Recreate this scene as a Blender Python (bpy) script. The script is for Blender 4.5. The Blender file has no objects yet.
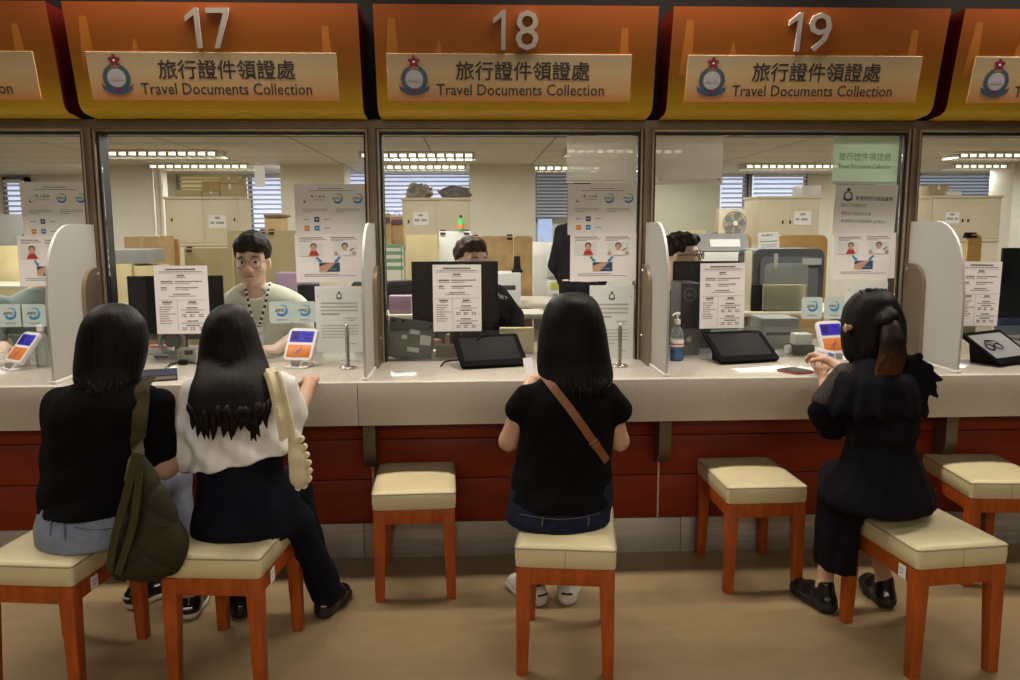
import bpy, bmesh, math, random
import numpy as np
from mathutils import Vector, Matrix
random.seed(7)
SC = bpy.context.scene
COL = SC.collection
PI = math.pi
rad = math.radians

# ------------------------------------------------------------------ camera
FPX = 820.2
CAM = Vector((1.6251, -3.6713, 1.3716))
YAW, PITCH, ROLL = 0.0457, 0.1338, -0.0040
_c, _s, _cp, _sp = math.cos(YAW), math.sin(YAW), math.cos(PITCH), math.sin(PITCH)
FWD = Vector((_s*_cp, _c*_cp, -_sp))
RGT = Vector((_c, -_s, 0.0))
UPV = RGT.cross(FWD)
_cr, _sr = math.cos(ROLL), math.sin(ROLL)
RGT, UPV = _cr*RGT + _sr*UPV, -_sr*RGT + _cr*UPV
cd = bpy.data.cameras.new('camera')
cam = bpy.data.objects.new('camera', cd)
COL.objects.link(cam)
cd.sensor_width = 36.0
cd.lens = 36.0*FPX/1020.0
cd.clip_start = 0.05
M = Matrix((RGT, UPV, -FWD)).transposed().to_4x4()
M.translation = CAM
cam.matrix_world = M
SC.camera = cam

def at(px, py, Y=None, Z=None, X=None):
    d = FWD + RGT*((px-510)/FPX) - UPV*((py-340)/FPX)
    if Y is not None: t = (Y-CAM.y)/d.y
    elif Z is not None: t = (Z-CAM.z)/d.z
    else: t = (X-CAM.x)/d.x
    return CAM + d*t

# ------------------------------------------------------------------ world, lamps, exposure
w = bpy.data.worlds.new('world'); SC.world = w; w.use_nodes = True
w.node_tree.nodes['Background'].inputs[0].default_value = (1.0, 0.86, 0.68, 1)
w.node_tree.nodes['Background'].inputs[1].default_value = 0.03
SC.view_settings.view_transform = 'Standard'
SC.view_settings.look = 'None'
SC.view_settings.exposure = 0.0
SC.view_settings.gamma = 1.0
SC.view_settings.use_curve_mapping = False
SC.cycles.max_bounces = 8
SC.cycles.transparent_max_bounces = 16
SC.cycles.sample_clamp_indirect = 4.0

def area(name, loc, sx, sy, power, col, rot=(0, 0, 0)):
    l = bpy.data.lights.new(name, 'AREA'); l.shape = 'RECTANGLE'; l.size = sx; l.size_y = sy
    l.energy = power; l.color = col
    o = bpy.data.objects.new(name, l); o.location = loc; o.rotation_euler = rot
    COL.objects.link(o); return o
WARM = (1.0, 0.90, 0.77)
HALLZ, OFFZ = 2.62, 2.2
for x in (-1.2, 0.6, 2.4, 4.2):                      # hall downlight rows, plus an added far row
    area('hall_lamp', (x, -0.41, HALLZ-0.03), 1.3, 0.14, 29, WARM)
    area('hall_lamp', (x, -2.6, HALLZ-0.03), 1.3, 0.3, 5, WARM)
    area('hall_lamp', (x, -6.0, HALLZ-0.03), 1.3, 0.6, 42, WARM)  # unseen far row, added to throw low light on upright faces
for y in (0.95, 2.9, 5.6, 7.5):                      # office fluorescent rows
    for x in (-4.0, -1.4, 1.2, 3.8, 6.4, 9.0):
        if y < 2.5 and (x < -3 or x > 6): continue
        area('office_lamp', (x, y, OFFZ-0.05), 1.2, 0.3, 31 if y > 2 else 32, (1.0, 0.955, 0.87))

# ------------------------------------------------------------------ materials
MATS = {}
def mat(name, col, rough=0.5, metal=0.0, var=0.08, vs=6.0, bump=0.0, bs=80.0, spec=0.5, stretch=None,
        emit=None, es=0.0, trans=0.0, alpha=1.0, coat=0.0, sheen=0.0):
    if name in MATS: return MATS[name]
    m = bpy.data.materials.new(name); m.use_nodes = True; MATS[name] = m
    nt = m.node_tree; N = nt.nodes; L = nt.links
    p = N['Principled BSDF']
    p.inputs['Roughness'].default_value = rough
    p.inputs['Metallic'].default_value = metal
    p.inputs['Specular IOR Level'].default_value = spec
    p.inputs['Transmission Weight'].default_value = trans
    p.inputs['Alpha'].default_value = alpha
    p.inputs['Coat Weight'].default_value = coat
    p.inputs['Sheen Weight'].default_value = sheen
    tc = N.new('ShaderNodeTexCoord'); mp = N.new('ShaderNodeMapping'); L.new(tc.outputs['Object'], mp.inputs[0])
    if stretch: mp.inputs['Scale'].default_value = stretch
    nz = N.new('ShaderNodeTexNoise'); nz.inputs['Scale'].default_value = vs; nz.inputs['Detail'].default_value = 4
    L.new(mp.outputs[0], nz.inputs['Vector'])
    cr = N.new('ShaderNodeValToRGB'); L.new(nz.outputs['Fac'], cr.inputs[0])
    lo = [max(0, c*(1-var)) for c in col]; hi = [min(1, c*(1+var)) for c in col]
    cr.color_ramp.elements[0].position = 0.3; cr.color_ramp.elements[1].position = 0.7
    cr.color_ramp.elements[0].color = (*lo, 1); cr.color_ramp.elements[1].color = (*hi, 1)
    L.new(cr.outputs[0], p.inputs['Base Color'])
    if bump:
        n2 = N.new('ShaderNodeTexNoise'); n2.inputs['Scale'].default_value = bs; n2.inputs['Detail'].default_value = 3
        L.new(mp.outputs[0], n2.inputs['Vector'])
        b = N.new('ShaderNodeBump'); b.inputs['Strength'].default_value = bump; b.inputs['Distance'].default_value = 0.01
        L.new(n2.outputs['Fac'], b.inputs['Height']); L.new(b.outputs[0], p.inputs['Normal'])
    if emit:
        p.inputs['Emission Color'].default_value = (*emit, 1); p.inputs['Emission Strength'].default_value = es
    return m

def ramp_z(name, stops, axis=2, rough=0.45, base=None):
    """printed gradient along one object axis: stops = [(coordinate, colour)]"""
    m = bpy.data.materials.new(name); m.use_nodes = True; N = m.node_tree.nodes; L = m.node_tree.links
    p = N['Principled BSDF']; p.inputs['Roughness'].default_value = rough
    tc = N.new('ShaderNodeTexCoord'); sx = N.new('ShaderNodeSeparateXYZ'); L.new(tc.outputs['Object'], sx.inputs[0])
    mr = N.new('ShaderNodeMapRange'); mr.inputs[1].default_value = stops[0][0]; mr.inputs[2].default_value = stops[-1][0]
    L.new(sx.outputs[axis], mr.inputs[0])
    nz = N.new('ShaderNodeTexNoise'); nz.inputs['Scale'].default_value = 9; L.new(tc.outputs['Object'], nz.inputs['Vector'])
    ad = N.new('ShaderNodeMath'); ad.operation = 'MULTIPLY_ADD'; ad.inputs[1].default_value = 0.03; L.new(nz.outputs['Fac'], ad.inputs[0]); 
    L.new(mr.outputs[0], ad.inputs[2])
    cr = N.new('ShaderNodeValToRGB'); L.new(ad.outputs[0], cr.inputs[0])
    a, b = stops[0][0], stops[-1][0]
    els = cr.color_ramp.elements
    els[0].position = 0; els[0].color = (*stops[0][1], 1); els[1].position = 1; els[1].color = (*stops[-1][1], 1)
    for z, c in stops[1:-1]:
        e = els.new((z-a)/(b-a)); e.color = (*c, 1)
    L.new(cr.outputs[0], p.inputs['Base Color'])
    return m

def glass_mat(name, tint=(0.93, 0.97, 0.94), refl=1.0, haze=0.0, hcol=(0.8, 0.85, 0.8)):
    m = bpy.data.materials.new(name); m.use_nodes = True; N = m.node_tree.nodes; L = m.node_tree.links
    N.remove(N['Principled BSDF']); out = N['Material Output']
    tr = N.new('ShaderNodeBsdfTransparent'); tr.inputs[0].default_value = (*tint, 1)
    gl = N.new('ShaderNodeBsdfGlossy'); gl.inputs['Roughness'].default_value = 0.02
    fr = N.new('ShaderNodeFresnel'); fr.inputs[0].default_value = 1.4
    nz = N.new('ShaderNodeTexNoise'); nz.inputs['Scale'].default_value = 3
    tc = N.new('ShaderNodeTexCoord'); L.new(tc.outputs['Object'], nz.inputs['Vector'])
    mu = N.new('ShaderNodeMath'); mu.operation = 'MULTIPLY'; mu.inputs[1].default_value = refl; L.new(fr.outputs[0], mu.inputs[0])
    mx = N.new('ShaderNodeMixShader'); L.new(mu.outputs[0], mx.inputs[0]); L.new(tr.outputs[0], mx.inputs[1]); L.new(gl.outputs[0], mx.inputs[2])
    last = mx
    if haze:
        df = N.new('ShaderNodeBsdfDiffuse'); df.inputs[0].default_value = (*hcol, 1)
        tl = N.new('ShaderNodeBsdfTranslucent'); tl.inputs[0].default_value = (*hcol, 1)
        m1 = N.new('ShaderNodeMixShader'); m1.inputs[0].default_value = 0.45; L.new(df.outputs[0], m1.inputs[1]); L.new(tl.outputs[0], m1.inputs[2])
        m2 = N.new('ShaderNodeMixShader'); L.new(mx.outputs[0], m2.inputs[1]); L.new(m1.outputs[0], m2.inputs[2])
        mr = N.new('ShaderNodeMapRange'); mr.inputs[3].default_value = haze*0.92; mr.inputs[4].default_value = min(1, haze*1.08)
        L.new(nz.outputs['Fac'], mr.inputs[0]); L.new(mr.outputs[0], m2.inputs[0]); last = m2
    L.new(last.outputs[0], out.inputs[0])
    return m

# ------------------------------------------------------------------ mesh builder
_textcache = {}
def text_geo(s, bold=0.0, shear=0.0):
    key = (s, bold, shear)
    if key in _textcache: return _textcache[key]
    c = bpy.data.curves.new('txt', 'FONT'); c.body = s; c.offset = bold; c.shear = shear; c.resolution_u = 2
    o = bpy.data.objects.new('txt', c); COL.objects.link(o)
    e = o.evaluated_get(bpy.context.evaluated_depsgraph_get()); me = e.to_mesh()
    V = np.array([v.co[:2] for v in me.vertices]) if len(me.vertices) else np.zeros((0, 2))
    Fs = [list(p.vertices) for p in me.polygons]
    e.to_mesh_clear(); bpy.data.objects.remove(o); bpy.data.curves.remove(c)
    _textcache[key] = (V, Fs)
    return V, Fs

class MB:
    def __init__(s): s.v = []; s.f = []; s.mi = []; s.mats = []
    def _m(s, m):
        if m not in s.mats: s.mats.append(m)
        return s.mats.index(m)
    def add(s, V, F, m, R=None):
        b = len(s.v); i = s._m(m)
        for p in V:
            p = Vector(p)
            s.v.append(R @ p if R else p)
        for q in F: s.f.append([b+k for k in q]); s.mi.append(i)
        return s
    def bm(s, bm, m, R=None):
        bm.verts.ensure_lookup_table(); bm.verts.index_update()
        s.add([v.co.copy() for v in bm.verts], [[v.index for v in f.verts] for f in bm.faces], m, R); bm.free(); return s
    def box(s, lo, hi, m, bev=0.0, seg=2, R=None):
        bm = bmesh.new(); bmesh.ops.create_cube(bm, size=1)
        for v in bm.verts:
            v.co = Vector([(lo[k]+hi[k])/2 + v.co[k]*(hi[k]-lo[k]) for k in range(3)])
        if bev: bmesh.ops.bevel(bm, geom=bm.edges[:], offset=bev, segments=seg, profile=0.5, affect='EDGES')
        return s.bm(bm, m, R)
    def taper(s, lo0, hi0, z0, lo1, hi1, z1, m, bev=0.004, R=None):
        """square post between two rectangles (x0,y0)-(x1,y1) at two heights"""
        bm = bmesh.new(); bmesh.ops.create_cube(bm, size=1)
        for v in bm.verts:
            L, H, z = (lo0, hi0, z0) if v.co.z < 0 else (lo1, hi1, z1)
            v.co = Vector((L[0] if v.co.x < 0 else H[0], L[1] if v.co.y < 0 else H[1], z))
        if bev: bmesh.ops.bevel(bm, geom=bm.edges[:], offset=bev, segments=2, profile=0.5, affect='EDGES')
        return s.bm(bm, m, R)
    def cyl(s, a, b, r0, r1, m, seg=20, cap=True, R=None):
        a, b = Vector(a), Vector(b); d = (b-a).normalized()
        u = d.orthogonal().normalized(); w_ = d.cross(u)
        V = []; F = []
        for p, r in ((a, r0), (b, r1)):
            for k in range(seg):
                t = 2*PI*k/seg; V.append(p + (u*math.cos(t) + w_*math.sin(t))*r)
        for k in range(seg): F.append([k, (k+1) % seg, seg+(k+1) % seg, seg+k])
        if cap: F += [list(range(seg-1, -1, -1)), list(range(seg, 2*seg))]
        return s.add(V, F, m, R)
    def tube(s, pts, r, m, seg=8, R=None, close=False):
        pts = [Vector(p) for p in pts]; n = len(pts); V = []; F = []; u = None
        for i, p in enumerate(pts):
            if close: d = pts[(i+1) % n]-pts[i-1]
            else: d = pts[min(i+1, n-1)]-pts[max(i-1, 0)]
            d.normalize()
            if u is None: u = d.orthogonal().normalized()
            u = (u - d*u.dot(d)).normalized(); w_ = d.cross(u)
            rr = r[i] if isinstance(r, (list, tuple)) else r
            for k in range(seg):
                t = 2*PI*k/seg; V.append(p + (u*math.cos(t) + w_*math.sin(t))*rr)
        for i in range(n if close else n-1):
            j = (i+1) % n
            for k in range(seg): F.append([i*seg+k, i*seg+(k+1) % seg, j*seg+(k+1) % seg, j*seg+k])
        if not close: F += [list(range(seg-1, -1, -1)), list(range((n-1)*seg, n*seg))]
        return s.add(V, F, m, R)
    def lathe(s, prof, c, m, seg=24, R=None):
        V = []; F = []; n = len(prof)
        for r, z in prof:
            for k in range(seg):
                t = 2*PI*k/seg; V.append((c[0]+r*math.cos(t), c[1]+r*math.sin(t), c[2]+z))
        for i in range(n-1):
            for k in range(seg): F.append([i*seg+k, i*seg+(k+1) % seg, (i+1)*seg+(k+1) % seg, (i+1)*seg+k])
        F += [list(range(seg-1, -1, -1)), list(range((n-1)*seg, n*seg))]
        return s.add(V, F, m, R)
    def prism(s, poly, axis, lo, hi, m, R=None, mcap=None):
        """extrude a 2D polygon; axis 0: poly=(y,z), 1: (x,z), 2: (x,y)"""
        def P(q, t): return (t, q[0], q[1]) if axis == 0 else ((q[0], t, q[1]) if axis == 1 else (q[0], q[1], t))
        n = len(poly); V = [P(q, lo) for q in poly]+[P(q, hi) for q in poly]
        s.add(V, [[k, (k+1) % n, n+(k+1) % n, n+k] for k in range(n)], m, R)
        s.add(V, [list(range(n-1, -1, -1)), list(range(n, 2*n))], mcap or m, R)
        return s
    def flat(s, poly, m, R): return s.add([(q[0], q[1], q[2] if len(q) > 2 else 0) for q in poly], [list(range(len(poly)))], m, R)
    def rect(s, x0, y0, x1, y1, z, m, R): return s.flat([(x0, y0, z), (x1, y0, z), (x1, y1, z), (x0, y1, z)], m, R)
    def disc(s, x, y, r, z, m, R, seg=24, ry=None): return s.flat([(x+r*math.cos(2*PI*k/seg), y+(ry or r)*math.sin(2*PI*k/seg), z) for k in range(seg)], m, R)
    def arc(s, x, y, r0, r1, a0, a1, z, m, R, seg=20, taper=0.0):
        V = []; F = []
        for k in range(seg+1):
            t = k/seg; a = a0+(a1-a0)*t; h = (r1-r0)/2*(1-taper*t); rm = (r0+r1)/2
            V += [(x+(rm-h)*math.cos(a), y+(rm-h)*math.sin(a), z), (x+(rm+h)*math.cos(a), y+(rm+h)*math.sin(a), z)]
        for k in range(seg): F.append([2*k, 2*k+1, 2*k+3, 2*k+2])
        return s.add(V, F, m, R)
    def text(s, t, x, y, w_, h, z, m, R, bold=0.0, depth=0.0, shear=0.0, align='l'):
        """fit the string into width w_ (or natural, if None) and cap height h, lower-left at x,y in the local frame"""
        V, F = text_geo(t, bold, shear)
        if not len(V): return s
        x0, y0 = V.min(0); x1, y1 = V.max(0)
        sy = h/max(1e-6, y1-y0); sx = sy if w_ is None else w_/max(1e-6, x1-x0)
        ox = 0 if align == 'l' else -(x1-x0)*sx/2
        W = [((p[0]-x0)*sx+x+ox, (p[1]-y0)*sy+y, z+depth) for p in V]
        s.add(W, F, m, R)
        if depth:
            cnt = {}
            for f in F:
                for a, b in zip(f, f[1:]+f[:1]): cnt[(a, b)] = 1
            W2 = [((p[0]-x0)*sx+x+ox, (p[1]-y0)*sy+y, z) for p in V]; n = len(W)
            s.add(W+W2, [[b, a, n+a, n+b] for (a, b) in cnt if (b, a) not in cnt], m, R)
        return s
    def build(s, name, parent=None, smooth=35, kind=None):
        off = parent_world(parent) if parent else Vector((0, 0, 0))
        me = bpy.data.meshes.new(name)
        me.from_pydata([tuple(p-off) for p in s.v], [], s.f)
        for m in s.mats: me.materials.append(m)
        me.polygons.foreach_set('material_index', s.mi)
        if smooth:
            me.polygons.foreach_set('use_smooth', [True]*len(s.f)); me.set_sharp_from_angle(angle=rad(smooth))
        me.update()
        o = bpy.data.objects.new(name, me); COL.objects.link(o)
        if parent: o.parent = parent
        if kind: o['kind'] = kind
        return o
def parent_world(p):
    t = Vector((0, 0, 0))
    while p: t = t + p.location; p = p.parent
    return t

def thing(name, label, cat, loc=(0, 0, 0), group=None):
    o = bpy.data.objects.new(name, None); COL.objects.link(o); o.location = loc; o.empty_display_size = 0.1
    o['label'] = label; o['category'] = cat
    if group: o['group'] = group
    return o
def tag(o, label, cat, group=None):
    o['label'] = label; o['category'] = cat
    if group: o['group'] = group
    return o
def copy_tree(o, parent=None):
    c = o.copy(); COL.objects.link(c); c.parent = parent
    for ch in list(o.children): copy_tree(ch, c)
    return c
def frame(o, x, y):
    """matrix: local x,y plane to world with origin o; z = x cross y"""
    x = Vector(x).normalized(); y = Vector(y).normalized(); z = x.cross(y)
    m = Matrix((x, y, z)).transposed().to_4x4(); m.translation = Vector(o); return m
def rrect(x0, y0, x1, y1, r, n=5):
    P = []
    for cx, cy, a in ((x1-r, y1-r, 0), (x0+r, y1-r, 90), (x0+r, y0+r, 180), (x1-r, y0+r, 270)):
        for k in range(n+1):
            t = rad(a+90*k/n); P.append((cx+r*math.cos(t), cy+r*math.sin(t)))
    return P

# ------------------------------------------------------------------ palette
white_paint = mat('white_paint', (0.72, 0.68, 0.58), 0.6, var=0.03)
cream_metal = mat('cream_metal', (0.70, 0.62, 0.46), 0.45, var=0.03)
black_soffit = mat('black_soffit', (0.004, 0.0035, 0.003), 0.8, spec=0.1)
bronze = mat('brushed_bronze', (0.17, 0.13, 0.09), 0.42, 0.6, var=0.12, vs=14, stretch=(1, 1, 0.1))
bronze_light = mat('bronze_bead', (0.36, 0.285, 0.20), 0.38, 0.65, var=0.1)
rubber = mat('black_gasket', (0.01, 0.01, 0.01), 0.5)
quartz = mat('speckled_quartz', (0.57, 0.525, 0.455), 0.13, var=0.14, vs=160)
quartz_front = mat('speckled_quartz_apron', (0.58, 0.53, 0.45), 0.35, var=0.10, vs=170)
red_panel = mat('red_laminate', (0.23, 0.024, 0.004), 0.45, spec=0.3, var=0.15, vs=5, stretch=(1, 1, 4))
steel = mat('brushed_steel', (0.48, 0.45, 0.41), 0.42, 0.45, var=0.15, vs=12, stretch=(0.5, 1, 6))
wood = mat('orange_stained_wood', (0.37, 0.075, 0.008), 0.4, spec=0.35, var=0.22, vs=7, stretch=(6, 6, 1), bump=0.05, bs=60)
vinyl = mat('cream_vinyl', (0.66, 0.575, 0.345), 0.42, var=0.05, vs=10, bump=0.12, bs=300)
vinyl_seam = mat('cream_vinyl_seam', (0.33, 0.28, 0.17), 0.5)
frosted = None
paper = mat('white_paper', (0.90, 0.87, 0.88), 0.7, var=0.02)
paper_grey = mat('laminated_paper', (0.83, 0.83, 0.80), 0.4, var=0.03)
paper_cool = mat('pale_notice_paper', (0.77, 0.81, 0.80), 0.5, var=0.02)
ink = mat('black_ink', (0.02, 0.02, 0.02), 0.6)
ink_grey = mat('grey_ink', (0.20, 0.19, 0.19), 0.6)
ink_mid = mat('soft_grey_ink', (0.36, 0.35, 0.35), 0.6)
ink_blue = mat('navy_ink', (0.03, 0.07, 0.16), 0.5)
blue_print = mat('blue_print', (0.03, 0.24, 0.55), 0.5)
orange_print = mat('orange_print', (0.75, 0.20, 0.04), 0.5)
red_print = mat('red_print', (0.55, 0.04, 0.03), 0.5)
teal_print = mat('teal_print', (0.10, 0.42, 0.52), 0.5)
skin_print = mat('skin_print', (0.62, 0.36, 0.25), 0.5)
black_plastic = mat('black_plastic', (0.008, 0.008, 0.010), 0.5, spec=0.18)
dark_plastic = mat('dark_grey_plastic', (0.045, 0.047, 0.05), 0.45)
grey_plastic = mat('grey_plastic', (0.28, 0.28, 0.27), 0.5)
white_plastic = mat('white_plastic', (0.78, 0.76, 0.74), 0.35)
beige_plastic = mat('beige_plastic', (0.60, 0.56, 0.46), 0.5)
card_brown = mat('brown_cardboard', (0.48, 0.32, 0.16), 0.8, var=0.1)
card_tan = mat('tan_board', (0.50, 0.40, 0.23), 0.8, var=0.06)
card_dark = mat('dark_cardboard', (0.20, 0.13, 0.08), 0.8)
yellow_file = mat('yellow_file', (0.66, 0.55, 0.30), 0.7)
orange_wood = mat('honey_wood', (0.55, 0.32, 0.11), 0.45, var=0.1, stretch=(1, 1, 5))
chrome = mat('chrome', (0.6, 0.58, 0.55), 0.18, 1.0)
clear = glass_mat('clear_acrylic', (0.94, 0.97, 0.95), 1.2)
# ================================================================== SETTING
BAY = 1.2
ZC, ZT = 0.784, 1.841          # counter top, top of the glazing
def nodes_grid(name, col, line, sx, sy, rough, mortar=0.012, axes=None):
    m = mat(name, col, rough, var=0.03, vs=3)
    N = m.node_tree.nodes; L = m.node_tree.links; p = N['Principled BSDF']
    b = N.new('ShaderNodeTexBrick'); b.offset = 0.0; b.inputs['Scale'].default_value = 1.0
    b.inputs['Brick Width'].default_value = sx; b.inputs['Row Height'].default_value = sy
    b.inputs['Mortar Size'].default_value = mortar; b.inputs['Mortar Smooth'].default_value = 0.3
    b.inputs['Mortar'].default_value = (*line, 1)
    tc = N.new('ShaderNodeTexCoord'); L.new(tc.outputs['Object'], b.inputs['Vector'])
    src = p.inputs['Base Color'].links[0].from_socket
    L.new(src, b.inputs['Color1']); L.new(src, b.inputs['Color2']); L.new(b.outputs['Color'], p.inputs['Base Color'])
    return m
floor_m = mat('beige_vinyl_floor', (0.3168, 0.2306, 0.1214), 0.42, var=0.07, vs=9, stretch=(1, 2.0, 1), bump=0.03, bs=30)
tile_m = nodes_grid('ceiling_tiles', (0.46, 0.445, 0.41), (0.10, 0.09, 0.08), 1.2, 0.75, 0.6, mortar=0.010)
wall_m = mat('office_wall_paint', (0.64, 0.62, 0.55), 0.6, var=0.03)

b = MB(); b.box((-7, -7.5, -0.1), (12, 9.2, 0), floor_m); b.build('floor', kind='structure')
b = MB(); b.box((-7, 0.10, OFFZ), (12, 9.2, OFFZ+0.1), tile_m); b.build('ceiling', kind='structure')
b = MB(); b.box((-7, -7.5, HALLZ), (12, 0.10, HALLZ+0.1), black_soffit); b.build('ceiling_hall', kind='structure')
b = MB(); b.box((-7, 9.0, 0), (12, 9.2, OFFZ), wall_m); b.build('wall_back', kind='structure')
b = MB(); b.box((-7.1, -7.5, 0), (-7, 9.2, HALLZ), wall_m); b.build('wall_left', kind='structure')
b = MB(); b.box((12, -7.5, 0), (12.1, 9.2, HALLZ), wall_m); b.build('wall_right', kind='structure')
hall_wall = mat('hall_wall', (0.22, 0.17, 0.12), 0.6)
b = MB(); b.box((-7, -7.6, 0), (12, -7.5, HALLZ), hall_wall); b.build('wall_hall', kind='structure')
b = MB(); b.box((-7, -0.02, ZT-0.01), (12, 0.10, HALLZ), black_soffit); b.build('wall_bulkhead', kind='structure')

# ---------------------------------------------------------------- glazing
glz = glass_mat('counter_glass', (0.965, 0.98, 0.968), 0.9)
hatch_glass = glass_mat('hatch_glass', (0.93, 0.95, 0.94), 1.4, haze=0.05)
b = MB()
b.box((-6, -0.035, 1.805), (11, 0.05, ZT), bronze, 0.004)
b.build('trim_1', kind='structure')
for k, i in enumerate(range(-1, 6)):
    x = i*BAY; b = MB()
    b.box((x-0.017, -0.036, ZC), (x+0.017, 0.05, ZT-0.03), bronze, 0.003)
    b.box((x-0.030, -0.028, ZC), (x-0.019, 0.05, ZT-0.036), bronze_light, 0.003)
    b.box((x+0.019, -0.028, ZC), (x+0.030, 0.05, ZT-0.036), bronze_light, 0.003)
    b.build('trim_%d' % (k+2), kind='structure')
for k, i in enumerate(range(-1, 5)):
    x0, x1 = i*BAY+0.030, (i+1)*BAY-0.030
    b = MB()
    b.box((x0, -0.026, 1.792), (x1, 0.04, 1.8055), bronze_light, 0.003)
    b.box((x0, -0.012, 1.780), (x1, 0.075, 1.792), rubber)
    b.box((x0, -0.012, ZC), (x0+0.009, 0.075, 1.780), rubber)
    b.box((x1-0.009, -0.012, ZC), (x1, 0.075, 1.780), rubber)
    fr = b.build('window_%d' % (k+1), kind='structure')
    g = MB(); g.box((x0+0.0095, 0.0, 0.924), (x1-0.0095, 0.010, 1.7795), glz); g.build('glass_pane', fr)
    g = MB(); g.box((x0+0.0095, 0.003, ZC+0.004), (x1-0.0095, 0.012, 0.921), hatch_glass); g.build('hatch_pane', fr)

# ---------------------------------------------------------------- counter
cnt = thing('service_counter', 'long speckled stone service counter below the glass windows', 'counter', (2, -0.3, 0))
b = MB(); b.box((-6, -0.5055, ZC-0.03), (11, 0.62, ZC), quartz, 0.0015); b.build('countertop', cnt)
seams = [-6, -1.28, 1.175, 11]
for a, c in zip(seams[:-1], seams[1:]):
    b = MB(); b.box((a+0.0008, -0.513, 0.6134), (c-0.0008, -0.506, ZC), quartz_front, 0.0015); b.build('apron_panel', cnt)
b = MB(); b.box((-6, -0.505, 0.615), (11, -0.33, ZC-0.031), black_plastic); b.build('underside', cnt)
for i in range(-1, 5):                             # curved support brackets below the apron
    x = i*BAY
    P = [(-0.335, 0.614), (-0.335, 0.40)] + [(-0.335-0.105*math.sin(t), 0.50-0.10*math.cos(t)) for t in [k*PI/16 for k in range(1, 9)]] + [(-0.44, 0.614)]
    b = MB(); b.prism(P, 0, x-0.018, x+0.030, bronze); b.build('support_bracket', cnt)
# clerks' side: plain front below the worktop
b = MB(); b.box((-6, 0.30, 0), (11, 0.33, ZC-0.031), grey_plastic); b.build('rear_panel', cnt)

# ---------------------------------------------------------------- red base
base = MB()
base.box((-6, -0.33, 0.0), (11, -0.28, 0.639), black_plastic)
bo = base.build('base_front', cnt)
rows = [(0.155, 0.341), (0.345, 0.512), (0.516, 0.625)]
for i in range(-2, 5):
    b = MB()
    for z0, z1 in rows: b.box((i*BAY+0.009, -0.342, z0), ((i+1)*BAY-0.001, -0.329, z1), red_panel, 0.0015)
    b.build('red_cladding', bo)
    s_ = MB(); s_.box((i*BAY+0.000, -0.340, 0.155), (i*BAY+0.008, -0.329, 0.625), steel); s_.build('metal_joint', bo)
steel_l = mat('clean_steel_plate', (0.60, 0.585, 0.55), 0.42, 0.45, var=0.1, vs=12, stretch=(0.5, 1, 6))
kb = MB()
cut = [-6, -1.0, 0.10, 1.16, 1.98, 2.505, 2.57, 2.75, 3.35, 4.3, 11]
for k, (a, c) in enumerate(zip(cut[:-1], cut[1:])):
    kb.box((a+0.001, -0.340, 0.0), (c-0.001, -0.3305, 0.152), steel_l if k == 4 else steel, 0.0015)
kb.build('kick_plate', cnt)

# ---------------------------------------------------------------- frosted dividers
frosted = mat('frosted_acrylic', (0.53, 0.52, 0.50), 0.55, var=0.03, vs=3)
nt = frosted.node_tree; pb = nt.nodes['Principled BSDF']; tl = nt.nodes.new('ShaderNodeBsdfTranslucent'); tl.inputs[0].default_value = (0.75, 0.75, 0.72, 1)
mxs = nt.nodes.new('ShaderNodeMixShader'); mxs.inputs[0].default_value = 0.35
nt.links.new(pb.outputs[0], mxs.inputs[1]); nt.links.new(tl.outputs[0], mxs.inputs[2]); nt.links.new(mxs.outputs[0], nt.nodes['Material Output'].inputs[0])
frost_edge = mat('frosted_edge', (0.62, 0.62, 0.59), 0.4)
LB = {0: 'frosted divider between window 17 and the window to its left, behind the short-haired woman',
      1: 'frosted divider between windows 17 and 18, seen nearly edge-on',
      2: 'frosted divider between windows 18 and 19, sanitiser bottle beside it',
      3: 'frosted divider right of window 19, behind the woman with the ponytail'}
for i in range(0, 4):
    x = i*BAY
    d = thing('counter_divider', LB[i], 'divider', (x, -0.25, ZC), 'frosted dividers on the counter')
    P = [(-0.037, ZC+0.012), (-0.037, 1.400), (-0.24, 1.401)]
    for k in range(1, 9):
        t = k/8*PI/2; P.append((-0.24-0.215*math.sin(t), 1.401-0.235*(1-math.cos(t))))
    P += [(-0.470, 1.10), (-0.468, 0.95), (-0.462, ZC+0.012)]
    b = MB(); b.prism(P[::-1], 0, x-0.005, x+0.005, frost_edge, mcap=frosted); b.build('divider_panel', d, 20)
    b = MB(); b.box((x-0.013, -0.470, ZC), (x+0.013, -0.037, ZC+0.012), white_plastic, 0.003); b.build('floor_channel', d)
    for sgn in (-1, 1):
        Q = [(-0.037, ZC+0.002), (-0.037, 1.216), (-0.095, 1.216)] + [(-0.095-0.10*math.sin(k/6*PI/2), 1.216-0.10*(1-math.cos(k/6*PI/2))) for k in range(1, 7)] + [(-0.197, ZC+0.002)]
        b = MB(); a0, a1 = (x+0.0055, x+0.021) if sgn > 0 else (x-0.021, x-0.0055)
        b.prism(Q[::-1], 0, a0, a1, bronze_light, mcap=bronze)
        cl = b.build('clamp_plate', d, 20)
        for z in (1.19, 0.90): bb = MB(); bb.cyl((x+sgn*0.021, -0.062, z), (x+sgn*0.025, -0.062, z), 0.007, 0.006, chrome, 10); bb.build('screw_head', cl)

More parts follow.
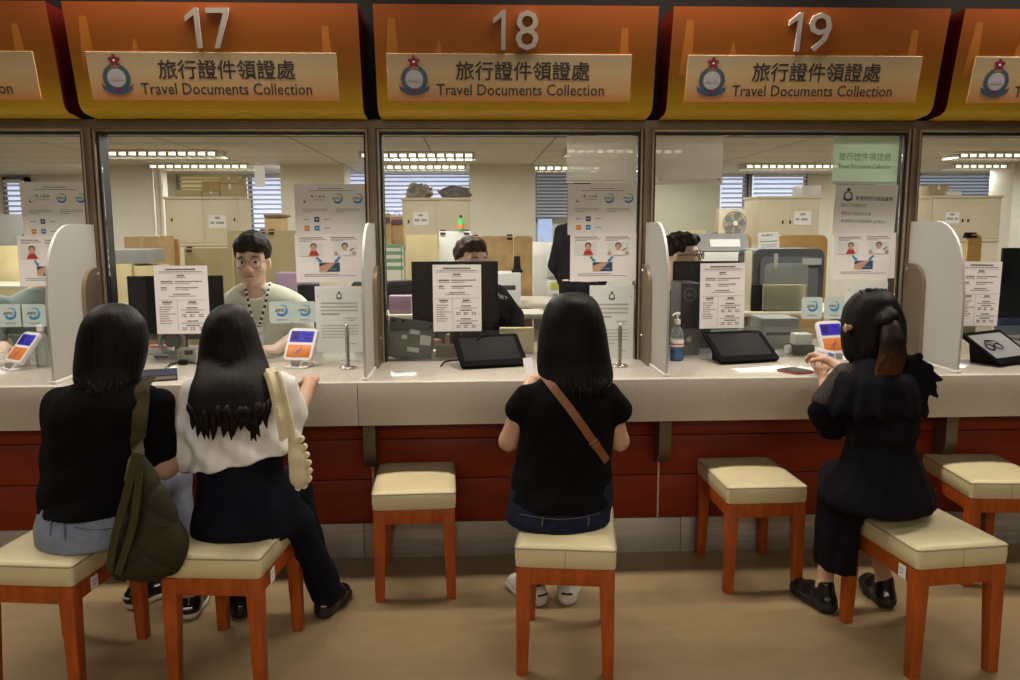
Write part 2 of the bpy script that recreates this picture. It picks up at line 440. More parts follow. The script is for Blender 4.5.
# ================================================================== SIGNS
def face_frame(x0):
    """sign face: leans out towards the top; local x along the wall, y up the face, z towards the hall"""
    return frame((x0, -0.182, 1.884), (1, 0, 0), (0, -0.088, 0.372))
FACE_H = math.hypot(0.088, 0.372)
def on_face(px, py):
    F_ = face_frame(0).inverted()
    d = FWD + RGT*((px-510)/FPX) - UPV*((py-340)/FPX)
    o = F_ @ CAM; dd = F_.to_3x3() @ d
    q = o + dd*(-o.z/dd.z); return q.x, q.y
sign_print = ramp_z('sign_print', [(-0.20, (0.6048, 0.3864, 0.0067)), (-0.13, (0.5544, 0.3276, 0.0067)), (-0.06, (0.4032, 0.1764, 0.0050)), (0.04, (0.3024, 0.0882, 0.0034)), (0.20, (0.2268, 0.0462, 0.0025))])
sign_side = mat('sign_side_red', (0.065, 0.004, 0.002), 0.6, spec=0.1)
sky_print = mat('printed_tower', (0.3108, 0.0991, 0.0042), 0.5)
plate_print = ramp_z('plate_print', [(-0.095, (0.5040, 0.1800, 0.0450)), (-0.05, (0.4950, 0.2970, 0.1305)), (0.02, (0.4590, 0.3375, 0.1845)), (0.095, (0.3240, 0.2520, 0.1485))])
numeral_m = mat('numeral_grey', (0.3240, 0.2835, 0.2475), 0.5)
gold = mat('crest_gold', (0.42, 0.33, 0.15), 0.5)
crest_blue = mat('crest_blue', (0.045, 0.075, 0.16), 0.5)
crest_green = mat('crest_green', (0.035, 0.10, 0.11), 0.5)
crest_red = mat('crest_red', (0.20, 0.016, 0.035), 0.5)
crest_grey = mat('crest_silver', (0.42, 0.40, 0.44), 0.5)

def crest(b, R, x, y, h, z, mono=None):
    """five-petal flower above a wreathed roundel with a ribbon underneath"""
    s = h/1.0; e = 0.0004
    blue, green, red, silv = (mono,)*3 + (mono,) if mono else (crest_blue, crest_green, crest_red, crest_grey)
    for k in range(9):                                          # wreath: leaf pairs
        for sg in (-1, 1):
            a = rad(-78 + k*17.5); a = a if sg > 0 else PI-a
            cx, cy = x+0.295*s*math.cos(a), y-0.06*s+0.295*s*math.sin(a)
            t = a + sg*(PI/2-0.55); L_, W_ = 0.095*s, 0.042*s; ux, uy = math.cos(t), math.sin(t)
            b.flat([(cx-ux*L_, cy-uy*L_, z), (cx+uy*W_, cy-ux*W_, z), (cx+ux*L_, cy+uy*L_, z), (cx-uy*W_, cy+ux*W_, z)], green if k % 3 else blue, R)
    b.arc(x, y-0.06*s, 0.225*s, 0.245*s, 0, 2*PI, z+e, blue, R, 28)
    b.disc(x, y-0.06*s, 0.225*s, z+e, paper_grey if mono else silv, R)
    if not mono:
        b.flat([(x-0.19*s, y-0.12*s, z+2*e), (x+0.19*s, y-0.12*s, z+2*e), (x+0.12*s, y-0.04*s, z+2*e), (x+0.02*s, y-0.075*s, z+2*e), (x-0.1*s, y-0.05*s, z+2*e)], ink_mid, R)
    b.arc(x, y+0.10*s, 0.46*s, 0.56*s, rad(232), rad(308), z+2*e, blue, R, 14)     # ribbon
    for sg in (-1, 1):
        b.flat([(x+sg*0.28*s, y-0.27*s, z+2*e), (x+sg*0.40*s, y-0.20*s, z+2*e), (x+sg*0.37*s, y-0.28*s, z+2*e), (x+sg*0.36*s, y-0.36*s, z+2*e)][::sg], blue, R)
    b.disc(x, y-0.345*s, 0.055*s, z+3*e, red if not mono else mono, R, 10)
    for k in range(5):                                          # flower
        a = rad(90+72*k); cx, cy = x+0.075*s*math.cos(a), y+0.36*s+0.075*s*math.sin(a)
        b.flat([(cx+0.085*s*math.cos(t)*math.cos(a)-0.056*s*math.sin(t)*math.sin(a), cy+0.085*s*math.cos(t)*math.sin(a)+0.056*s*math.sin(t)*math.cos(a), z+2*e) for t in [2*PI*q/10 for q in range(10)]], red, R)
    if not mono: b.disc(x, y+0.36*s, 0.03*s, z+4*e, paper, R, 8)

PLX = {-1: (-212, 38), 0: (90, 338), 1: (387.5, 630.5), 2: (686, 918.5), 3: (971, 1197)}
NPX = {0: ((187, 201), (208.5, 231.5)), 1: ((493, 505.5), (515.5, 538.5)), 2: ((787.5, 800.5), (807.5, 830.5))}
NUM = {-1: None, 0: '17', 1: '18', 2: '19', 3: None}
SL = {-1: 'orange overhead counter sign cut off by the left edge, ending in the letters on',
      0: 'orange and yellow overhead counter sign numbered 17', 1: 'orange and yellow overhead counter sign numbered 18',
      2: 'orange and yellow overhead counter sign numbered 19', 3: 'orange overhead counter sign cut off at the right edge beside number 19'}
for i in range(-1, 4):
    x0, x1 = i*BAY+0.044, (i+1)*BAY-0.016
    xc = (x0+x1)/2; zc_ = 2.055
    sg = thing('counter_sign', SL[i], 'sign', (xc, -0.1, zc_), 'numbered counter signs')
    P = [(-0.021, 2.256), (-0.27, 2.256), (-0.182, 1.884), (-0.168, 1.864), (-0.140, 1.852), (-0.08, 1.846), (-0.021, 1.842)]
    b = MB(); b.prism(P, 0, x0, x1, sign_print, mcap=sign_side); body = b.build('sign_body', sg, 30)
    FR = face_frame(x0)
    Wd = x1-x0
    for (u0, u1, t0, t1, h0, h1) in ((0.035, 0.085, 0.05, 0.075, 0.12, 0.33), (0.865, 0.905, 0.872, 0.895, 0.12, 0.30), (0.205, 0.245, 0.223, 0.227, 0.17, 0.25)):
        b = MB(); b.flat([(u0*Wd, h0, 0.0006), (u1*Wd, h0, 0.0006), (t1*Wd, h1, 0.0006), (t0*Wd, h1, 0.0006)], sky_print, FR); b.build('printed_tower', body)
    # name plate
    PL, PR = PLX[i]
    ua, ub = on_face(PL, 78)[0]-x0, on_face(PR, 78)[0]-x0
    va, vb = on_face(510, 101.5)[1], on_face(510, 54)[1]
    b = MB(); b.box((ua, va, 0.0), (ub, vb, 0.006), plate_print, 0.0008, 1, R=FR)
    pl = b.build('name_plate', sg)
    pl.data.transform(Matrix.Translation(Vector((0, 0, -(FR @ Vector((0, (va+vb)/2, 0))).z + zc_))))   # keep gradient centred on the plate
    pl.location.z = (FR @ Vector((0, (va+vb)/2, 0))).z - zc_
    b = MB(); zz = 0.0068
    def U(px): return ua+(ub-ua)*(px-387.5)/(630.5-387.5)
    vy = lambda py: on_face(510, py)[1]
    b.text('旅行證件領證處', U(455), vy(80.5), U(589)-U(455), vy(61)-vy(80.5), zz, ink, FR, bold=0.012)
    b.text('Travel Documents Collection', U(436), vy(95.5), U(604)-U(436), vy(84.0)-vy(95.5), zz, ink, FR, bold=0.006)
    b.build('lettering', pl)
    b = MB(); crest(b, FR, U(414), vy(77), vy(56)-vy(97), zz); b.build('crest', pl)
    if NUM[i]:
        H1, yb = vy(10)-vy(50), vy(50)
        for q, ch in enumerate(NUM[i]):
            b = MB(); nx = NPX[i][q]; xa = on_face(nx[0], 30)[0]-x0; wd = on_face(nx[1], 30)[0]-x0-xa
            if ch == '1': poly = [(.66, 0), (1, 0), (1, 1), (.74, 1), (.0, .78), (.0, .66), (.66, .82)]
            elif ch == '7': poly = [(.22, 0), (.42, 0), (.98, .88), (1.0, 1), (0, 1), (0, .87), (.74, .87)]
            if ch in '17':
                b.prism([(xa+p[0]*wd, yb+p[1]*H1) for p in poly], 2, 0.002, 0.014, numeral_m, R=FR)
            else: b.text(ch, xa, yb, wd, H1, 0.002, numeral_m, FR, depth=0.012)
            b.build('numeral', sg)

# ================================================================== STOOLS
SW, SLN, SH = 0.3055, 0.408, 0.418
def make_stool(label, with_tag, seam):
    t = thing('stool', label, 'stool', (0, 0, 0), 'padded wooden stools at the counter')
    hx, hy = SW/2, SLN/2
    # cushion: boxed pad with a domed top
    n = 16; V = []; F = []
    def ring(z, inset, r=0.014):
        base_ = len(V)
        for (px, py) in rrect(-hx+inset, -hy+inset, hx-inset, hy-inset, r, 4): V.append((px, py, z))
        return base_
    rings = [ring(0.352, 0.006), ring(0.356, 0.001), ring(0.385, -0.001), ring(0.410, 0.0), ring(0.418, 0.004)]
    m_ = len(rrect(-1, -1, 1, 1, .1, 4))
    for a, c in zip(rings[:-1], rings[1:]):
        for k in range(m_): F.append([a+k, a+(k+1) % m_, c+(k+1) % m_, c+k])
    F.append([rings[0]+k for k in range(m_)][::-1])
    last = rings[-1]
    for q, (ins, z) in enumerate(((0.03, 0.424), (0.07, 0.428), (0.11, 0.430))):
        nb = ring(z, ins, 0.03)
        for k in range(m_): F.append([last+k, last+(k+1) % m_, nb+(k+1) % m_, nb+k])
        last = nb
    F.append([last+k for k in range(m_)])
    b = MB(); b.add(V, F, vinyl); cu = b.build('seat_cushion', t, 50)
    b = MB(); b.tube([(px, py, 0.4135) for px, py in rrect(-hx, -hy, hx, hy, 0.014, 4)], 0.0026, vinyl_seam, 6, close=True)
    if seam: b.tube([(0.0, -hy-0.0006, 0.356), (0.0, -hy-0.0012, 0.412)], 0.001, vinyl_seam, 5)
    b.build('piping', cu)
    b = MB()
    e = 0.006
    for (a, c) in (((-hx+0.03, -hy+e), (hx-0.03, -hy+e+0.022)), ((-hx+0.03, hy-e-0.022), (hx-0.03, hy-e)), ((-hx+e, -hy+0.03), (-hx+e+0.022, hy-0.03)), ((hx-e-0.022, -hy+0.03), (hx-e, hy-0.03))):
        b.box((a[0], a[1], 0.298), (c[0], c[1], 0.352), wood, 0.002)
    b.build('seat_frame', t)
    for sx in (-1, 1):
        for sy in (-1, 1):
            ox, oy = sx*(hx-0.003), sy*(hy-0.003)
            def rc(w_):
                xs = sorted((ox, ox-sx*w_)); ys = sorted((oy, oy-sy*w_)); return (xs[0], ys[0]), (xs[1], ys[1])
            l0, h0 = rc(0.034); l1, h1 = rc(0.047)
            b = MB(); b.taper(l0, h0, 0.0, l1, h1, 0.352, wood, 0.003); b.build('leg', t)
    if with_tag:
        b = MB(); s_ = with_tag
        R = frame((s_*(hx-0.0025), -0.115, 0.302), (0, s_, 0), (0, 0, 1))
        b.box((0, 0, 0), (0.036, 0.042, 0.0012), paper, R=R)
        b.rect(0.005, 0.026, 0.030, 0.029, 0.0016, ink_mid, R); b.rect(0.010, 0.014, 0.024, 0.018, 0.0016, ink_mid, R)
        tg = b.build('paper_label', t); tg['label'] = 'small white paper label on the side rail'
    return t
K = 1.2/1.35
ST = [('Q', 0.383, -1.290, -0.126, 1, 'padded stool cut by the left edge, under the woman in jeans with the olive bag'),
      ('P', 0.970, -1.266, -0.098, 1, 'padded stool under the woman in the white shirt'),
      ('E', 1.571, -0.626, 0.034, 0, 'empty padded stool tucked under the counter between windows 17 and 18'),
      ('N', 2.166, -1.254, -0.139, 0, 'padded stool under the woman with the brown crossbody strap, white trainers beneath'),
      ('R', 3.055, -0.631, 0.009, 0, 'empty padded stool under the counter at window 19, left of the black-dress woman'),
      ('W', 3.462, -1.314, 0.106, -1, 'padded stool carrying the ponytailed woman in the black dress'),
      ('Z', 4.129, -0.637, -0.089, 0, 'empty padded stool at the right edge, tucked behind the occupied one')]
stools = {}
for n_, x, y, a, tg, lb in ST:
    t = make_stool(lb, tg, n_ in 'NWZ')
    t.location = (x*K, y*K, 0); t.rotation_euler = (0, 0, a); stools[n_] = t
# ================================================================== NOTICES ON THE GLASS
rg = random.Random(3)
def greek(b, R, x, y, w_, h, m, z=0.0012, cjk=False, fill=1.0):
    """a line of type too small to read: dashes the size of words (or of characters)"""
    e = x + w_*fill
    while x < e:
        L_ = h*0.95 if cjk else h*rg.uniform(1.2, 4.0)
        L_ = min(L_, e-x)
        b.rect(x, y, x+L_, y+h, z, m, R); x += L_ + (h*0.28 if cjk else h*0.7)
def sheet(px0, py0, px1, py1, Y, m, tilt=0.0, th=0.0012, rr=0.0):
    a, c = at(px0, py1, Y=Y), at(px1, py0, Y=Y)
    W_, H_ = c.x-a.x, c.z-a.z
    ct, st_ = math.cos(tilt), math.sin(tilt)
    mid = (a+c)/2
    ux, uy = Vector((ct, 0, st_)), Vector((-st_, 0, ct))
    R = frame(mid - ux*W_/2 - uy*H_/2, ux, uy)
    b = MB()
    if rr: b.prism(rrect(0, 0, W_, H_, rr, 6), 2, 0, th, m, R=R)
    else: b.box((0, 0, 0), (W_, H_, th), m, R=R)
    return b, R, W_, H_
def put(b, name, label, cat, group=None): return tag(b.build(name, smooth=0), label, cat, group)

def hours_notice(px0, py0, px1, py1, label, tilt=0):
    b, R, W_, H_ = sheet(px0, py0, px1, py1, -0.006, paper, tilt)
    z = 0.0017
    greek(b, R, 0.22*W_, 0.935*H_, 0.56*W_, 0.022*H_, ink, z, True)
    greek(b, R, 0.10*W_, 0.905*H_, 0.80*W_, 0.012*H_, ink_grey, z)
    b.rect(0.05*W_, 0.885*H_, 0.95*W_, 0.888*H_, z, ink_grey, R)
    greek(b, R, 0.43*W_, 0.845*H_, 0.14*W_, 0.022*H_, ink, z, True)
    greek(b, R, 0.40*W_, 0.822*H_, 0.2*W_, 0.010*H_, ink_grey, z)
    for y in (0.76, 0.67):
        greek(b, R, 0.12*W_, y*H_, (0.22 if y > 0.7 else 0.10)*W_, 0.018*H_, ink, z, True)
        greek(b, R, 0.12*W_, (y-0.026)*H_, (0.24 if y > 0.7 else 0.12)*W_, 0.010*H_, ink_grey, z)
        greek(b, R, 0.39*W_, y*H_, (0.5 if y > 0.7 else 0.42)*W_, 0.018*H_, ink_grey, z, True)
        greek(b, R, 0.39*W_, (y-0.026)*H_, (0.26 if y > 0.7 else 0.24)*W_, 0.010*H_, ink_grey, z)
    greek(b, R, 0.34*W_, 0.575*H_, 0.32*W_, 0.018*H_, ink_grey, z, True)
    greek(b, R, 0.26*W_, 0.55*H_, 0.5*W_, 0.010*H_, ink_grey, z)
    b.rect(0.05*W_, 0.497*H_, 0.95*W_, 0.501*H_, z, ink_grey, R)
    b.rect(0.405*W_, 0.04*H_, 0.41*W_, 0.497*H_, z, ink_grey, R)
    greek(b, R, 0.13*W_, 0.455*H_, 0.18*W_, 0.024*H_, ink, z, True); greek(b, R, 0.15*W_, 0.435*H_, 0.14*W_, 0.010*H_, ink_grey, z)
    for k, l in enumerate((0.25, 0.2, 0.16, 0.31, 0.16, 0.19, 0.24, 0.21)): greek(b, R, 0.07*W_, (0.39-0.034*k)*H_, l*W_, 0.012*H_, ink_grey, z)
    greek(b, R, 0.62*W_, 0.455*H_, 0.14*W_, 0.024*H_, ink, z, True); greek(b, R, 0.58*W_, 0.435*H_, 0.22*W_, 0.010*H_, ink_grey, z)
    for y in (0.375, 0.18):
        greek(b, R, 0.58*W_, y*H_, 0.2*W_, 0.016*H_, ink, z, True); greek(b, R, 0.46*W_, (y-0.028)*H_, 0.46*W_, 0.010*H_, ink_grey, z)
        greek(b, R, 0.56*W_, (y-0.065)*H_, 0.25*W_, 0.016*H_, ink, z, True)
        for k in range(2):
            for xx in (0.48, 0.63, 0.80): greek(b, R, xx*W_, (y-0.10-0.026*k)*H_, 0.09*W_, 0.014*H_, ink_grey, z)
    return put(b, 'hours_notice', label, 'notice', 'printed list notices on the glass')
hours_notice(157.5, 265.5, 207, 334, 'white printed list notice on window 17, between the two women\'s heads')
hours_notice(433.5, 264.5, 481, 331.5, 'white printed list notice on window 18, over the dark monitor')
hours_notice(699, 263, 745.5, 328.5, 'white printed list notice on window 19, above the black signing tablet', 0.01)
hours_notice(957, 261.5, 1002, 326, 'white printed list notice at far right, partly behind the frosted divider', -0.015)

def portrait(b, R, x, y, w_, h, bad):
    z = 0.0022
    b.rect(x, y, x+w_, y+h, z, paper_cool, R)
    cx = x+w_*(0.62 if bad else 0.5)
    b.disc(cx, y+h*0.74, h*0.26, z+0.0003, ink, R, 14)
    b.disc(cx, y+h*0.64, h*0.20, z+0.0006, skin_print, R, 14, ry=h*0.26)
    b.flat([(cx-h*.42, y, z+.0005), (cx+h*.42, y, z+.0005), (cx+h*.26, y+h*.34, z+.0005), (cx-h*.26, y+h*.34, z+.0005)], red_print if bad else paper, R)
    if bad:
        for s_ in (-1, 1): b.flat([(cx-s_*h*.25, y+h*.08, z+.0009), (cx-s_*h*.17, y+h*.04, z+.0009), (cx+s_*h*.25, y+h*.44, z+.0009), (cx+s_*h*.17, y+h*.48, z+.0009)][::s_], red_print, R)
    else:
        b.flat([(x+w_*.70, y+h*.42, z+.0009), (x+w_*.74, y+h*.30, z+.0009), (x+w_*.93, y+h*.56, z+.0009), (x+w_*.90, y+h*.60, z+.0009)], ink_grey, R)
        for s_ in (-1, 1): b.disc(x+w_*(.5+s_*.40), y+h*.16, h*.16, z+.0006, skin_print, R, 10)
def photo_poster(px0, py0, px1, py1, label, tilt=0, Y=-0.006):
    b, R, W_, H_ = sheet(px0, py0, px1, py1, Y, paper, tilt); z = 0.0017
    for x in (0.07, 0.53):
        greek(b, R, x*W_, 0.91*H_, 0.34*W_, 0.016*H_, ink, z, True); greek(b, R, x*W_, 0.875*H_, 0.38*W_, 0.012*H_, ink_grey, z)
        greek(b, R, x*W_, 0.845*H_, 0.18*W_, 0.012*H_, ink_grey, z)
    portrait(b, R, 0.06*W_, 0.55*H_, 0.34*W_, 0.26*H_, True)
    portrait(b, R, 0.56*W_, 0.55*H_, 0.33*W_, 0.26*H_, False)
    for x, s_ in ((0.32, 1), (0.63, -1)):
        P = [(x-s_*0.03, .50), (x+s_*0.0, .525), (x+s_*0.045, .455), (x+s_*.062, .468), (x+s_*.06, .40), (x+s_*.0, .43), (x+s_*.018, .44)]
        b.flat([(p[0]*W_, p[1]*H_, z) for p in P][::-s_], blue_print, R)
    b.rect(.34*W_, .21*H_, .64*W_, .40*H_, z, crest_blue, R)
    b.flat([(.34*W_, .21*H_, z+.0004), (.44*W_, .21*H_, z+.0004), (.58*W_, .39*H_, z+.0004), (.50*W_, .40*H_, z+.0004), (.34*W_, .32*H_, z+.0004)], skin_print, R)
    greek(b, R, .50*W_, .255*H_, .10*W_, .02*H_, teal_print, z+.0006)
    greek(b, R, .12*W_, .15*H_, .5*W_, .014*H_, ink_grey, z, True); greek(b, R, .12*W_, .115*H_, .74*W_, .012*H_, ink_grey, z)
    return put(b, 'photo_poster', label, 'poster', 'white mask-photo posters on the glass')
photo_poster(20.5, 236, 70, 286.5, 'white mask-photo poster at far left, partly behind the frosted divider', -0.012)
photo_poster(296.5, 233.5, 363.5, 282, 'white mask-photo poster on window 17, right of the bespectacled clerk', 0.012)
photo_poster(570, 233, 636.5, 281.5, 'white mask-photo poster on window 18, directly above the central woman\'s head')
photo_poster(832.5, 233, 896.5, 279, 'white mask-photo poster on window 19, below the crested notice', 0.012)

def swirl(b, R, x, y, r, z, word, c1=blue_print, c2=teal_print):
    b.arc(x, y, r*.62, r, rad(-150), rad(30), z, c1, R, 18, 0.3)
    b.arc(x+r*.05, y+r*.02, r*.74, r*1.0, rad(35), rad(120), z, c2, R, 12, 0.7)
    b.arc(x, y-r*.05, r*.45, r*.60, rad(-110), rad(20), z+.0002, c2, R, 14, 0.5)
    b.text(word, x-r*1.05, y-r*.22, r*1.45, r*.5, z+.0005, ink, R, bold=0.01, shear=0.25)
def pay_poster(px0, py0, px1, py1, label, tilt=0, Y=-0.004):
    b, R, W_, H_ = sheet(px0, py0, px1, py1, Y, paper_grey, tilt); z = 0.0017
    greek(b, R, .33*W_, .905*H_, .34*W_, .016*H_, ink_grey, z, True); greek(b, R, .2*W_, .865*H_, .62*W_, .014*H_, ink_grey, z)
    # looping ribbon mark with two lines of lettering
    pts = []
    for k in range(25):
        t = k/24*2*PI; pts.append((.19*W_+.05*W_*math.cos(t)/(1+.6*math.sin(t)**2)*1.2 + .02*W_*math.sin(t), .72*H_+.055*H_*math.sin(t)*1.0+.03*H_*math.cos(t), z))
    for k in range(24):
        a_, c_ = pts[k], pts[k+1]; t = .006*W_+.006*W_*abs(math.sin(k/24*2*PI))
        b.flat([(a_[0]-t, a_[1]-t, z), (a_[0]+t, a_[1]+t*.2, z), (c_[0]+t, c_[1]+t*.2, z), (c_[0]-t, c_[1]-t, z)], ink, R)
    b.text('八達通', .28*W_, .735*H_, .14*W_, .05*H_, z, ink, R); b.text('Octopus', .26*W_, .68*H_, .16*W_, .035*H_, z, ink, R)
    swirl(b, R, .60*W_, .72*H_, .072*W_, z, 'EPS'); swirl(b, R, .88*W_, .72*H_, .072*W_, z, 'PPS')
    for x, l in ((.11, .34), (.57, .33)):
        for k in range(3): greek(b, R, x*W_, (.515-.03*k)*H_, l*(1 if k < 2 else .4)*W_, .012*H_, ink_mid, z)
    for k, (x, y) in enumerate(((.16, .32), (.30, .32), (.45, .32), (.16, .15), (.30, .15), (.45, .15))):
        s_ = .035*W_
        if k in (1, 4): b.flat([(q[0], q[1], z) for q in rrect(x*W_-s_, y*H_-s_, x*W_+s_, y*H_+s_, s_*.25)], blue_print if k == 4 else crest_blue, R); b.rect(x*W_-s_*.5, y*H_-s_*.15, x*W_+s_*.5, y*H_+s_*.15, z+.0003, paper, R)
        elif k == 3: b.flat([(q[0], q[1], z) for q in rrect(x*W_-s_, y*H_-s_, x*W_+s_, y*H_+s_, s_*.25)], orange_print, R); b.rect(x*W_-s_*.5, y*H_-s_*.15, x*W_+s_*.5, y*H_+s_*.15, z+.0003, paper, R)
        else:
            b.disc(x*W_-s_*.9, y*H_, s_*.35, z, orange_print if k == 0 else ink_mid, R, 10); greek(b, R, x*W_-s_*.4, y*H_-s_*.2, s_*1.6, s_*.4, ink_mid, z)
    return put(b, 'payment_poster', label, 'poster', 'grey payment posters on the glass')
pay_poster(24, 182, 88, 240, 'pale payment-logo poster at far left, above the leftmost mask-photo poster')
pay_poster(296, 184, 366, 236, 'pale payment-logo poster on window 17, above its mask-photo poster')
pay_poster(567.5, 184, 637, 235, 'pale payment-logo poster on window 18, above its mask-photo poster')

film = glass_mat('clear_film_sheet', (0.95, 0.95, 0.92), 1.0, haze=0.62, hcol=(0.92, 0.90, 0.85))
green_film = glass_mat('green_film_sheet', (0.84, 0.92, 0.84), 1.0, haze=0.6, hcol=(0.66, 0.78, 0.64))
green_ink = mat('dark_green_ink', (0.10, 0.20, 0.10), 0.5)
b, R, W_, H_ = sheet(566.5, 136, 637.5, 183, -0.006, film); b.rect(0, .03*H_, W_, .07*H_, .0016, paper_grey, R)
put(b, 'plastic_sheet', 'blank translucent plastic sheet at the top right of window 18', 'sheet', 'translucent sheets at the top of the glass')
b, R, W_, H_ = sheet(653.5, 135, 723.5, 185, -0.006, film); b.rect(0, .04*H_, W_, .12*H_, .0016, paper_grey, R)
for x in (.1, .95): b.disc(x*W_, .12*H_, .018*W_, .002, ink_mid, R, 10)
put(b, 'plastic_sheet', 'blank translucent plastic sheet at the top left of window 19', 'sheet', 'translucent sheets at the top of the glass')
b, R, W_, H_ = sheet(831.5, 135.5, 899.5, 185, -0.006, green_film, -0.01)
b.text('旅行證件領證處', .09*W_, .49*H_, .80*W_, .16*H_, .0018, green_ink, R); b.text('Travel Documents Collection', .09*W_, .33*H_, .80*W_, .09*H_, .0018, green_ink, R, bold=0.012)
b.rect(0, .02*H_, W_, .07*H_, .0016, paper_cool, R)
put(b, 'green_poster', 'green translucent poster at the top right of window 19', 'poster')
b, R, W_, H_ = sheet(832.5, 184, 897.5, 235.5, -0.004, paper_grey, -0.035)
crest(b, R, .21*W_, .78*H_, .27*H_, .0017, ink_blue)
b.text('香港特別行政區護照', .33*W_, .68*H_, .60*W_, .085*H_, .0018, ink, R, bold=0.008)
b.text('領取以下身份證明文件', .10*W_, .545*H_, .42*W_, .07*H_, .0018, ink_grey, R)
b.text('· 香港永久性居民身份證', .10*W_, .385*H_, .50*W_, .07*H_, .0018, ink_grey, R)
b.text('· 香港特別行政區護照 (代領人)', .10*W_, .235*H_, .74*W_, .07*H_, .0018, ink_grey, R)
put(b, 'crest_notice', 'slightly tilted grey notice with crest below the green poster', 'notice')

def lower_notice(px0, py0, px1, py1, label, Y=-0.006):
    b, R, W_, H_ = sheet(px0, py0, px1, py1, Y, paper_cool, th=0.003); z = 0.0036
    crest(b, R, .5*W_, .86*H_, .12*H_, z, ink_blue)
    for k in range(4): greek(b, R, .12*W_, (.735-.055*k)*H_, (.76 if k < 3 else .38)*W_, .020*H_, ink_mid if k < 3 else ink_grey, z, True)
    greek(b, R, .60*W_, .51*H_, .26*W_, .014*H_, ink_mid, z, True); greek(b, R, .68*W_, .475*H_, .12*W_, .014*H_, ink_mid, z)
    for k in range(5): greek(b, R, .12*W_, (.40-.045*k)*H_, (.76 if k < 4 else .45)*W_, .012*H_, ink_mid, z)
    greek(b, R, .64*W_, .12*H_, .2*W_, .012*H_, ink_mid, z)
    for x in (.06, .94): b.disc(x*W_, .85*H_, .016*W_, z, ink_mid, R, 8)
    return put(b, 'crest_notice', label, 'notice', 'lower crested notices behind the glass')
lower_notice(317, 286, 363, 352, 'pale crested notice low on window 17, behind the coiled pen stand')
lower_notice(589, 285, 634, 360, 'pale crested notice low on window 18, right of the central woman\'s head')
b, R, W_, H_ = sheet(843, 281.5, 888, 332, -0.006, paper_cool); b.disc(.1*W_, .85*H_, .02*W_, .0016, ink_mid, R, 8)
put(b, 'blank_notice', 'blank pale sheet behind the ponytailed woman\'s head at window 19', 'notice')

sticker_m = mat('pale_aqua_sticker', (0.58, 0.70, 0.68), 0.35, var=0.02)
def sticker(px0, py0, px1, py1, word, label):
    b, R, W_, H_ = sheet(px0, py0, px1, py1, -0.007, sticker_m, rr=0.012)
    swirl(b, R, .53*W_, .58*H_, .26*W_, .0017, word)
    greek(b, R, .30*W_, .13*H_, .45*W_, .06*H_, ink_mid, .0017, True)
    return put(b, 'payment_sticker', label, 'sticker', 'rounded card-payment stickers on the glass')
sticker(-1.5, 304, 21.3, 327, 'EPS', 'left sticker of the rounded pair at far left, above the left card reader')
sticker(22, 304, 45, 327, 'PPS', 'right sticker of the rounded pair at far left, above the left card reader')
sticker(269.8, 301.3, 292.6, 323.3, 'EPS', 'left sticker of the rounded pair above the card reader at window 17')
sticker(293.2, 301.3, 315.3, 323.3, 'PPS', 'right sticker of the rounded pair above the card reader at window 17')
sticker(801, 297, 822.8, 319, 'EPS', 'left sticker of the rounded pair at window 19')
sticker(823.4, 297, 844, 319, 'PPS', 'right sticker of the rounded pair at window 19, beside the ponytailed woman\'s face')

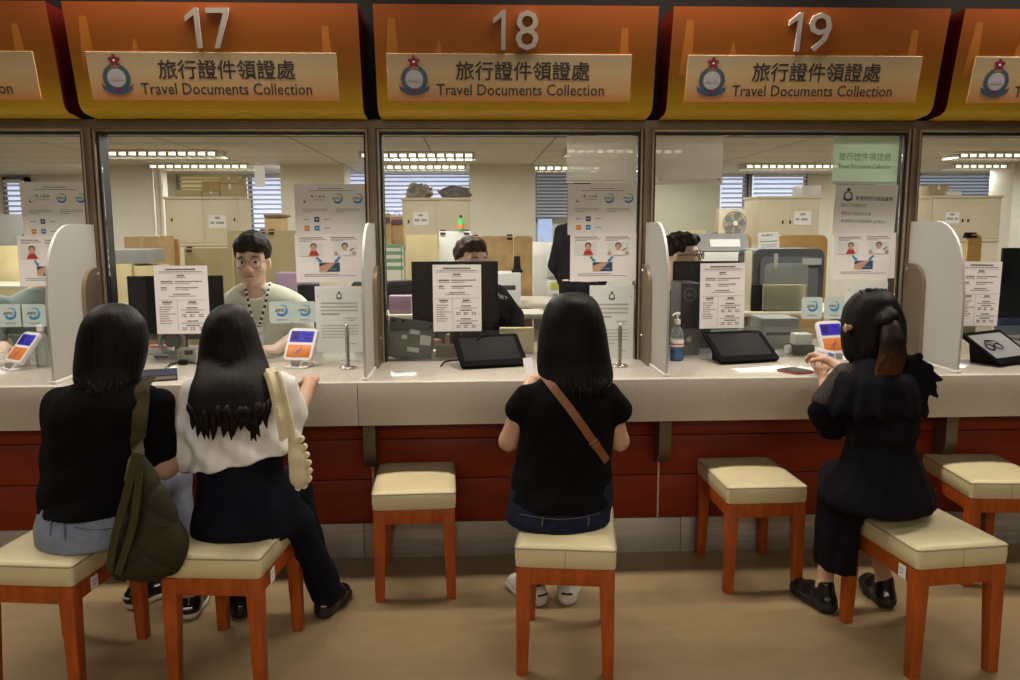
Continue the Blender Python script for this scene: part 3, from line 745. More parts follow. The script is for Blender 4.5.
# ================================================================== THINGS ON THE COUNTER
scr_blue = mat('lit_blue_screen', (0.02, 0.02, 0.25), 0.3, emit=(0.035, 0.025, 0.55), es=0.38, var=0.5, vs=40)
scr_blue2 = mat('lit_screen_text', (0.02, 0.01, 0.12), 0.3, emit=(0.01, 0.01, 0.16), es=0.3)
pad_orange = mat('orange_reader_pad', (0.66, 0.20, 0.03), 0.4)
pad_mark = mat('purple_pad_mark', (0.22, 0.12, 0.30), 0.4)
def card_reader(px, py, ang, label, tilt=26, w_=0.135, h=0.155):
    p = at(px, py, Z=ZC)
    t = thing('card_reader', label, 'card reader', p, 'card readers on the counter')
    a = rad(ang); tl_ = rad(tilt)
    x = Vector((math.cos(a), math.sin(a), 0)); back = Vector((-math.sin(a), math.cos(a), 0))
    y = Vector((0, 0, 1))*math.cos(tl_) + back*math.sin(tl_)
    R = frame(p + Vector((0, 0, 0.032)) - back*0.02, x, y)
    b = MB(); P = rrect(-w_/2, 0, w_/2, h, 0.022, 6)
    V = []; n = len(P)
    for z, k in ((-0.022, 0.94), (-0.016, 1.0), (-0.004, 1.0), (0.0, 0.965)):
        V += [((q[0])*k, h/2+(q[1]-h/2)*k, z) for q in P]
    F = [[r*n+k, r*n+(k+1) % n, (r+1)*n+(k+1) % n, (r+1)*n+k] for r in range(3) for k in range(n)]
    F += [list(range(n-1, -1, -1)), list(range(3*n, 4*n))]
    b.add(V, F, white_plastic, R); b.build('reader_body', t)
    b = MB(); b.box((-w_*.40, h*.56, 0.0), (w_*.40, h*.90, 0.0015), scr_blue, R=R)
    b.rect(-w_*.34, h*.62, -w_*.10, h*.86, .002, scr_blue2, R); b.rect(w_*.1, h*.66, w_*.34, h*.70, .002, scr_blue2, R); b.rect(w_*.1, h*.78, w_*.30, h*.82, .002, scr_blue2, R)
    b.build('screen', t)
    b = MB(); b.box((-w_*.40, h*.10, 0.0), (w_*.40, h*.47, 0.002), pad_orange, 0.002, R=R)
    b.arc(-w_*.12, h*.42, w_*.16, w_*.24, rad(-80), rad(0), .0026, pad_mark, R, 10, .6); b.rect(-w_*.16, h*.19, -w_*.02, h*.225, .0026, pad_mark, R)
    b.build('tap_pad', t)
    b = MB(); R2 = frame(p, x, back)
    b.box((-0.05, -0.045, 0), (0.05, 0.055, 0.008), white_plastic, 0.003, R=R2)
    b.prism([(-0.04, 0.006), (0.05, 0.006), (0.045, 0.05), (0.0, 0.04)], 0, -0.022, 0.022, white_plastic, R=R2)
    b.box((-0.018, -0.040, 0.008), (0.018, -0.02, 0.034), grey_plastic, 0.002, R=R2)
    b.build('stand', t)
    return t
card_reader(299, 367, -15, 'white card reader with blue screen and orange pad at window 17', 32)
card_reader(17, 369, -36, 'white card reader with blue screen at far left, beside the frosted divider', 38)
card_reader(833, 360, 14, 'white card reader at window 19, half hidden by the ponytailed woman\'s head', 24)

def pen_stand(px, py, label, top):
    p = at(px, py, Z=ZC); t = thing('coil_pen_stand', label, 'pen stand', p, 'coiled metal pen stands')
    H_ = (at(px, top, Y=p.y).z-ZC)
    b = MB(); n = 30
    b.tube([(p.x+0.0085*math.cos(2*PI*k/6), p.y+0.0085*math.sin(2*PI*k/6), ZC+0.006+(H_-0.006)*k/(n*6)) for k in range(n*6+1)], 0.0019, chrome, 5)
    b.cyl((p.x, p.y, ZC), (p.x, p.y, ZC+H_*1.02), 0.0025, 0.0025, dark_plastic, 8); b.build('coil_post', t)
    b = MB()
    for q in range(5):
        a = 2*PI*q/5; cx, cy = p.x+0.02*math.cos(a), p.y+0.02*math.sin(a)
        b.tube([(cx+0.014*math.cos(2*PI*k/14), cy+0.014*math.sin(2*PI*k/14), ZC+0.005) for k in range(14)], 0.004, chrome, 6, close=True)
    b.build('looped_foot', t)
    b = MB(); b.lathe([(0.001, 0), (0.006, 0.002), (0.007, 0.008), (0.003, 0.014), (0.001, 0.015)], (p.x, p.y, ZC+H_), chrome, 12); b.build('finial', t)
pen_stand(348, 368.5, 'coiled metal pen stand on the counter at window 17', 327)
pen_stand(619.5, 366.5, 'coiled metal pen stand on the counter at window 18, right of the central woman', 327)

scr_dark = mat('dark_tablet_screen', (0.014, 0.013, 0.014), 0.4, spec=0.15)
scr_grey = mat('pale_tablet_screen', (0.36, 0.37, 0.38), 0.2)
tab_black = mat('tablet_black', (0.006, 0.006, 0.007), 0.6, spec=0.05)
def tablet(px, py, ang, label, w_=0.30, h=0.19, tilt=33, scr=scr_dark):
    p = at(px, py, Z=ZC); t = thing('signing_tablet', label, 'tablet', p, 'black signing tablets')
    a = rad(ang); tl_ = rad(tilt)
    x = Vector((math.cos(a), math.sin(a), 0)); back = Vector((-math.sin(a), math.cos(a), 0)); y = back*math.cos(tl_)+Vector((0, 0, 1))*math.sin(tl_)
    R = frame(p+Vector((0, 0, 0.022))-back*0.06, x, y)
    b = MB(); P = rrect(-w_/2, -0.01, w_/2, h, 0.012, 4); n = len(P)
    V = [(q[0]*k, q[1], z) for z, k in ((-0.016, .96), (-0.006, 1), (0, .99)) for q in P]
    F = [[r*n+k, r*n+(k+1) % n, (r+1)*n+(k+1) % n, (r+1)*n+k] for r in range(2) for k in range(n)]+[list(range(n-1, -1, -1)), list(range(2*n, 3*n))]
    b.add(V, F, tab_black, R); b.build('tablet_body', t)
    b = MB(); b.rect(-w_*.42, h*.12, w_*.42, h*.90, .0008, scr, R); b.build('screen', t)
    R2 = frame(p, x, back)
    b = MB(); b.prism([(-0.05, 0), (0.09, 0), (0.10, 0.085), (0.02, 0.05), (-0.05, 0.014)], 0, -w_*.33, w_*.33, black_plastic, R=R2); b.build('wedge_stand', t)
    return t, R, x, back
t18 = tablet(491, 366, 14, 'black signing tablet on the counter at window 18, left of the central woman')
tablet(742, 361.5, 13, 'black signing tablet on the counter at window 19, right of the sanitiser bottle')
t20 = tablet(1003, 363, 27, 'black signing tablet with a pale screen and spectacles on it, far right', 0.29, 0.20, 32, scr_grey)
b = MB(); p = at(455, 358, Z=ZC)
pp = [at(q[0], q[1], Z=ZC+0.004) for q in ((441, 366), (444, 362), (450, 360.5), (458, 360), (466, 360))]
b.tube(pp, 0.0035, black_plastic, 6); b.tube([at(476, 340, Y=-.10), at(483, 335, Y=-.07), at(495, 335, Y=-.04), at(503, 337, Y=-.05)], 0.003, black_plastic, 6)
tag(b.build('tablet_cable'), 'black cable running from the left end of the window 18 tablet', 'cable')
# spectacles on the right-hand tablet
R = t20[1]; sp = thing('spectacles', 'folded black spectacles lying on the pale-screened tablet', 'glasses', R @ Vector((-0.07, 0.13, 0.004)))
b = MB()
for s_ in (-1, 1):
    b.tube([(-0.05+s_*0.030+0.024*math.cos(2*PI*k/16), 0.09+0.018*math.sin(2*PI*k/16), 0.006) for k in range(16)], 0.0025, black_plastic, 6, R=R, close=True)
b.tube([(-0.057, 0.094, 0.007), (-0.05, 0.097, 0.008), (-0.043, 0.094, 0.007)], 0.0022, black_plastic, 6, R=R); b.build('rims', sp)
for s_ in (-1, 1):
    b = MB(); b.tube([(-0.05+s_*0.053, 0.093, 0.006), (-0.05+s_*0.040, 0.12, 0.010), (-0.05-s_*0.03, 0.128, 0.010+s_*0.003)], 0.0022, black_plastic, 6, R=R); b.build('temple_arm', sp)

# navy wallet with cream pages
navy = mat('navy_cover', (0.018, 0.024, 0.055), 0.5, bump=0.1, bs=200)
p = at(158, 378, Z=ZC); wl = thing('travel_wallet', 'closed navy travel-document wallet on the counter between the two women', 'wallet', p)
R = frame(p, (1.25*0.94, 1.25*0.34, 0), (-0.34, 0.94, 0)); R = R @ Matrix.Diagonal((1.45, 1.3, 1.0, 1))
b = MB(); b.prism([(-0.042, 0), (0.050, 0), (0.050, 0.004), (-0.038, 0.004), (-0.038, 0.020), (0.050, 0.020), (0.050, 0.024), (-0.042, 0.024), (-0.046, 0.012)], 1, -0.065, 0.065, navy, R=R); b.build('cover', wl)
b = MB(); b.box((-0.036, -0.058, 0.0045), (0.046, 0.060, 0.0195), mat('cream_pages', (0.66, 0.58, 0.44), 0.7), R=R); b.build('pages', wl)
# black cable in front of the left terminal
b = MB(); b.tube([at(q[0], q[1], Z=ZC+0.006) for q in ((166, 368), (170, 364.5), (178, 362.5), (188, 362), (197, 364), (202, 366))], 0.0035, black_plastic, 6)
b.box(tuple(at(183, 365, Z=ZC)+Vector((-0.02, -0.01, 0))), tuple(at(183, 365, Z=ZC)+Vector((0.02, 0.02, 0.022))), black_plastic, 0.006)
tag(b.build('mouse_cable'), 'short black cable on the counter beside the navy wallet', 'cable')
# phone and slips by the ponytailed woman
p = at(795, 372, Z=ZC); ph = thing('phone', 'dark phone in an orange case lying on the counter at window 19', 'phone', p)
R = frame(p+Vector((0, 0, 0)), (0.90, 0.43, 0), (-0.43, 0.90, 0)) @ Matrix.Diagonal((1.0, 1.75, 1.0, 1))
b = MB(); b.prism(rrect(-0.050, -0.034, 0.050, 0.034, 0.010), 2, 0.0008, 0.009, mat('orange_phone_case', (0.42, 0.10, 0.05), 0.4), R=R); b.build('case', ph)
b = MB(); b.prism(rrect(-0.047, -0.031, 0.047, 0.031, 0.008), 2, 0.009, 0.0105, mat('phone_glass', (0.05, 0.06, 0.055), 0.12), R=R); b.build('phone_screen', ph)
p = at(806, 369, Z=ZC); R = frame(p, (0.8, 0.6, 0), (-0.6, 0.8, 0)); b = MB(); b.box((-0.04, -0.06, 0), (0.045, 0.05, 0.0007), paper, R=R)
tag(b.build('paper_slip'), 'white paper slip on the counter beside the orange-cased phone', 'paper')
# standing white slip at the central woman's elbow
p = at(529, 372, Z=ZC); R = frame(p, (0.95, 0.3, 0), (-0.1, 0.3, 0.95)); b = MB()
b.box((-0.02, 0, 0), (0.022, 0.06, 0.0012), paper, R=R); b.box((-0.02, 0, -0.03), (0.022, 0.0012, 0.0), paper, R=R)
tag(b.build('folded_slip'), 'small folded white slip standing beside the central woman\'s left shoulder', 'paper')

# bottles
bot_clear = glass_mat('bottle_plastic', (0.90, 0.94, 0.96), 1.4, haze=0.12)
blue_liquid = mat('blue_sanitiser', (0.03, 0.22, 0.62), 0.2, var=0.05)
p = at(676.5, 360.5, Z=ZC); bt = thing('sanitiser_bottle', 'clear pump bottle half full of blue sanitiser beside the frosted divider', 'bottle', p)
b = MB(); b.lathe([(0.026, 0.001), (0.030, 0.006), (0.030, 0.11), (0.026, 0.135), (0.012, 0.155), (0.012, 0.17)], p, bot_clear, 24); b.build('bottle_body', bt)
b = MB(); b.lathe([(0.024, 0.003), (0.0275, 0.008), (0.0275, 0.055), (0.001, 0.0555)], p, blue_liquid, 24); b.build('liquid', bt)
b = MB(); b.lathe([(0.0305, 0.066), (0.0305, 0.098)], p, paper, 24); b.lathe([(0.0308, 0.074), (0.0308, 0.080)], p, red_print, 24); b.build('bottle_label', bt)
b = MB(); b.lathe([(0.014, 0.165), (0.014, 0.185), (0.006, 0.187), (0.006, 0.205), (0.012, 0.207), (0.012, 0.218), (0.002, 0.220)], p, white_plastic, 16)
b.tube([(p.x, p.y, ZC+0.212), (p.x-0.02, p.y-0.02, ZC+0.212), (p.x-0.028, p.y-0.028, ZC+0.206)], 0.004, white_plastic, 8); b.build('pump_head', bt)
p = at(43, 366, Z=ZC); bt = thing('plastic_bottle', 'pale plastic bottle behind the leftmost card reader', 'bottle', p)
b = MB(); b.lathe([(0.022, 0.001), (0.025, 0.005), (0.025, 0.13), (0.012, 0.15), (0.012, 0.16)], p, glass_mat('milky_plastic', (0.85, 0.9, 0.88), 1.0, haze=0.4), 20); b.build('bottle_body', bt)
b = MB(); b.lathe([(0.014, 0.155), (0.014, 0.18), (0.002, 0.182)], p, white_plastic, 16); b.build('bottle_cap', bt)
# ================================================================== CLERKS' SIDE OF THE GLASS
def solid(px0, py0, px1, py1, Y, dep, m, bev=0.004, z0=None):
    a, c = at(px0, py1, Y=Y), at(px1, py0, Y=Y)
    b = MB(); b.box((a.x, Y, a.z if z0 is None else z0), (c.x, Y+dep, c.z), m, bev); return b, a, c
# monitors seen from behind / beside
def monitor(px0, py0, px1, py1, Y, label, screen=False):
    a, c = at(px0, py1, Y=Y), at(px1, py0, Y=Y); xc = (a.x+c.x)/2
    t = thing('monitor', label, 'monitor', (xc, Y+0.05, ZC), 'dark monitors behind the glass')
    b = MB(); b.box((a.x, Y, a.z), (c.x, Y+0.018, c.z), black_plastic, 0.004); b.box((a.x+0.05, Y+0.018, a.z+0.04), (c.x-0.05, Y+0.045, c.z-0.06), black_plastic, 0.01); b.build('monitor_case', t)
    b = MB(); b.rect(0.008, 0.016, c.x-a.x-0.008, c.z-a.z-0.008, 0.0008, mat('monitor_panel', (0.012, 0.015, 0.02), 0.25), frame((a.x, Y, a.z), (1, 0, 0), (0, 0, 1))); b.build('panel', t)
    b = MB(); b.box((xc-0.03, Y+0.03, ZC+0.01), (xc+0.03, Y+0.055, (a.z+c.z)/2), black_plastic, 0.004); b.build('stand_neck', t)
    b = MB(); b.box((xc-0.11, Y-0.02, ZC+0.0005), (xc+0.11, Y+0.15, ZC+0.012), black_plastic, 0.005); b.build('stand_foot', t)
monitor(130.5, 275.5, 222, 340, 0.20, 'dark monitor behind window 17, between the women and the seated clerk')
monitor(412.5, 261, 498, 326, 0.20, 'dark monitor behind window 18, with the list notice in front of it')
monitor(672, 261, 740, 330, 0.36, 'dark monitor behind window 19, behind the computer tower')
monitor(998, 247.5, 1090, 318, 0.45, 'dark monitor cut off by the right edge, behind the rightmost window')
# small computer tower
b, a, c = solid(679.5, 283, 701, 355, 0.09, 0.20, dark_plastic, 0.005, z0=ZC)
tw = thing('computer_tower', 'dark grey computer tower standing behind the sanitiser bottle', 'computer', (a.x, 0.09, ZC)); b.build('tower_case', tw)
R = frame((a.x, 0.0895, ZC), (1, 0, 0), (0, 0, 1)); W_, H_ = c.x-a.x, c.z-ZC
b = MB(); b.arc(W_*.45, H_*.84, W_*.30, W_*.335, 0, 2*PI, .0006, grey_plastic, R, 26); b.text('DELL', W_*.22, H_*.82, W_*.46, H_*.045, .0006, grey_plastic, R); b.build('badge', tw)
b = MB(); b.arc(W_*.45, H_*.22, W_*.20, W_*.30, 0, 2*PI, .0006, black_plastic, R, 24); b.disc(W_*.45, H_*.22, W_*.12, .0006, card_tan, R, 14); b.build('front_port', tw)

kraft_pink = mat('pinkish_wrapper', (.42, .24, .17), .45, var=.4, vs=25)
# window 17 small items
b, a, c = solid(177.5, 349, 195.5, 362, 0.06, 0.08, beige_plastic, 0.004, z0=ZC)
t = thing('counter_terminal', 'small beige terminal with a dark display below the window 17 list notice', 'terminal', (a.x, 0.06, ZC)); b.build('terminal_case', t)
R = frame((a.x, 0.0595, ZC), (1, 0, 0), (0, 0, 1)); W_, H_ = c.x-a.x, c.z-ZC
b = MB(); b.rect(W_*.4, H_*.55, W_*.85, H_*.9, .0006, scr_dark, R); b.build('display', t)
b = MB()
for k in range(3): b.rect(W_*.12, H_*(.15+.25*k), W_*.3, H_*(.25+.25*k), .0006, grey_plastic, R)
b.build('keypad', t)
p = at(172, 345, Y=0.14); t = thing('desk_fan', 'small grey round fan behind the bottom of the window 17 notice', 'fan', (p.x, 0.14, ZC))
b = MB(); b.tube([(p.x+0.055*math.cos(2*PI*k/24), 0.14, p.z+0.02+0.055*math.sin(2*PI*k/24)) for k in range(24)], 0.010, grey_plastic, 8, close=True); b.build('cage', t)
b = MB(); b.cyl((p.x, 0.13, p.z+0.02), (p.x, 0.17, p.z+0.02), 0.03, 0.026, dark_plastic); b.build('hub', t)
b = MB(); b.cyl((p.x, 0.16, ZC), (p.x, 0.16, p.z-0.03), 0.03, 0.012, grey_plastic); b.build('fan_stand', t)
p = at(152, 357, Z=ZC); R = frame(p+Vector((0, .10, 0)), (0.9, -0.3, 0), (0.3, 0.9, 0)); b = MB(); b.box((-0.05, -0.03, 0), (0.05, 0.03, 0.035), paper, 0.003, R=R); b.box((-0.051, -0.031, 0.036), (0.051, 0.031, 0.042), red_print, 0.002, R=R)
tag(b.build('red_box'), 'small red and white box behind the glass at window 17, under the dark monitor', 'box')

# window 18: upturned grey device with labels, clear tray
p = at(410, 361, Z=ZC); R = frame((at(409, 358, Y=0.07).x, 0.07, ZC+0.035), (math.cos(rad(-9)), 0.05, math.sin(rad(-9))), (0.10, 0.35, 0.93))
dv = thing('label_printer', 'grey boxy device propped on its side behind the left corner of window 18', 'printer', (p.x, 0.07, ZC))
b = MB(); b.box((-0.105, -0.03, -0.05), (0.11, 0.155, 0.0), mat('device_grey', (.10, .10, .09), .5), 0.008, R=R); b.build('device_case', dv)
b = MB()
for x0, y0, x1, y1 in ((-0.005, 0.085, 0.04, 0.105), (0.045, 0.04, 0.095, 0.085), (-0.01, 0.0, 0.045, 0.022), (-0.04, 0.055, -0.015, 0.075)): b.rect(x0, y0, x1, y1, .0008, paper_grey, R)
b.build('labels', dv)
b = MB()
for x0, y0 in ((-0.085, 0.135), (-0.04, 0.14), (0.09, 0.13), (0.09, -0.01)): b.disc(x0, y0, 0.006, .0015, black_plastic, R, 12)
b.build('rubber_feet', dv)
b, a, c = solid(387, 330, 409, 360, 0.035, 0.02, clear, 0.002, z0=ZC); tag(b.build('acrylic_holder'), 'small clear acrylic holder in front of the propped grey device', 'holder')
# clutter under the window 18 monitor
for k, (x0, y0, x1, y1, m, lb) in enumerate(((436, 345, 458, 357, card_dark, 'brown packet under the window 18 monitor'), (432, 351, 440, 357, paper, 'white carton at the foot of the window 18 monitor'), (500, 328, 534, 336, yellow_file, 'low stack of yellow forms behind window 18, beside the tablet'))):
    b, a, c = solid(x0, y0, x1, y1, 0.10+0.06*k, 0.05, m, 0.003, z0=ZC); tag(b.build('packet'), lb, 'packet')
_lz = at(446, 346, Y=0.16).z
_b = MB(); _a, _c2 = at(426, 350, Y=0.16), at(482, 333, Y=0.16)
for k, (u, w_, h_, m) in enumerate(((0, .07, .05, kraft_pink), (.08, .06, .075, card_brown), (.15, .06, .06, card_dark), (.215, .05, .045, kraft_pink))):
    b = MB(); b.taper((_a.x+u, .36), (_a.x+u+w_, .42), ZC, (_a.x+u+.006, .37), (_a.x+u+w_-.008, .41), ZC+h_, m, .008, ); tag(b.build('snack_packet'), ('pinkish', 'tall brown', 'dark brown', 'small pinkish')[k]+' crumpled packet below the window 18 list notice', 'packet', 'packets under the window 18 monitor')
# window 19: white card tray and rolls
b, a, c = solid(795.5, 334, 813, 346, 0.06, 0.07, white_plastic, 0.003, z0=ZC+0.03); t = thing('card_tray', 'black tray of white cards behind the glass at window 19', 'tray', (a.x, 0.06, ZC)); b.build('cards', t)
b, a, c = solid(794, 345, 815, 358, 0.05, 0.10, black_plastic, 0.003, z0=ZC); b.build('tray', t)
p = at(788, 352, Z=ZC); b = MB(); b.cyl((p.x-0.03, 0.10, ZC+0.022), (p.x+0.03, 0.11, ZC+0.022), 0.022, 0.022, paper, 18); tag(b.build('paper_roll'), 'white paper roll left of the card tray at window 19', 'roll')
p = at(772, 356, Z=ZC); b = MB(); R = frame((p.x, .10, ZC), (.9, .4, 0), (-.4, .9, 0)); b.box((-.04, -.03, 0), (.04, .03, .012), paper, .004, R=R); b.box((-.035, -.03, .013), (.02, .0, .03), black_plastic, .006, R=R)
tag(b.build('stapler'), 'black stapler on white pads behind the window 19 tablet', 'stapler')
b, a, c = solid(762, 318, 800, 335, 0.32, 0.18, grey_plastic, 0.01, z0=ZC); t = thing('receipt_printer', 'grey printer on the desk behind the window 19 stickers', 'printer', (a.x, .32, ZC)); b.build('printer_case', t)
b = MB(); R = frame((a.x, .318, ZC), (1, 0, 0), (0, 0, 1)); b.rect(.02, .06, c.x-a.x-.02, .075, .0006, black_plastic, R); b.build('paper_slot', t)

# ---------------------------------------------------------------- office desks and boxes farther back
def desk(px0, px1, Y, dep, ztop, label, m=beige_plastic):
    x0, x1 = at(px0, 300, Y=Y).x, at(px1, 300, Y=Y).x
    t = thing('office_desk', label, 'desk', ((x0+x1)/2, Y, 0), 'office desks behind the counter')
    b = MB(); b.box((x0, Y, ztop-0.03), (x1, Y+dep, ztop), m, 0.004); b.build('desktop', t)
    for sx in (x0+0.02, x1-0.05):
        b = MB(); b.box((sx, Y+0.03, 0), (sx+0.03, Y+dep-0.03, ztop-0.031), grey_plastic, 0.003); b.build('desk_panel', t)
    return ztop
z17 = at(130, 303, Y=1.9).z; desk(96, 205, 1.9, 0.5, z17, 'office desk behind window 17 holding yellow file boxes')
z18 = at(400, 300, Y=2.2).z; desk(372, 470, 2.2, 0.9, z18, 'office desk behind the left half of window 18')
z18b = at(520, 304, Y=2.2).z; desk(488, 560, 2.2, 0.7, z18b, 'office desk behind the right half of window 18 with a white printer')
z19 = at(780, 312, Y=1.2).z; desk(742, 880, 1.2, 0.6, z19, 'office desk behind window 19 carrying the large grey case', cream_metal)
z20 = at(1000, 322, Y=1.6).z; desk(950, 1090, 1.6, 0.8, z20, 'office desk behind the rightmost window')
z16 = at(10, 286, Y=2.6).z; desk(-80, 92, 2.6, 0.6, z16, 'office desk behind the leftmost clerk')

def carton(px0, py0, px1, py1, Y, dep, m, label, name='carton', cat='box', z0=None, tape=True, group=None):
    b, a, c = solid(px0, py0, px1, py1, Y, dep, m, 0.003, z0)
    t = thing(name, label, cat, ((a.x+c.x)/2, Y+dep/2, a.z if z0 is None else z0), group); b.build('box_body', t)
    zz = a.z if z0 is None else z0
    if tape:
        b = MB(); xm = (a.x+c.x)/2; wt = (c.x-a.x)*.06
        b.box((xm-wt, Y-0.001, zz+(c.z-zz)*.62), (xm+wt, Y+dep*.98, c.z+0.001), card_tan if m is not card_tan else paper_grey); b.build('tape', t)
    return t
GB = 'cartons and file boxes behind window 17'
carton(110, 264, 131, 303, 1.95, .35, yellow_file, 'yellow file box on the desk behind window 17, left of the pair', z0=z17, tape=False, group=GB)
carton(132.5, 266, 150.5, 303, 1.97, .35, yellow_file, 'yellow file box on the desk behind window 17, right of the pair', z0=z17, tape=False, group=GB)
tz = at(130, 264.3, Y=1.95).z+0.002
carton(110, 249.5, 147.5, 264, 2.0, .30, grey_plastic, 'grey box lying on top of the yellow file boxes', z0=tz, tape=False, group=GB)
carton(125, 236, 159, 258, 2.55, .3, card_brown, 'tall brown carton behind the grey box at window 17', z0=0, group=GB)
carton(151.5, 275, 160, 303, 2.0, .2, card_dark, 'dark carton on the desk behind window 17, right of the yellow file boxes', z0=z17, group=GB)

carton(277, 273, 313, 330, 1.5, .2, mat('mauve_file', (0.30, 0.19, 0.28), .6), 'tall mauve storage box behind the bespectacled clerk\'s left shoulder', z0=0, tape=False)
carton(299, 285, 316, 330, 1.35, .12, black_plastic, 'dark storage box in front of the mauve one at window 17', z0=0, tape=False)
_t = carton(266, 217, 281, 260, 3.6, .25, card_brown, 'brown carton with a dark lid below the bright blind at window 17', z0=0, tape=False)
_a, _b2 = at(263.5, 217, Y=3.58), at(283, 215, Y=3.58)
b = MB(); b.box((_a.x, 3.58, _a.z+.001), (_b2.x, 3.88, _b2.z+.006), card_dark, .003); b.build('box_lid', _t)
def partition(px0, py0, px1, py1, Y, m, label, zb=0.0, clips=(0.3, 0.7), round_=0.0):
    a, c = at(px0, py1, Y=Y), at(px1, py0, Y=Y); H_ = c.z-zb
    t = thing('desk_partition', label, 'partition', ((a.x+c.x)/2, Y, zb), 'desk partition boards')
    b = MB()
    P = [(a.x, zb), (c.x, zb)]
    r = max(round_, 0.005)
    P += [(c.x-r+r*math.cos(q), c.z-r+r*math.sin(q)) for q in [k*PI/12 for k in range(7)]] + [(a.x+r-r*math.sin(q), c.z-r+r*math.cos(q)) for q in [k*PI/12 for k in range(7)]]
    b.prism(P[::-1], 1, Y, Y+0.03, m); b.build('board', t)
    for u in clips:
        x = a.x+(c.x-a.x)*u; b = MB(); b.prism([(Y-0.008, c.z-0.03), (Y+0.038, c.z-0.03), (Y+0.02, c.z+0.012), (Y+0.01, c.z+0.012)], 0, x-0.022, x+0.022, black_plastic); b.build('clip', t)
tan2 = mat('tan_fabric_board', (0.44, 0.36, 0.20), 0.85, var=0.05, bump=0.05, bs=200)
partition(158.5, 239, 178, 300, 2.9, orange_wood, 'honey-coloured board behind the window 17 list notice', clips=())
partition(187, 248, 232, 300, 3.0, tan2, 'tan partition board left of the bespectacled clerk\'s head', clips=(0.1,))
partition(230.5, 230.5, 297, 300, 3.1, tan2, 'wide tan partition board with black clips behind the bespectacled clerk', clips=(0.5, 0.63))
partition(407.5, 234.5, 437.5, 300, 3.2, tan2, 'tan partition board above the left half of the window 18 monitor', clips=(), )
partition(440, 231, 471.5, 300, 3.25, mat('white_board', (0.62, 0.62, 0.60), 0.5), 'pale grey-white board with black clips behind window 18', clips=(0.12, 0.85))
cbm = mat('patched_cardboard', (0.42, 0.27, 0.12), 0.8, var=0.25, vs=9)
partition(472, 236, 513, 310, 3.0, cbm, 'large brown cardboard panel behind window 18, left leaf', clips=(0.1, 0.92))
partition(514, 236, 532.5, 320, 2.98, cbm, 'narrow brown cardboard panel behind window 18, right leaf', clips=(), round_=0.03)
partition(714, 234, 752, 300, 2.7, orange_wood, 'honey wood board behind window 19, left of the calendar', clips=(0.0, 0.37), round_=0.05)
partition(774, 235, 828, 300, 2.6, orange_wood, 'wide honey wood board behind window 19, right of the calendar', clips=(), round_=0.05)
partition(679, 230, 706, 300, 2.2, yellow_file, 'pale yellow board behind the clerk at window 19', clips=())
partition(744, 251, 752.5, 316, 1.25, cream_metal, 'narrow cream panel at the left end of the large grey case', clips=())
partition(964, 234, 982.5, 300, 2.4, orange_wood, 'honey wood board beside the frosted divider at far right', clips=(0.0, 0.4), round_=0.05)

# tall sliding-door cabinets, stacked two high
def cabinet(px0, py0, px1, py1, Y, label, paper_at, knobs, hole=None):
    a, c = at(px0, py1, Y=Y), at(px1, py0, Y=Y); W_ = c.x-a.x; D = 0.42
    g = 'sliding-door cabinets in the office'
    lo = thing('low_cabinet', label.replace('upper', 'lower'), 'cabinet', ((a.x+c.x)/2, Y, 0), g)
    b = MB(); b.box((a.x, Y, 0), (c.x, Y+D, a.z-0.03), cream_metal, 0.004); b.build('cabinet_body', lo)
    for s_ in (0, 1):
        b = MB(); b.box((a.x+0.02+s_*(W_/2-0.02), Y-0.008-0.006*s_, 0.06), (a.x+W_/2+s_*(W_/2-0.02), Y-0.001-0.006*s_, a.z-0.06), cream_metal, 0.002); b.build('sliding_door', lo)
    up = thing('cabinet', label, 'cabinet', ((a.x+c.x)/2, Y, a.z-0.029), g)
    b = MB(); b.box((a.x, Y, a.z-0.029), (c.x, Y+D, c.z-0.025), cream_metal, 0.003); b.box((a.x-0.012, Y-0.02, c.z-0.025), (c.x+0.012, Y+D, c.z), cream_metal, 0.003)
    b.box((a.x, Y-0.02, a.z-0.029), (c.x, Y, a.z-0.005), cream_metal, 0.002); b.build('cabinet_body', up)
    for s_ in (0, 1):
        d = MB(); x0 = a.x+0.012+s_*(W_/2-0.02); x1 = x0+W_/2-0.006
        d.box((x0, Y-0.008-0.006*(1-s_), a.z), (x1, Y-0.001-0.006*(1-s_), c.z-0.03), cream_metal, 0.002); dd = d.build('sliding_door', up)
        u, v = knobs[s_]
        k = MB(); k.box((a.x+u*W_-0.008, Y-0.018, a.z+v*(c.z-a.z)-0.016), (a.x+u*W_+0.008, Y-0.0142, a.z+v*(c.z-a.z)+0.016), black_plastic, 0.002); k.build('finger_pull', dd)
    if paper_at:
        u0, v0, u1, v1 = paper_at; H_ = c.z-a.z
        R = frame((a.x, Y-0.0155, a.z), (1, 0, 0), (0, 0, 1)); b = MB(); b.rect(u0*W_, v0*H_, u1*W_, v1*H_, 0, paper, R)
        greek(b, R, (u0*.65+u1*.35)*W_, (v0*.3+v1*.7)*H_, (u1-u0)*.3*W_, .05*H_, ink_mid, .001); greek(b, R, (u0*.9+u1*.1)*W_, (v0*.68+v1*.32)*H_, (u1-u0)*.8*W_, .05*H_, ink_mid, .001); b.build('taped_paper', up)
    return a, c
cA = cabinet(167, 196.5, 239, 243, 4.6, 'cream upper cabinet behind window 17 with cartons on top', (.58, .32, .82, .60), ((.09, .5), (.93, .5)))
cB = cabinet(403, 197.5, 470, 244, 4.6, 'cream upper cabinet behind window 18 with wrapped bundles on top', (.16, .40, .38, .68), ((.09, .48), (.88, .30)))
cC = cabinet(757, 196, 820, 241, 4.3, 'cream upper cabinet behind window 19 with a white carton on top', (.58, .36, .86, .66), ((.40, .42), (.52, .42)))
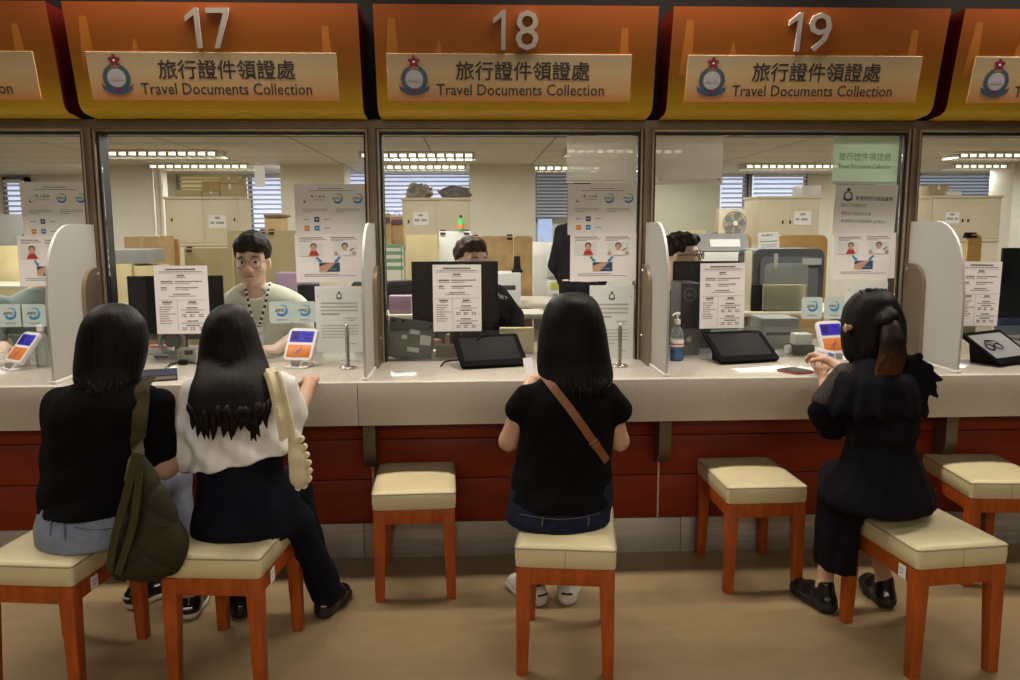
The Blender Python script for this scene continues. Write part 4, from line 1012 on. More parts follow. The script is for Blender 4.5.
cD = cabinet(929, 195.5, 1002, 239, 4.6, 'cream upper cabinet behind the rightmost window, flat parcels on top', (.20, .36, .40, .62), ((.45, .42), (.53, .42)))
ct_ = cA[1].z+0.001
G2 = 'cartons on the cabinet behind window 17'
carton(175.5, 190, 201.5, 196, 4.65, .25, card_tan, 'low wide carton on the cabinet behind window 17', z0=ct_, tape=False, group=G2)
carton(202.5, 191.5, 219.5, 196, 4.64, .25, card_tan, 'shallow carton at the bottom of the middle stack on the cabinet behind window 17', z0=ct_, group=G2)
carton(202, 181, 219.5, 191, 4.64, .25, card_brown, 'larger carton on top of the middle stack on the cabinet', z0=at(210, 191.4, Y=4.64).z, group=G2)
carton(220.5, 184, 239.5, 196, 4.63, .27, card_tan, 'carton at the bottom of the right stack on the cabinet behind window 17', z0=ct_, group=G2)
carton(220, 177, 237.5, 183.5, 4.63, .25, card_tan, 'flat carton on top of the right stack on the cabinet', z0=at(230, 183.6, Y=4.63).z, group=G2)
carton(802, 185.5, 821.5, 195.5, 4.4, .25, white_plastic, 'white carton on the cabinet behind window 19', z0=cC[1].z+0.001, tape=False)
carton(928.5, 185.5, 949, 195, 4.75, .2, card_tan, 'small tan parcel on the cabinet behind the rightmost window', z0=cD[1].z+0.001)
carton(947, 191.5, 962, 195, 4.7, .2, paper_grey, 'flat grey parcel beside the tan parcel on the rightmost cabinet', z0=cD[1].z+0.001, tape=False)

def lump(name, label, cat, px0, py0, px1, py1, Y, dep, m, z0, seed=1, rough_=0.22):
    a, c = at(px0, py1, Y=Y), at(px1, py0, Y=Y); r_ = random.Random(seed)
    bm = bmesh.new(); bmesh.ops.create_icosphere(bm, subdivisions=4, radius=1)
    H_ = c.z-z0; ph = [(r_.uniform(2, 6), r_.uniform(0, 6), Vector((r_.uniform(-1, 1), r_.uniform(-1, 1), r_.uniform(-1, 1)))) for _ in range(6)]
    for v in bm.verts:
        k = 1+rough_*sum(math.sin(f_*v.co.dot(d_)*2+p_) for f_, p_, d_ in ph)/4
        q = v.co*k; z = max(q.z, -0.55)
        v.co = Vector(((a.x+c.x)/2+q.x*(c.x-a.x)/2, Y+dep/2+q.y*dep/2, z0+(z+0.55)/1.55*H_))
    b = MB(); b.bm(bm, m); return tag(b.build(name, smooth=60), label, cat)
wrap = mat('plastic_wrap_bundle', (0.34, 0.30, 0.27), 0.3, var=0.5, vs=14)
zt_ = cB[1].z+0.001
lump('wrapped_bundle', 'plastic-wrapped bundle on the left of the cabinet behind window 18', 'bundle', 407, 182, 431, 197, 4.65, .3, wrap, zt_, 2, .35)
lump('wrapped_bundle', 'grey wrapped bundle on the right of the cabinet behind window 18', 'bundle', 441, 186, 470, 197, 4.65, .3, mat('grey_wrap', (0.22, 0.21, 0.21), 0.35, var=0.5, vs=12), zt_, 5, .3)
p = at(461, 231, Y=3.265); bt = thing('green_bottle', 'small green bottle with an orange label standing on the pale board behind window 18', 'bottle', (p.x, 3.265, p.z))
gb = mat('green_bottle_plastic', (.05, .40, .10), .3)
b = MB(); b.lathe([(.026, .0008), (.028, .01), (.028, .075), (.010, .105), (.010, .118)], p, gb, 18); b.build('bottle_body', bt)
b = MB(); b.lathe([(.0285, .02), (.0285, .055)], p, orange_print, 18); b.build('bottle_label', bt)
b = MB(); b.lathe([(.012, .112), (.012, .13), (.003, .132)], p, black_plastic, 14); b.build('bottle_cap', bt)
# paper bags and green trays on the desk at the left of window 18
kraft = mat('kraft_paper', (0.46, 0.28, 0.12), 0.7, var=0.2, vs=8)
tz2 = at(388, 247, Y=2.4).z
G3 = 'brown paper bags behind window 18'
for k, (x0, x1, y0) in enumerate(((378.5, 391, 209), (390, 403.5, 212))):
    a, c = at(x0, 247, Y=2.40+0.06*k), at(x1, y0, Y=2.40+0.06*k)
    t = thing('paper_bag', ('left brown paper bag on the green trays behind window 18', 'right brown paper bag on the green trays behind window 18')[k], 'bag', ((a.x+c.x)/2, 2.45, tz2), G3)
    b = MB(); b.taper((a.x, 2.40+.06*k), (c.x, 2.5+.06*k), tz2, (a.x+.008, 2.43+.06*k), (c.x-.008, 2.47+.06*k), c.z-0.03, kraft, 0.004); b.build('bag_body', t)
    b = MB(); xm = (a.x+c.x)/2; b.tube([(xm-.02, 2.45+.06*k, c.z-.03), (xm-.015, 2.45+.06*k, c.z), (xm+.015, 2.45+.06*k, c.z), (xm+.02, 2.45+.06*k, c.z-.03)], .003, kraft, 6); b.build('bag_handle', t)
    b = MB(); b.box((a.x+.01, 2.398+.06*k, tz2+(c.z-tz2)*.66), (c.x-.01, 2.41+.06*k, tz2+(c.z-tz2)*.78), mat('purple_print', (0.10, 0.06, 0.10), .6)); b.build('printed_band', t)
green_tray = mat('green_tray', (0.16, 0.30, 0.16), 0.5)
x0, x1 = at(377, 260, Y=2.3).x, at(402, 260, Y=2.3).x
t = thing('letter_trays', 'green stacking letter trays under the paper bags', 'tray', ((x0+x1)/2, 2.35, z18))
zz = [at(390, y, Y=2.3).z for y in (270, 262.5, 255, 248)]
for z in zz:
    b = MB(); b.box((x0, 2.3, z), (x1, 2.6, z+0.012), green_tray, 0.002); b.box((x0, 2.3, z+.012), (x1, 2.305, z+0.028), green_tray, 0.001); b.build('tray_shelf', t)
b = MB()
for x in (x0, x1-.008):
    for y in (2.3, 2.59): b.box((x, y, z18), (x+.008, y+.008, zz[-1]), green_tray)
b.build('tray_posts', t)
carton(389, 296, 411, 314, 1.0, .1, mat('mauve_file', (0.30, 0.19, 0.28), .6), 'mauve folder box beside the window 18 monitor', z0=ZC if False else at(400, 314, Y=1.0).z, tape=False)
# low shelf that carries the mauve box and printer stand
zsh = at(400, 314, Y=1.0).z-0.001
b = MB(); x0, x1 = at(378, 310, Y=1.0).x, at(545, 310, Y=1.0).x
t = thing('side_table', 'low beige side table behind the window 18 monitor', 'table', ((x0+x1)/2, 1.0, 0))
b.box((x0, .95, zsh-.03), (x1, 1.25, zsh), beige_plastic, .003); b.build('table_top', t)
for sx in (x0+.02, x1-.05):
    for sy in (.97, 1.2): b = MB(); b.box((sx, sy, 0), (sx+.03, sy+.03, zsh-.031), grey_plastic, .002); b.build('leg', t)
# task chair back (left of window 18)
def task_chair(x, y, label, m, ang=0.0, h=0.98):
    t = thing('task_chair', label, 'chair', (x, y, 0), 'black office chairs'); ca, sa = math.cos(ang), math.sin(ang)
    Rm = Matrix.Translation(Vector((x, y, 0))) @ Matrix.Rotation(ang, 4, 'Z')
    b = MB(); b.box((-.22, -.05, h-.42), (.22, .02, h), m, .03, 3, R=Rm); b.build('backrest', t)
    b = MB(); b.box((-.24, -.03, .42), (.24, .42, .50), m, .03, 3, R=Rm); b.build('seat', t)
    b = MB(); b.box((-.03, -.07, .40), (.03, -.045, h-.2), black_plastic, .005, R=Rm); b.box((-.03, -.07, .38), (.03, .2, .42), black_plastic, .005, R=Rm); b.build('back_post', t)
    b = MB(); b.cyl((0, .18, .09), (0, .18, .42), .025, .025, black_plastic, R=Rm); b.build('gas_lift', t)
    for k in range(5):
        a_ = 2*PI*k/5; b = MB(); b.tube([(0, .18, .09), (.27*math.cos(a_), .18+.27*math.sin(a_), .06)], [.022, .014], black_plastic, 8, R=Rm)
        b.cyl((.27*math.cos(a_)-.012, .18+.27*math.sin(a_), .03), (.27*math.cos(a_)+.012, .18+.27*math.sin(a_), .03), .03, .03, black_plastic, 12, R=Rm); b.build('caster_leg', t)
p = at(384, 290, Y=1.55); task_chair(p.x, 1.55, 'black office chair at the left edge of window 18', black_plastic, .5, p.z+.06)
p = at(1004, 300, Y=1.25); task_chair(p.x+.2, 1.25, 'black office chair behind the rightmost window', mat('navy_fabric', (.02, .03, .07), .8), -.3, p.z)
# white printer and telephone on the right-hand desk of window 18
b, a, c = solid(497, 273, 521, 303.5, 2.25, .3, white_plastic, .01, z0=z18b+.001); t = thing('office_printer', 'white office printer on the desk behind the black-jacketed clerk', 'printer', ((a.x+c.x)/2, 2.25, z18b)); b.build('printer_case', t)
b = MB(); b.box((a.x+.04, 2.246, z18b+(c.z-z18b)*.45), (c.x-.04, 2.25, z18b+(c.z-z18b)*.6), dark_plastic, .001); b.build('paper_slot', t)
p = at(517, 272.5, Y=2.35); t = thing('telephone_handset', 'black cordless telephone standing on the white office printer', 'telephone', (p.x, 2.35, c.z))
b = MB(); b.taper((p.x-.03, 2.33), (p.x+.03, 2.38), c.z+.0005, (p.x-.022, 2.34), (p.x+.022, 2.37), at(517, 256, Y=2.35).z, black_plastic, .008); b.build('handset', t)
b = MB(); b.box((p.x-.04, 2.31, c.z), (p.x+.04, 2.40, c.z+.02), black_plastic, .005); b.build('cradle', t)
# filing cabinet with yellow labels
a, c = at(547, 296, Y=3.4), at(563, 242.5, Y=3.4)
t = thing('filing_cabinet', 'grey filing cabinet with yellow labels left of the standing figure', 'cabinet', ((a.x+c.x)/2, 3.4, 0))
b = MB(); b.box((a.x-.12, 3.4, 0), (c.x, 3.9, c.z), paper_grey, .004); b.build('cabinet_body', t)
dz = (c.z)/4
for k in range(4):
    b = MB(); b.box((a.x, 3.385, k*dz+.02), (c.x-.01, 3.399, (k+1)*dz-.01), paper_grey, .003); d = b.build('drawer', t)
    b = MB(); b.box((a.x+.05, 3.375, (k+.55)*dz), (c.x-.05, 3.385, (k+.62)*dz), steel, .002); b.build('drawer_pull', d)
    b = MB(); b.box((a.x+.03, 3.383, (k+.72)*dz), (c.x-.04, 3.385, (k+.92)*dz), mat('yellow_label', (.68, .66, .08), .6)); b.build('drawer_label', d)

# large grey case with acrylic stand, window 19 desk
a, c = at(752, 309, Y=1.35), at(825, 248.5, Y=1.35)
t = thing('grey_equipment_case', 'large dark grey rounded case on the desk behind window 19', 'case', ((a.x+c.x)/2, 1.35, z19))
b = MB(); b.prism(rrect(a.x, z19+.001, c.x, c.z, .05)[::-1], 1, 1.35, 1.65, dark_plastic); b.prism(rrect(a.x+.04, z19+.04, c.x-.04, c.z-.05, .03)[::-1], 1, 1.338, 1.35, mat('case_panel', (.09, .09, .10), .5)); b.build('case_shell', t)
b = MB(); b.box((a.x+.12, 1.33, c.z-.12), (a.x+.145, 1.337, c.z-.03), grey_plastic); b.box((a.x+.3, 1.33, c.z-.10), (a.x+.42, 1.337, c.z-.06), grey_plastic); b.build('case_labels', t)
a, c = at(764, 309.5, Y=1.22), at(808.5, 263, Y=1.22)
b = MB(); b.prism(rrect(a.x, z19+.001, c.x, c.z, .03)[::-1], 1, 1.22, 1.228, glass_mat('hazy_acrylic', (.9, .92, .88), 1.2, haze=.18)); b.box((a.x, 1.228, z19+.001), (c.x, 1.32, z19+.008), clear)
tag(b.build('acrylic_stand'), 'clear acrylic stand in front of the large grey case', 'stand')
b, a, c = solid(765, 285, 806, 309, 1.25, .06, yellow_file, .003, z0=z19+.009); tag(b.build('paper_stack'), 'stack of cream papers behind the clear acrylic stand', 'papers')
b, a, c = solid(752, 285, 763, 309, 1.24, .05, black_plastic, .004, z0=z19+.001); tag(b.build('desk_phone'), 'black desk phone left of the clear acrylic stand', 'telephone')
# printer with lifted lid
p0 = at(685, 263, Y=1.9); zpr = at(715, 268, Y=1.9).z
a, c = at(683, 268, Y=1.9), at(744, 252, Y=1.9)
t = thing('photocopier', 'white photocopier with a raised grey lid behind the window 19 notice', 'printer', ((a.x+c.x)/2, 1.9, 0))
b = MB(); b.box((a.x+.12, 1.9, .0), (c.x-.02, 2.35, zpr), white_plastic, .01); b.box((a.x+.10, 1.88, zpr), (c.x, 2.37, c.z), white_plastic, .01); b.build('copier_body', t)
R = frame((at(718, 252, Y=1.92).x, 1.92, c.z+.01), (1, 0, 0), (0.03, .55, .83)); b = MB(); b.prism(rrect(-.17, 0, .22, .14, .015), 2, -.02, 0, grey_plastic, R=R); b.box((-.05, .03, .001), (.16, .09, .004), paper, R=R); b.build('copier_lid', t)
# box fan
a, c = at(718.5, 236, Y=4.0), at(748, 208.5, Y=4.0); xm, zm = (a.x+c.x)/2+.02, (a.z+c.z)/2-.01
t = thing('box_fan', 'cream box fan with a grey round grille behind window 19', 'fan', (xm, 4.0, a.z))
b = MB(); b.box((a.x, 4.02, a.z-.0), (c.x, 4.14, c.z), cream_metal, .02); b.build('fan_housing', t)
b = MB()
for r_ in (.11, .085, .06, .035): b.tube([(xm+r_*math.cos(2*PI*k/28), 4.012-.01*(1-r_/.11), zm+r_*math.sin(2*PI*k/28)) for k in range(28)], .004, grey_plastic, 6, close=True)
for k in range(12): b.tube([(xm, 4.0, zm), (xm+.11*math.cos(2*PI*k/12), 4.012, zm+.11*math.sin(2*PI*k/12))], .0025, grey_plastic, 5)
b.build('grille', t)
b = MB()
for k in range(5):
    a_ = 2*PI*k/5; P = [(xm+.02*math.cos(a_), zm+.02*math.sin(a_)), (xm+.10*math.cos(a_-.35), zm+.10*math.sin(a_-.35)), (xm+.105*math.cos(a_+.1), zm+.105*math.sin(a_+.1)), (xm+.09*math.cos(a_+.5), zm+.09*math.sin(a_+.5))]
    b.prism(P[::-1], 1, 4.016, 4.019, grey_plastic)
b.build('fan_blades', t)
b = MB(); b.cyl((xm, 3.994, zm), (xm, 4.018, zm), .022, .026, paper_grey, 18); b.build('hub', t)
b = MB(); b.box((a.x-.02, 3.95, 0), (c.x+.02, 4.25, a.z-.001), cream_metal, .004); t2 = tag(b.build('low_cupboard'), 'cream cupboard under the box fan', 'cupboard')
# calendar, cup stack
p = at(768, 252, Y=2.5); R = frame((p.x-.07, 2.5, at(768, 252, Y=2.5).z), (1, 0, .05), (0, .25, .97)); b = MB(); b.box((-.0, 0, -.004), (.16, .15, 0), paper, R=R); greek(b, R, .03, .12, .08, .012, mat('leaf_print', (.1, .35, .15), .6), .001); b.rect(.01, .075, .15, .082, .001, mat('leaf_print', (.1, .35, .15), .6), R)
for k in range(3): greek(b, R, .02, .05-.016*k, .12, .006, ink_mid, .001)
b.box((0, 0, -.08), (.16, .004, -.004), paper, R=R)
zcal = at(768, 252, Y=2.5).z
tag(b.build('desk_calendar'), 'white desk calendar standing between the two honey wood boards', 'calendar')
b = MB(); b.box((p.x-.09, 2.44, 0), (p.x+.12, 2.59, zcal-.004), grey_plastic, .004); tag(b.build('pedestal'), 'grey pedestal under the desk calendar behind window 19', 'pedestal')
a = at(1003, 322, Y=1.68); t = thing('tray_tower', 'stack of grey and white paper trays behind the rightmost window', 'tray', (a.x, 1.68, z20))
b = MB()
for sx in (-.08, .08): b.box((a.x+sx-.004, 1.66, z20), (a.x+sx+.004, 1.86, at(1003, 282, Y=1.68).z), clear)
b.build('tray_sides', t)
for k, (y, m) in enumerate(((317, beige_plastic), (309, paper), (300, paper_grey), (292, paper))):
    z = at(1003, y, Y=1.68).z; b = MB(); b.box((a.x-.075, 1.66, z), (a.x+.075, 1.86, z+.03), m, .004); b.build('tray', t)

# ---------------------------------------------------------------- far wall: columns, blinds, lamps
def col(px0, px1, Y, n, m=wall_m, dep=0.5):
    b = MB(); b.box((at(px0, 200, Y=Y).x, Y, 0), (at(px1, 200, Y=Y).x, Y+dep, OFFZ), m, 0.004); b.build('column_%d' % n, kind='structure')
col(92, 154, 7.1, 1); col(281, 345, 7.1, 2); col(470, 535.5, 7.1, 3); col(648, 720, 6.6, 4, mat('dimmed_green_grey_wall', (0.36, 0.35, 0.28), 0.6, var=0.04)); col(1012, 1080, 6.8, 5)  # column four: weaker lighting is put into its darker green-grey colour
pipe_m = mat('painted_pipe', (0.55, 0.52, 0.46), 0.5)
for k, px in enumerate((157.5, 161.5)):
    q = at(px, 200, Y=7.0); b = MB(); b.cyl((q.x, 7.0, 0), (q.x, 7.0, OFFZ), .025, .025, pipe_m, 14); b.cyl((q.x, 7.0, 1.9), (q.x, 7.0, 1.96), .032, .032, pipe_m, 14); b.build('trim_%d' % (20+k), kind='structure')
sky_m = mat('daylight_pane', (0.6, 0.65, 0.8), 0.4, emit=(0.66, 0.74, 1.0), es=0.85, var=0.03)
slat_m = mat('white_blind_slat', (0.60, 0.62, 0.68), 0.5)
slat_g = mat('grey_blind_slat', (0.26, 0.27, 0.30), 0.5)
frame_m = mat('grey_window_frame', (0.22, 0.21, 0.20), 0.5)
def blind(px0, py0, px1, py1, n, label, slat=slat_m, pane=sky_m, Y=8.85, gap=.062):
    a, c = at(px0, py1, Y=Y), at(px1, py0, Y=Y)
    f = MB()
    f.box((a.x-.06, Y+.08, a.z-.06), (a.x, Y+.15, c.z+.06), frame_m); f.box((c.x, Y+.08, a.z-.06), (c.x+.06, Y+.15, c.z+.06), frame_m); f.box((a.x-.06, Y+.08, c.z), (c.x+.06, Y+.15, c.z+.06), frame_m); f.box((a.x-.06, Y+.08, a.z-.06), (c.x+.06, Y+.15, a.z), frame_m)
    w_ = f.build('window_%d' % n, kind='structure')
    g = MB(); g.box((a.x, Y+.10, a.z), (c.x, Y+.11, c.z), pane); g.build('window_pane', w_)
    t = thing('window_blind', label, 'blind', ((a.x+c.x)/2, Y, c.z), 'slatted blinds on the far wall')
    b = MB(); b.box((a.x, Y-.02, c.z-.03), (c.x, Y+.04, c.z+.02), slat, .003); b.build('head_rail', t)
    b = MB(); z = c.z-.06
    while z > a.z:
        b.add([(a.x, Y-.018, z+.008), (c.x, Y-.018, z+.008), (c.x, Y+.02, z-.016), (a.x, Y+.02, z-.016), (a.x, Y-.018, z+.010), (c.x, Y-.018, z+.010), (c.x, Y+.02, z-.014), (a.x, Y+.02, z-.014)], [[0, 1, 2, 3], [7, 6, 5, 4], [0, 4, 5, 1], [2, 6, 7, 3]], slat); z -= gap
    b.build('slats', t)
blind(6, 181, 21, 217, 11, 'narrow bright blind seen through the leftmost window', gap=.075)
blind(181, 175, 246, 226, 12, 'bright blind above the cartons behind window 17', mat('cream_blind_slat', (.62, .56, .38), .5), mat('cream_pane', (.5, .45, .3), .5, emit=(.75, .62, .32), es=.35))
blind(247, 176, 280, 234, 13, 'bright blind left of the column behind window 17', gap=.07)
blind(350, 172, 366, 210, 14, 'sliver of blind beside the mullion at the right of window 17')
blind(377, 173, 469, 240, 15, 'wide bluish blind behind window 18, above the paper bags')
blind(537, 173, 568, 218, 16, 'grey half-drawn blind right of the column in window 18', slat_g, mat('dim_pane', (.3, .32, .36), .5, emit=(.30, .33, .42), es=.5), gap=.05)
blind(721, 175, 745, 211, 17, 'left bright blind of the pair above the fan behind window 19', gap=.07)
blind(753, 175, 806, 211, 18, 'right bright blind of the pair above the cabinet behind window 19', gap=.07)
blind(918, 174, 1000, 215, 19, 'bluish blind above the rightmost cabinet', slat_g, mat('dusk_pane', (.3, .36, .45), .5, emit=(.36, .44, .58), es=.5), gap=.05)
b = MB(); b.box((at(538, 220, Y=8.9).x, 8.9, at(538, 262, Y=8.9).z), (at(552, 220, Y=8.9).x, 8.95, at(538, 219, Y=8.9).z), mat('blue_view_pane', (.3, .4, .6), .4, emit=(.38, .52, .85), es=.6, var=.3, vs=3)); b.build('window_20', kind='structure')

tube_m = mat('lit_tube', (0.9, 0.9, 0.85), 0.4, emit=(1.0, 0.95, 0.82), es=1.7)
louvre = mat('aluminium_louvre', (0.75, 0.73, 0.68), 0.25, 0.8)
LAMPS = [(-1.60, 5.25), (1.05, 5.45), (7.6, 5.45), (-1.75, 7.0), (0.95, 7.1), (5.75, 7.05), (8.5, 7.05), (-5.0, 5.45), (-5.2, 6.9), (3.2, 5.0), (2.7, 7.3)]
LL = ['louvred ceiling light nearest above the cartons of window 17', 'louvred ceiling light nearest the glass behind window 18', 'louvred ceiling light nearest the glass at the far right',
      'louvred ceiling light farther back behind window 17', 'louvred ceiling light farther back behind window 18', 'long louvred ceiling light behind window 19', 'louvred ceiling light farther back at the far right',
      'louvred ceiling light nearest the glass at the far left', 'louvred ceiling light farther back at the far left', 'louvred ceiling light near the divider between windows 18 and 19', 'small louvred ceiling light above the grey blind of window 18']
for (x, y), lb in zip(LAMPS, LL):
    t = thing('ceiling_light', lb, 'light', (x, y, OFFZ), 'louvred ceiling lights in the office')
    b = MB(); b.box((x-.62, y-.16, OFFZ-.018), (x+.62, y+.16, OFFZ-.001), white_paint, .002); b.build('lamp_housing', t)
    b = MB()
    for k in range(3): b.cyl((x-.59, y-.10+.10*k, OFFZ-.036), (x+.59, y-.10+.10*k, OFFZ-.036), .014, .014, tube_m, 10)
    b.build('tubes', t)
    b = MB()
    for k in range(13): xx = x-.6+.1*k; b.box((xx-.013, y-.15, OFFZ-.064), (xx+.013, y+.15, OFFZ-.020), louvre)
    for yy in (-.155, -.05, .05, .155): b.box((x-.62, y+yy-.004, OFFZ-.068), (x+.62, y+yy+.004, OFFZ-.058), louvre)
    b.build('louvre', t)
# white card hanging from the ceiling
p = at(260, 187, Y=2.2); q = at(260, 166, Y=2.2)
t = thing('hanging_card', 'blank white card hanging from the office ceiling behind window 17', 'card', (p.x, 2.2, p.z))
b = MB(); b.box((p.x-.035, 2.2, p.z), (p.x+.035, 2.203, q.z), paper); b.build('card', t)
b = MB(); b.cyl((p.x, 2.2015, q.z), (p.x, 2.2015, OFFZ), .0012, .0012, steel, 6); b.build('string', t)
# left office edge: shelves seen through the leftmost window
b, a, c = solid(-8, 214, 21, 238, 3.6, .5, grey_plastic, .01, z0=0); tag(b.build('copier_cabinet'), 'grey machine at the left edge behind the leftmost clerk', 'machine')
b, a, c = solid(-8, 246, 21, 260, 3.3, .2, yellow_file, .006, z0=0); tag(b.build('drawer_unit'), 'cream drawer unit at the left edge behind the leftmost clerk', 'drawers')
# ================================================================== PEOPLE
class Field:
    """signed-distance sculpt on a grid; smooth unions; meshed with surface nets"""
    def __init__(s, lo, hi, res):
        s.lo = np.array(lo, float); s.res = res
        s.n = np.maximum(4, np.ceil((np.array(hi, float)-s.lo)/res).astype(int)+1)
        s.d = np.full(s.n, 1.0, np.float32)
    def sub(s, lo, hi):
        a = np.clip(np.floor((np.array(lo)-s.lo)/s.res).astype(int), 0, s.n-1); b = np.clip(np.ceil((np.array(hi)-s.lo)/s.res).astype(int)+1, 1, s.n)
        sl = tuple(slice(int(i), int(max(i+1, j))) for i, j in zip(a, b))
        ax = [s.lo[k]+s.res*np.arange(sl[k].start, sl[k].stop) for k in range(3)]
        return sl, np.meshgrid(*ax, indexing='ij', sparse=True)
    def put(s, lo, hi, fn, k=0.02, op='u'):
        pad = k+0.02
        sl, (X, Y, Z) = s.sub(np.array(lo)-pad, np.array(hi)+pad)
        d = fn(X, Y, Z); o = s.d[sl]
        if op == 'u':
            h = np.maximum(k-np.abs(d-o), 0)/max(k, 1e-6); s.d[sl] = np.minimum(d, o)-h*h*k*0.25
        else:
            h = np.maximum(k-np.abs(-d-o), 0)/max(k, 1e-6); s.d[sl] = np.maximum(-d, o)+h*h*k*0.25
    def cap(s, a, b, ra, rb=None, k=0.02, op='u'):
        rb = ra if rb is None else rb
        a = np.array(a, float); b = np.array(b, float); ba = b-a; L2 = max(1e-9, ba@ba); r = max(ra, rb)
        def fn(X, Y, Z):
            h = np.clip(((X-a[0])*ba[0]+(Y-a[1])*ba[1]+(Z-a[2])*ba[2])/L2, 0, 1)
            return np.sqrt((X-a[0]-h*ba[0])**2+(Y-a[1]-h*ba[1])**2+(Z-a[2]-h*ba[2])**2)-(ra+(rb-ra)*h)
        s.put(np.minimum(a, b)-r, np.maximum(a, b)+r, fn, k, op)
    def ell(s, c, r, R=None, k=0.02, op='u'):
        c = np.array(c, float); r = np.array(r, float); Q = np.eye(3) if R is None else np.array(R)     # columns: local axes
        m = r.max()
        def fn(X, Y, Z):
            p = [(X-c[0])*Q[0, i]+(Y-c[1])*Q[1, i]+(Z-c[2])*Q[2, i] for i in range(3)]
            k0 = np.sqrt(sum((p[i]/r[i])**2 for i in range(3))); k1 = np.sqrt(sum((p[i]/r[i]**2)**2 for i in range(3)))+1e-9
            return k0*(k0-1)/k1
        s.put(c-m, c+m, fn, k, op)
    def loft(s, rows, k=0.03, op='u', off=0.0, wave=None, ends=0.02):
        """rows of (z, xc, yc, hx, hy)"""
        T = np.array(sorted(rows)); z0, z1 = T[0, 0], T[-1, 0]
        zs = np.linspace(z0, z1, 90); K = np.hanning(15); K /= K.sum()
        T = np.stack([zs]+[np.convolve(np.pad(np.interp(zs, T[:, 0], T[:, i]), 7, mode='reflect', reflect_type='odd'), K, 'valid') for i in (1, 2, 3, 4)], 1)
        T[:, 3:] = np.maximum(T[:, 3:], .008)
        lo = ((T[:, 1]-T[:, 3]).min()-off, (T[:, 2]-T[:, 4]).min()-off, z0-off); hi = ((T[:, 1]+T[:, 3]).max()+off, (T[:, 2]+T[:, 4]).max()+off, z1+off)
        def fn(X, Y, Z):
            xc, yc, hx, hy = [np.interp(Z, T[:, 0], T[:, i]) for i in (1, 2, 3, 4)]
            u, v = X-xc, Y-yc
            if wave is not None:
                g = 1+wave(np.arctan2(v/hy, u/hx), Z); hx, hy = hx*g, hy*g
            k0 = np.sqrt((u/hx)**2+(v/hy)**2); k1 = np.sqrt((u/hx**2)**2+(v/hy**2)**2)+1e-6
            d = k0*(k0-1)/k1
            dz = np.maximum(z0-Z, Z-z1)
            e = ends; a = np.maximum(d+e, 0); c = np.maximum(dz+e, 0)
            return np.minimum(np.maximum(d, dz), 0.0*d)*0 + np.where((a > 0) & (c > 0), np.sqrt(a*a+c*c)-e, np.maximum(d, dz))-off
        s.put(lo, hi, fn, k, op)
    def cut(s, fn):                                      # keep where fn < 0
        sl, (X, Y, Z) = s.sub(s.lo, s.lo+s.res*s.n)
        s.d = np.maximum(s.d, np.broadcast_to(fn(X, Y, Z), s.d.shape)).astype(np.float32)
    def disp(s, fn):
        sl, (X, Y, Z) = s.sub(s.lo, s.lo+s.res*s.n)
        s.d = (s.d + np.broadcast_to(fn(X, Y, Z), s.d.shape)).astype(np.float32)
    def mesh(s):
        D = s.d.copy(); D[0] = D[-1] = 1; D[:, 0] = D[:, -1] = 1; D[:, :, 0] = D[:, :, -1] = 1
        nx, ny, nz = D.shape; I = D < 0
        cs = [(i, j, k) for i in (0, 1) for j in (0, 1) for k in (0, 1)]
        C_ = [I[i:nx-1+i, j:ny-1+j, k:nz-1+k] for i, j, k in cs]
        cnt = sum(c.astype(np.int8) for c in C_); act = (cnt > 0) & (cnt < 8)
        idx = np.argwhere(act); ids = np.full(act.shape, -1, np.int64); ids[act] = np.arange(len(idx))
        vals = np.stack([D[idx[:, 0]+i, idx[:, 1]+j, idx[:, 2]+k] for i, j, k in cs], 1).astype(float)
        acc = np.zeros((len(idx), 3)); n = np.zeros(len(idx))
        for a in range(8):
            for b in range(a+1, 8):
                if sum(abs(p-q) for p, q in zip(cs[a], cs[b])) != 1: continue
                va, vb = vals[:, a], vals[:, b]; m = (va < 0) != (vb < 0)
                t = np.where(m, va/np.where(m, va-vb, 1), 0)
                p = np.array(cs[a])[None]+t[:, None]*(np.array(cs[b])-np.array(cs[a]))[None]
                acc += p*m[:, None]; n += m
        V = s.lo+(idx+acc/np.maximum(n, 1)[:, None])*s.res
        F = []
        for ax in range(3):
            o1, o2 = [(1, 2), (2, 0), (0, 1)][ax]
            A = np.moveaxis(I, (ax, o1, o2), (0, 1, 2)); J = np.moveaxis(ids, (ax, o1, o2), (0, 1, 2))
            a0, a1 = A[:-1, 1:-1, 1:-1], A[1:, 1:-1, 1:-1]; e = np.argwhere(a0 != a1)
            if not len(e): continue
            fl = a0[e[:, 0], e[:, 1], e[:, 2]]
            q = np.stack([J[e[:, 0], e[:, 1]+u, e[:, 2]+v] for u, v in ((0, 0), (1, 0), (1, 1), (0, 1))], 1)
            F.append(np.where(fl[:, None], q, q[:, ::-1]))
        F = np.concatenate(F); F = F[(F >= 0).all(1)]
        # a light smoothing pass along mesh edges
        for _ in range(2):
            S = np.zeros_like(V); w_ = np.zeros(len(V))
            for i in range(4):
                a, b = F[:, i], F[:, (i+1) % 4]
                np.add.at(S, a, V[b]); np.add.at(w_, a, 1)
            V = V*0.5+0.5*S/np.maximum(w_, 1)[:, None]
        return V, F
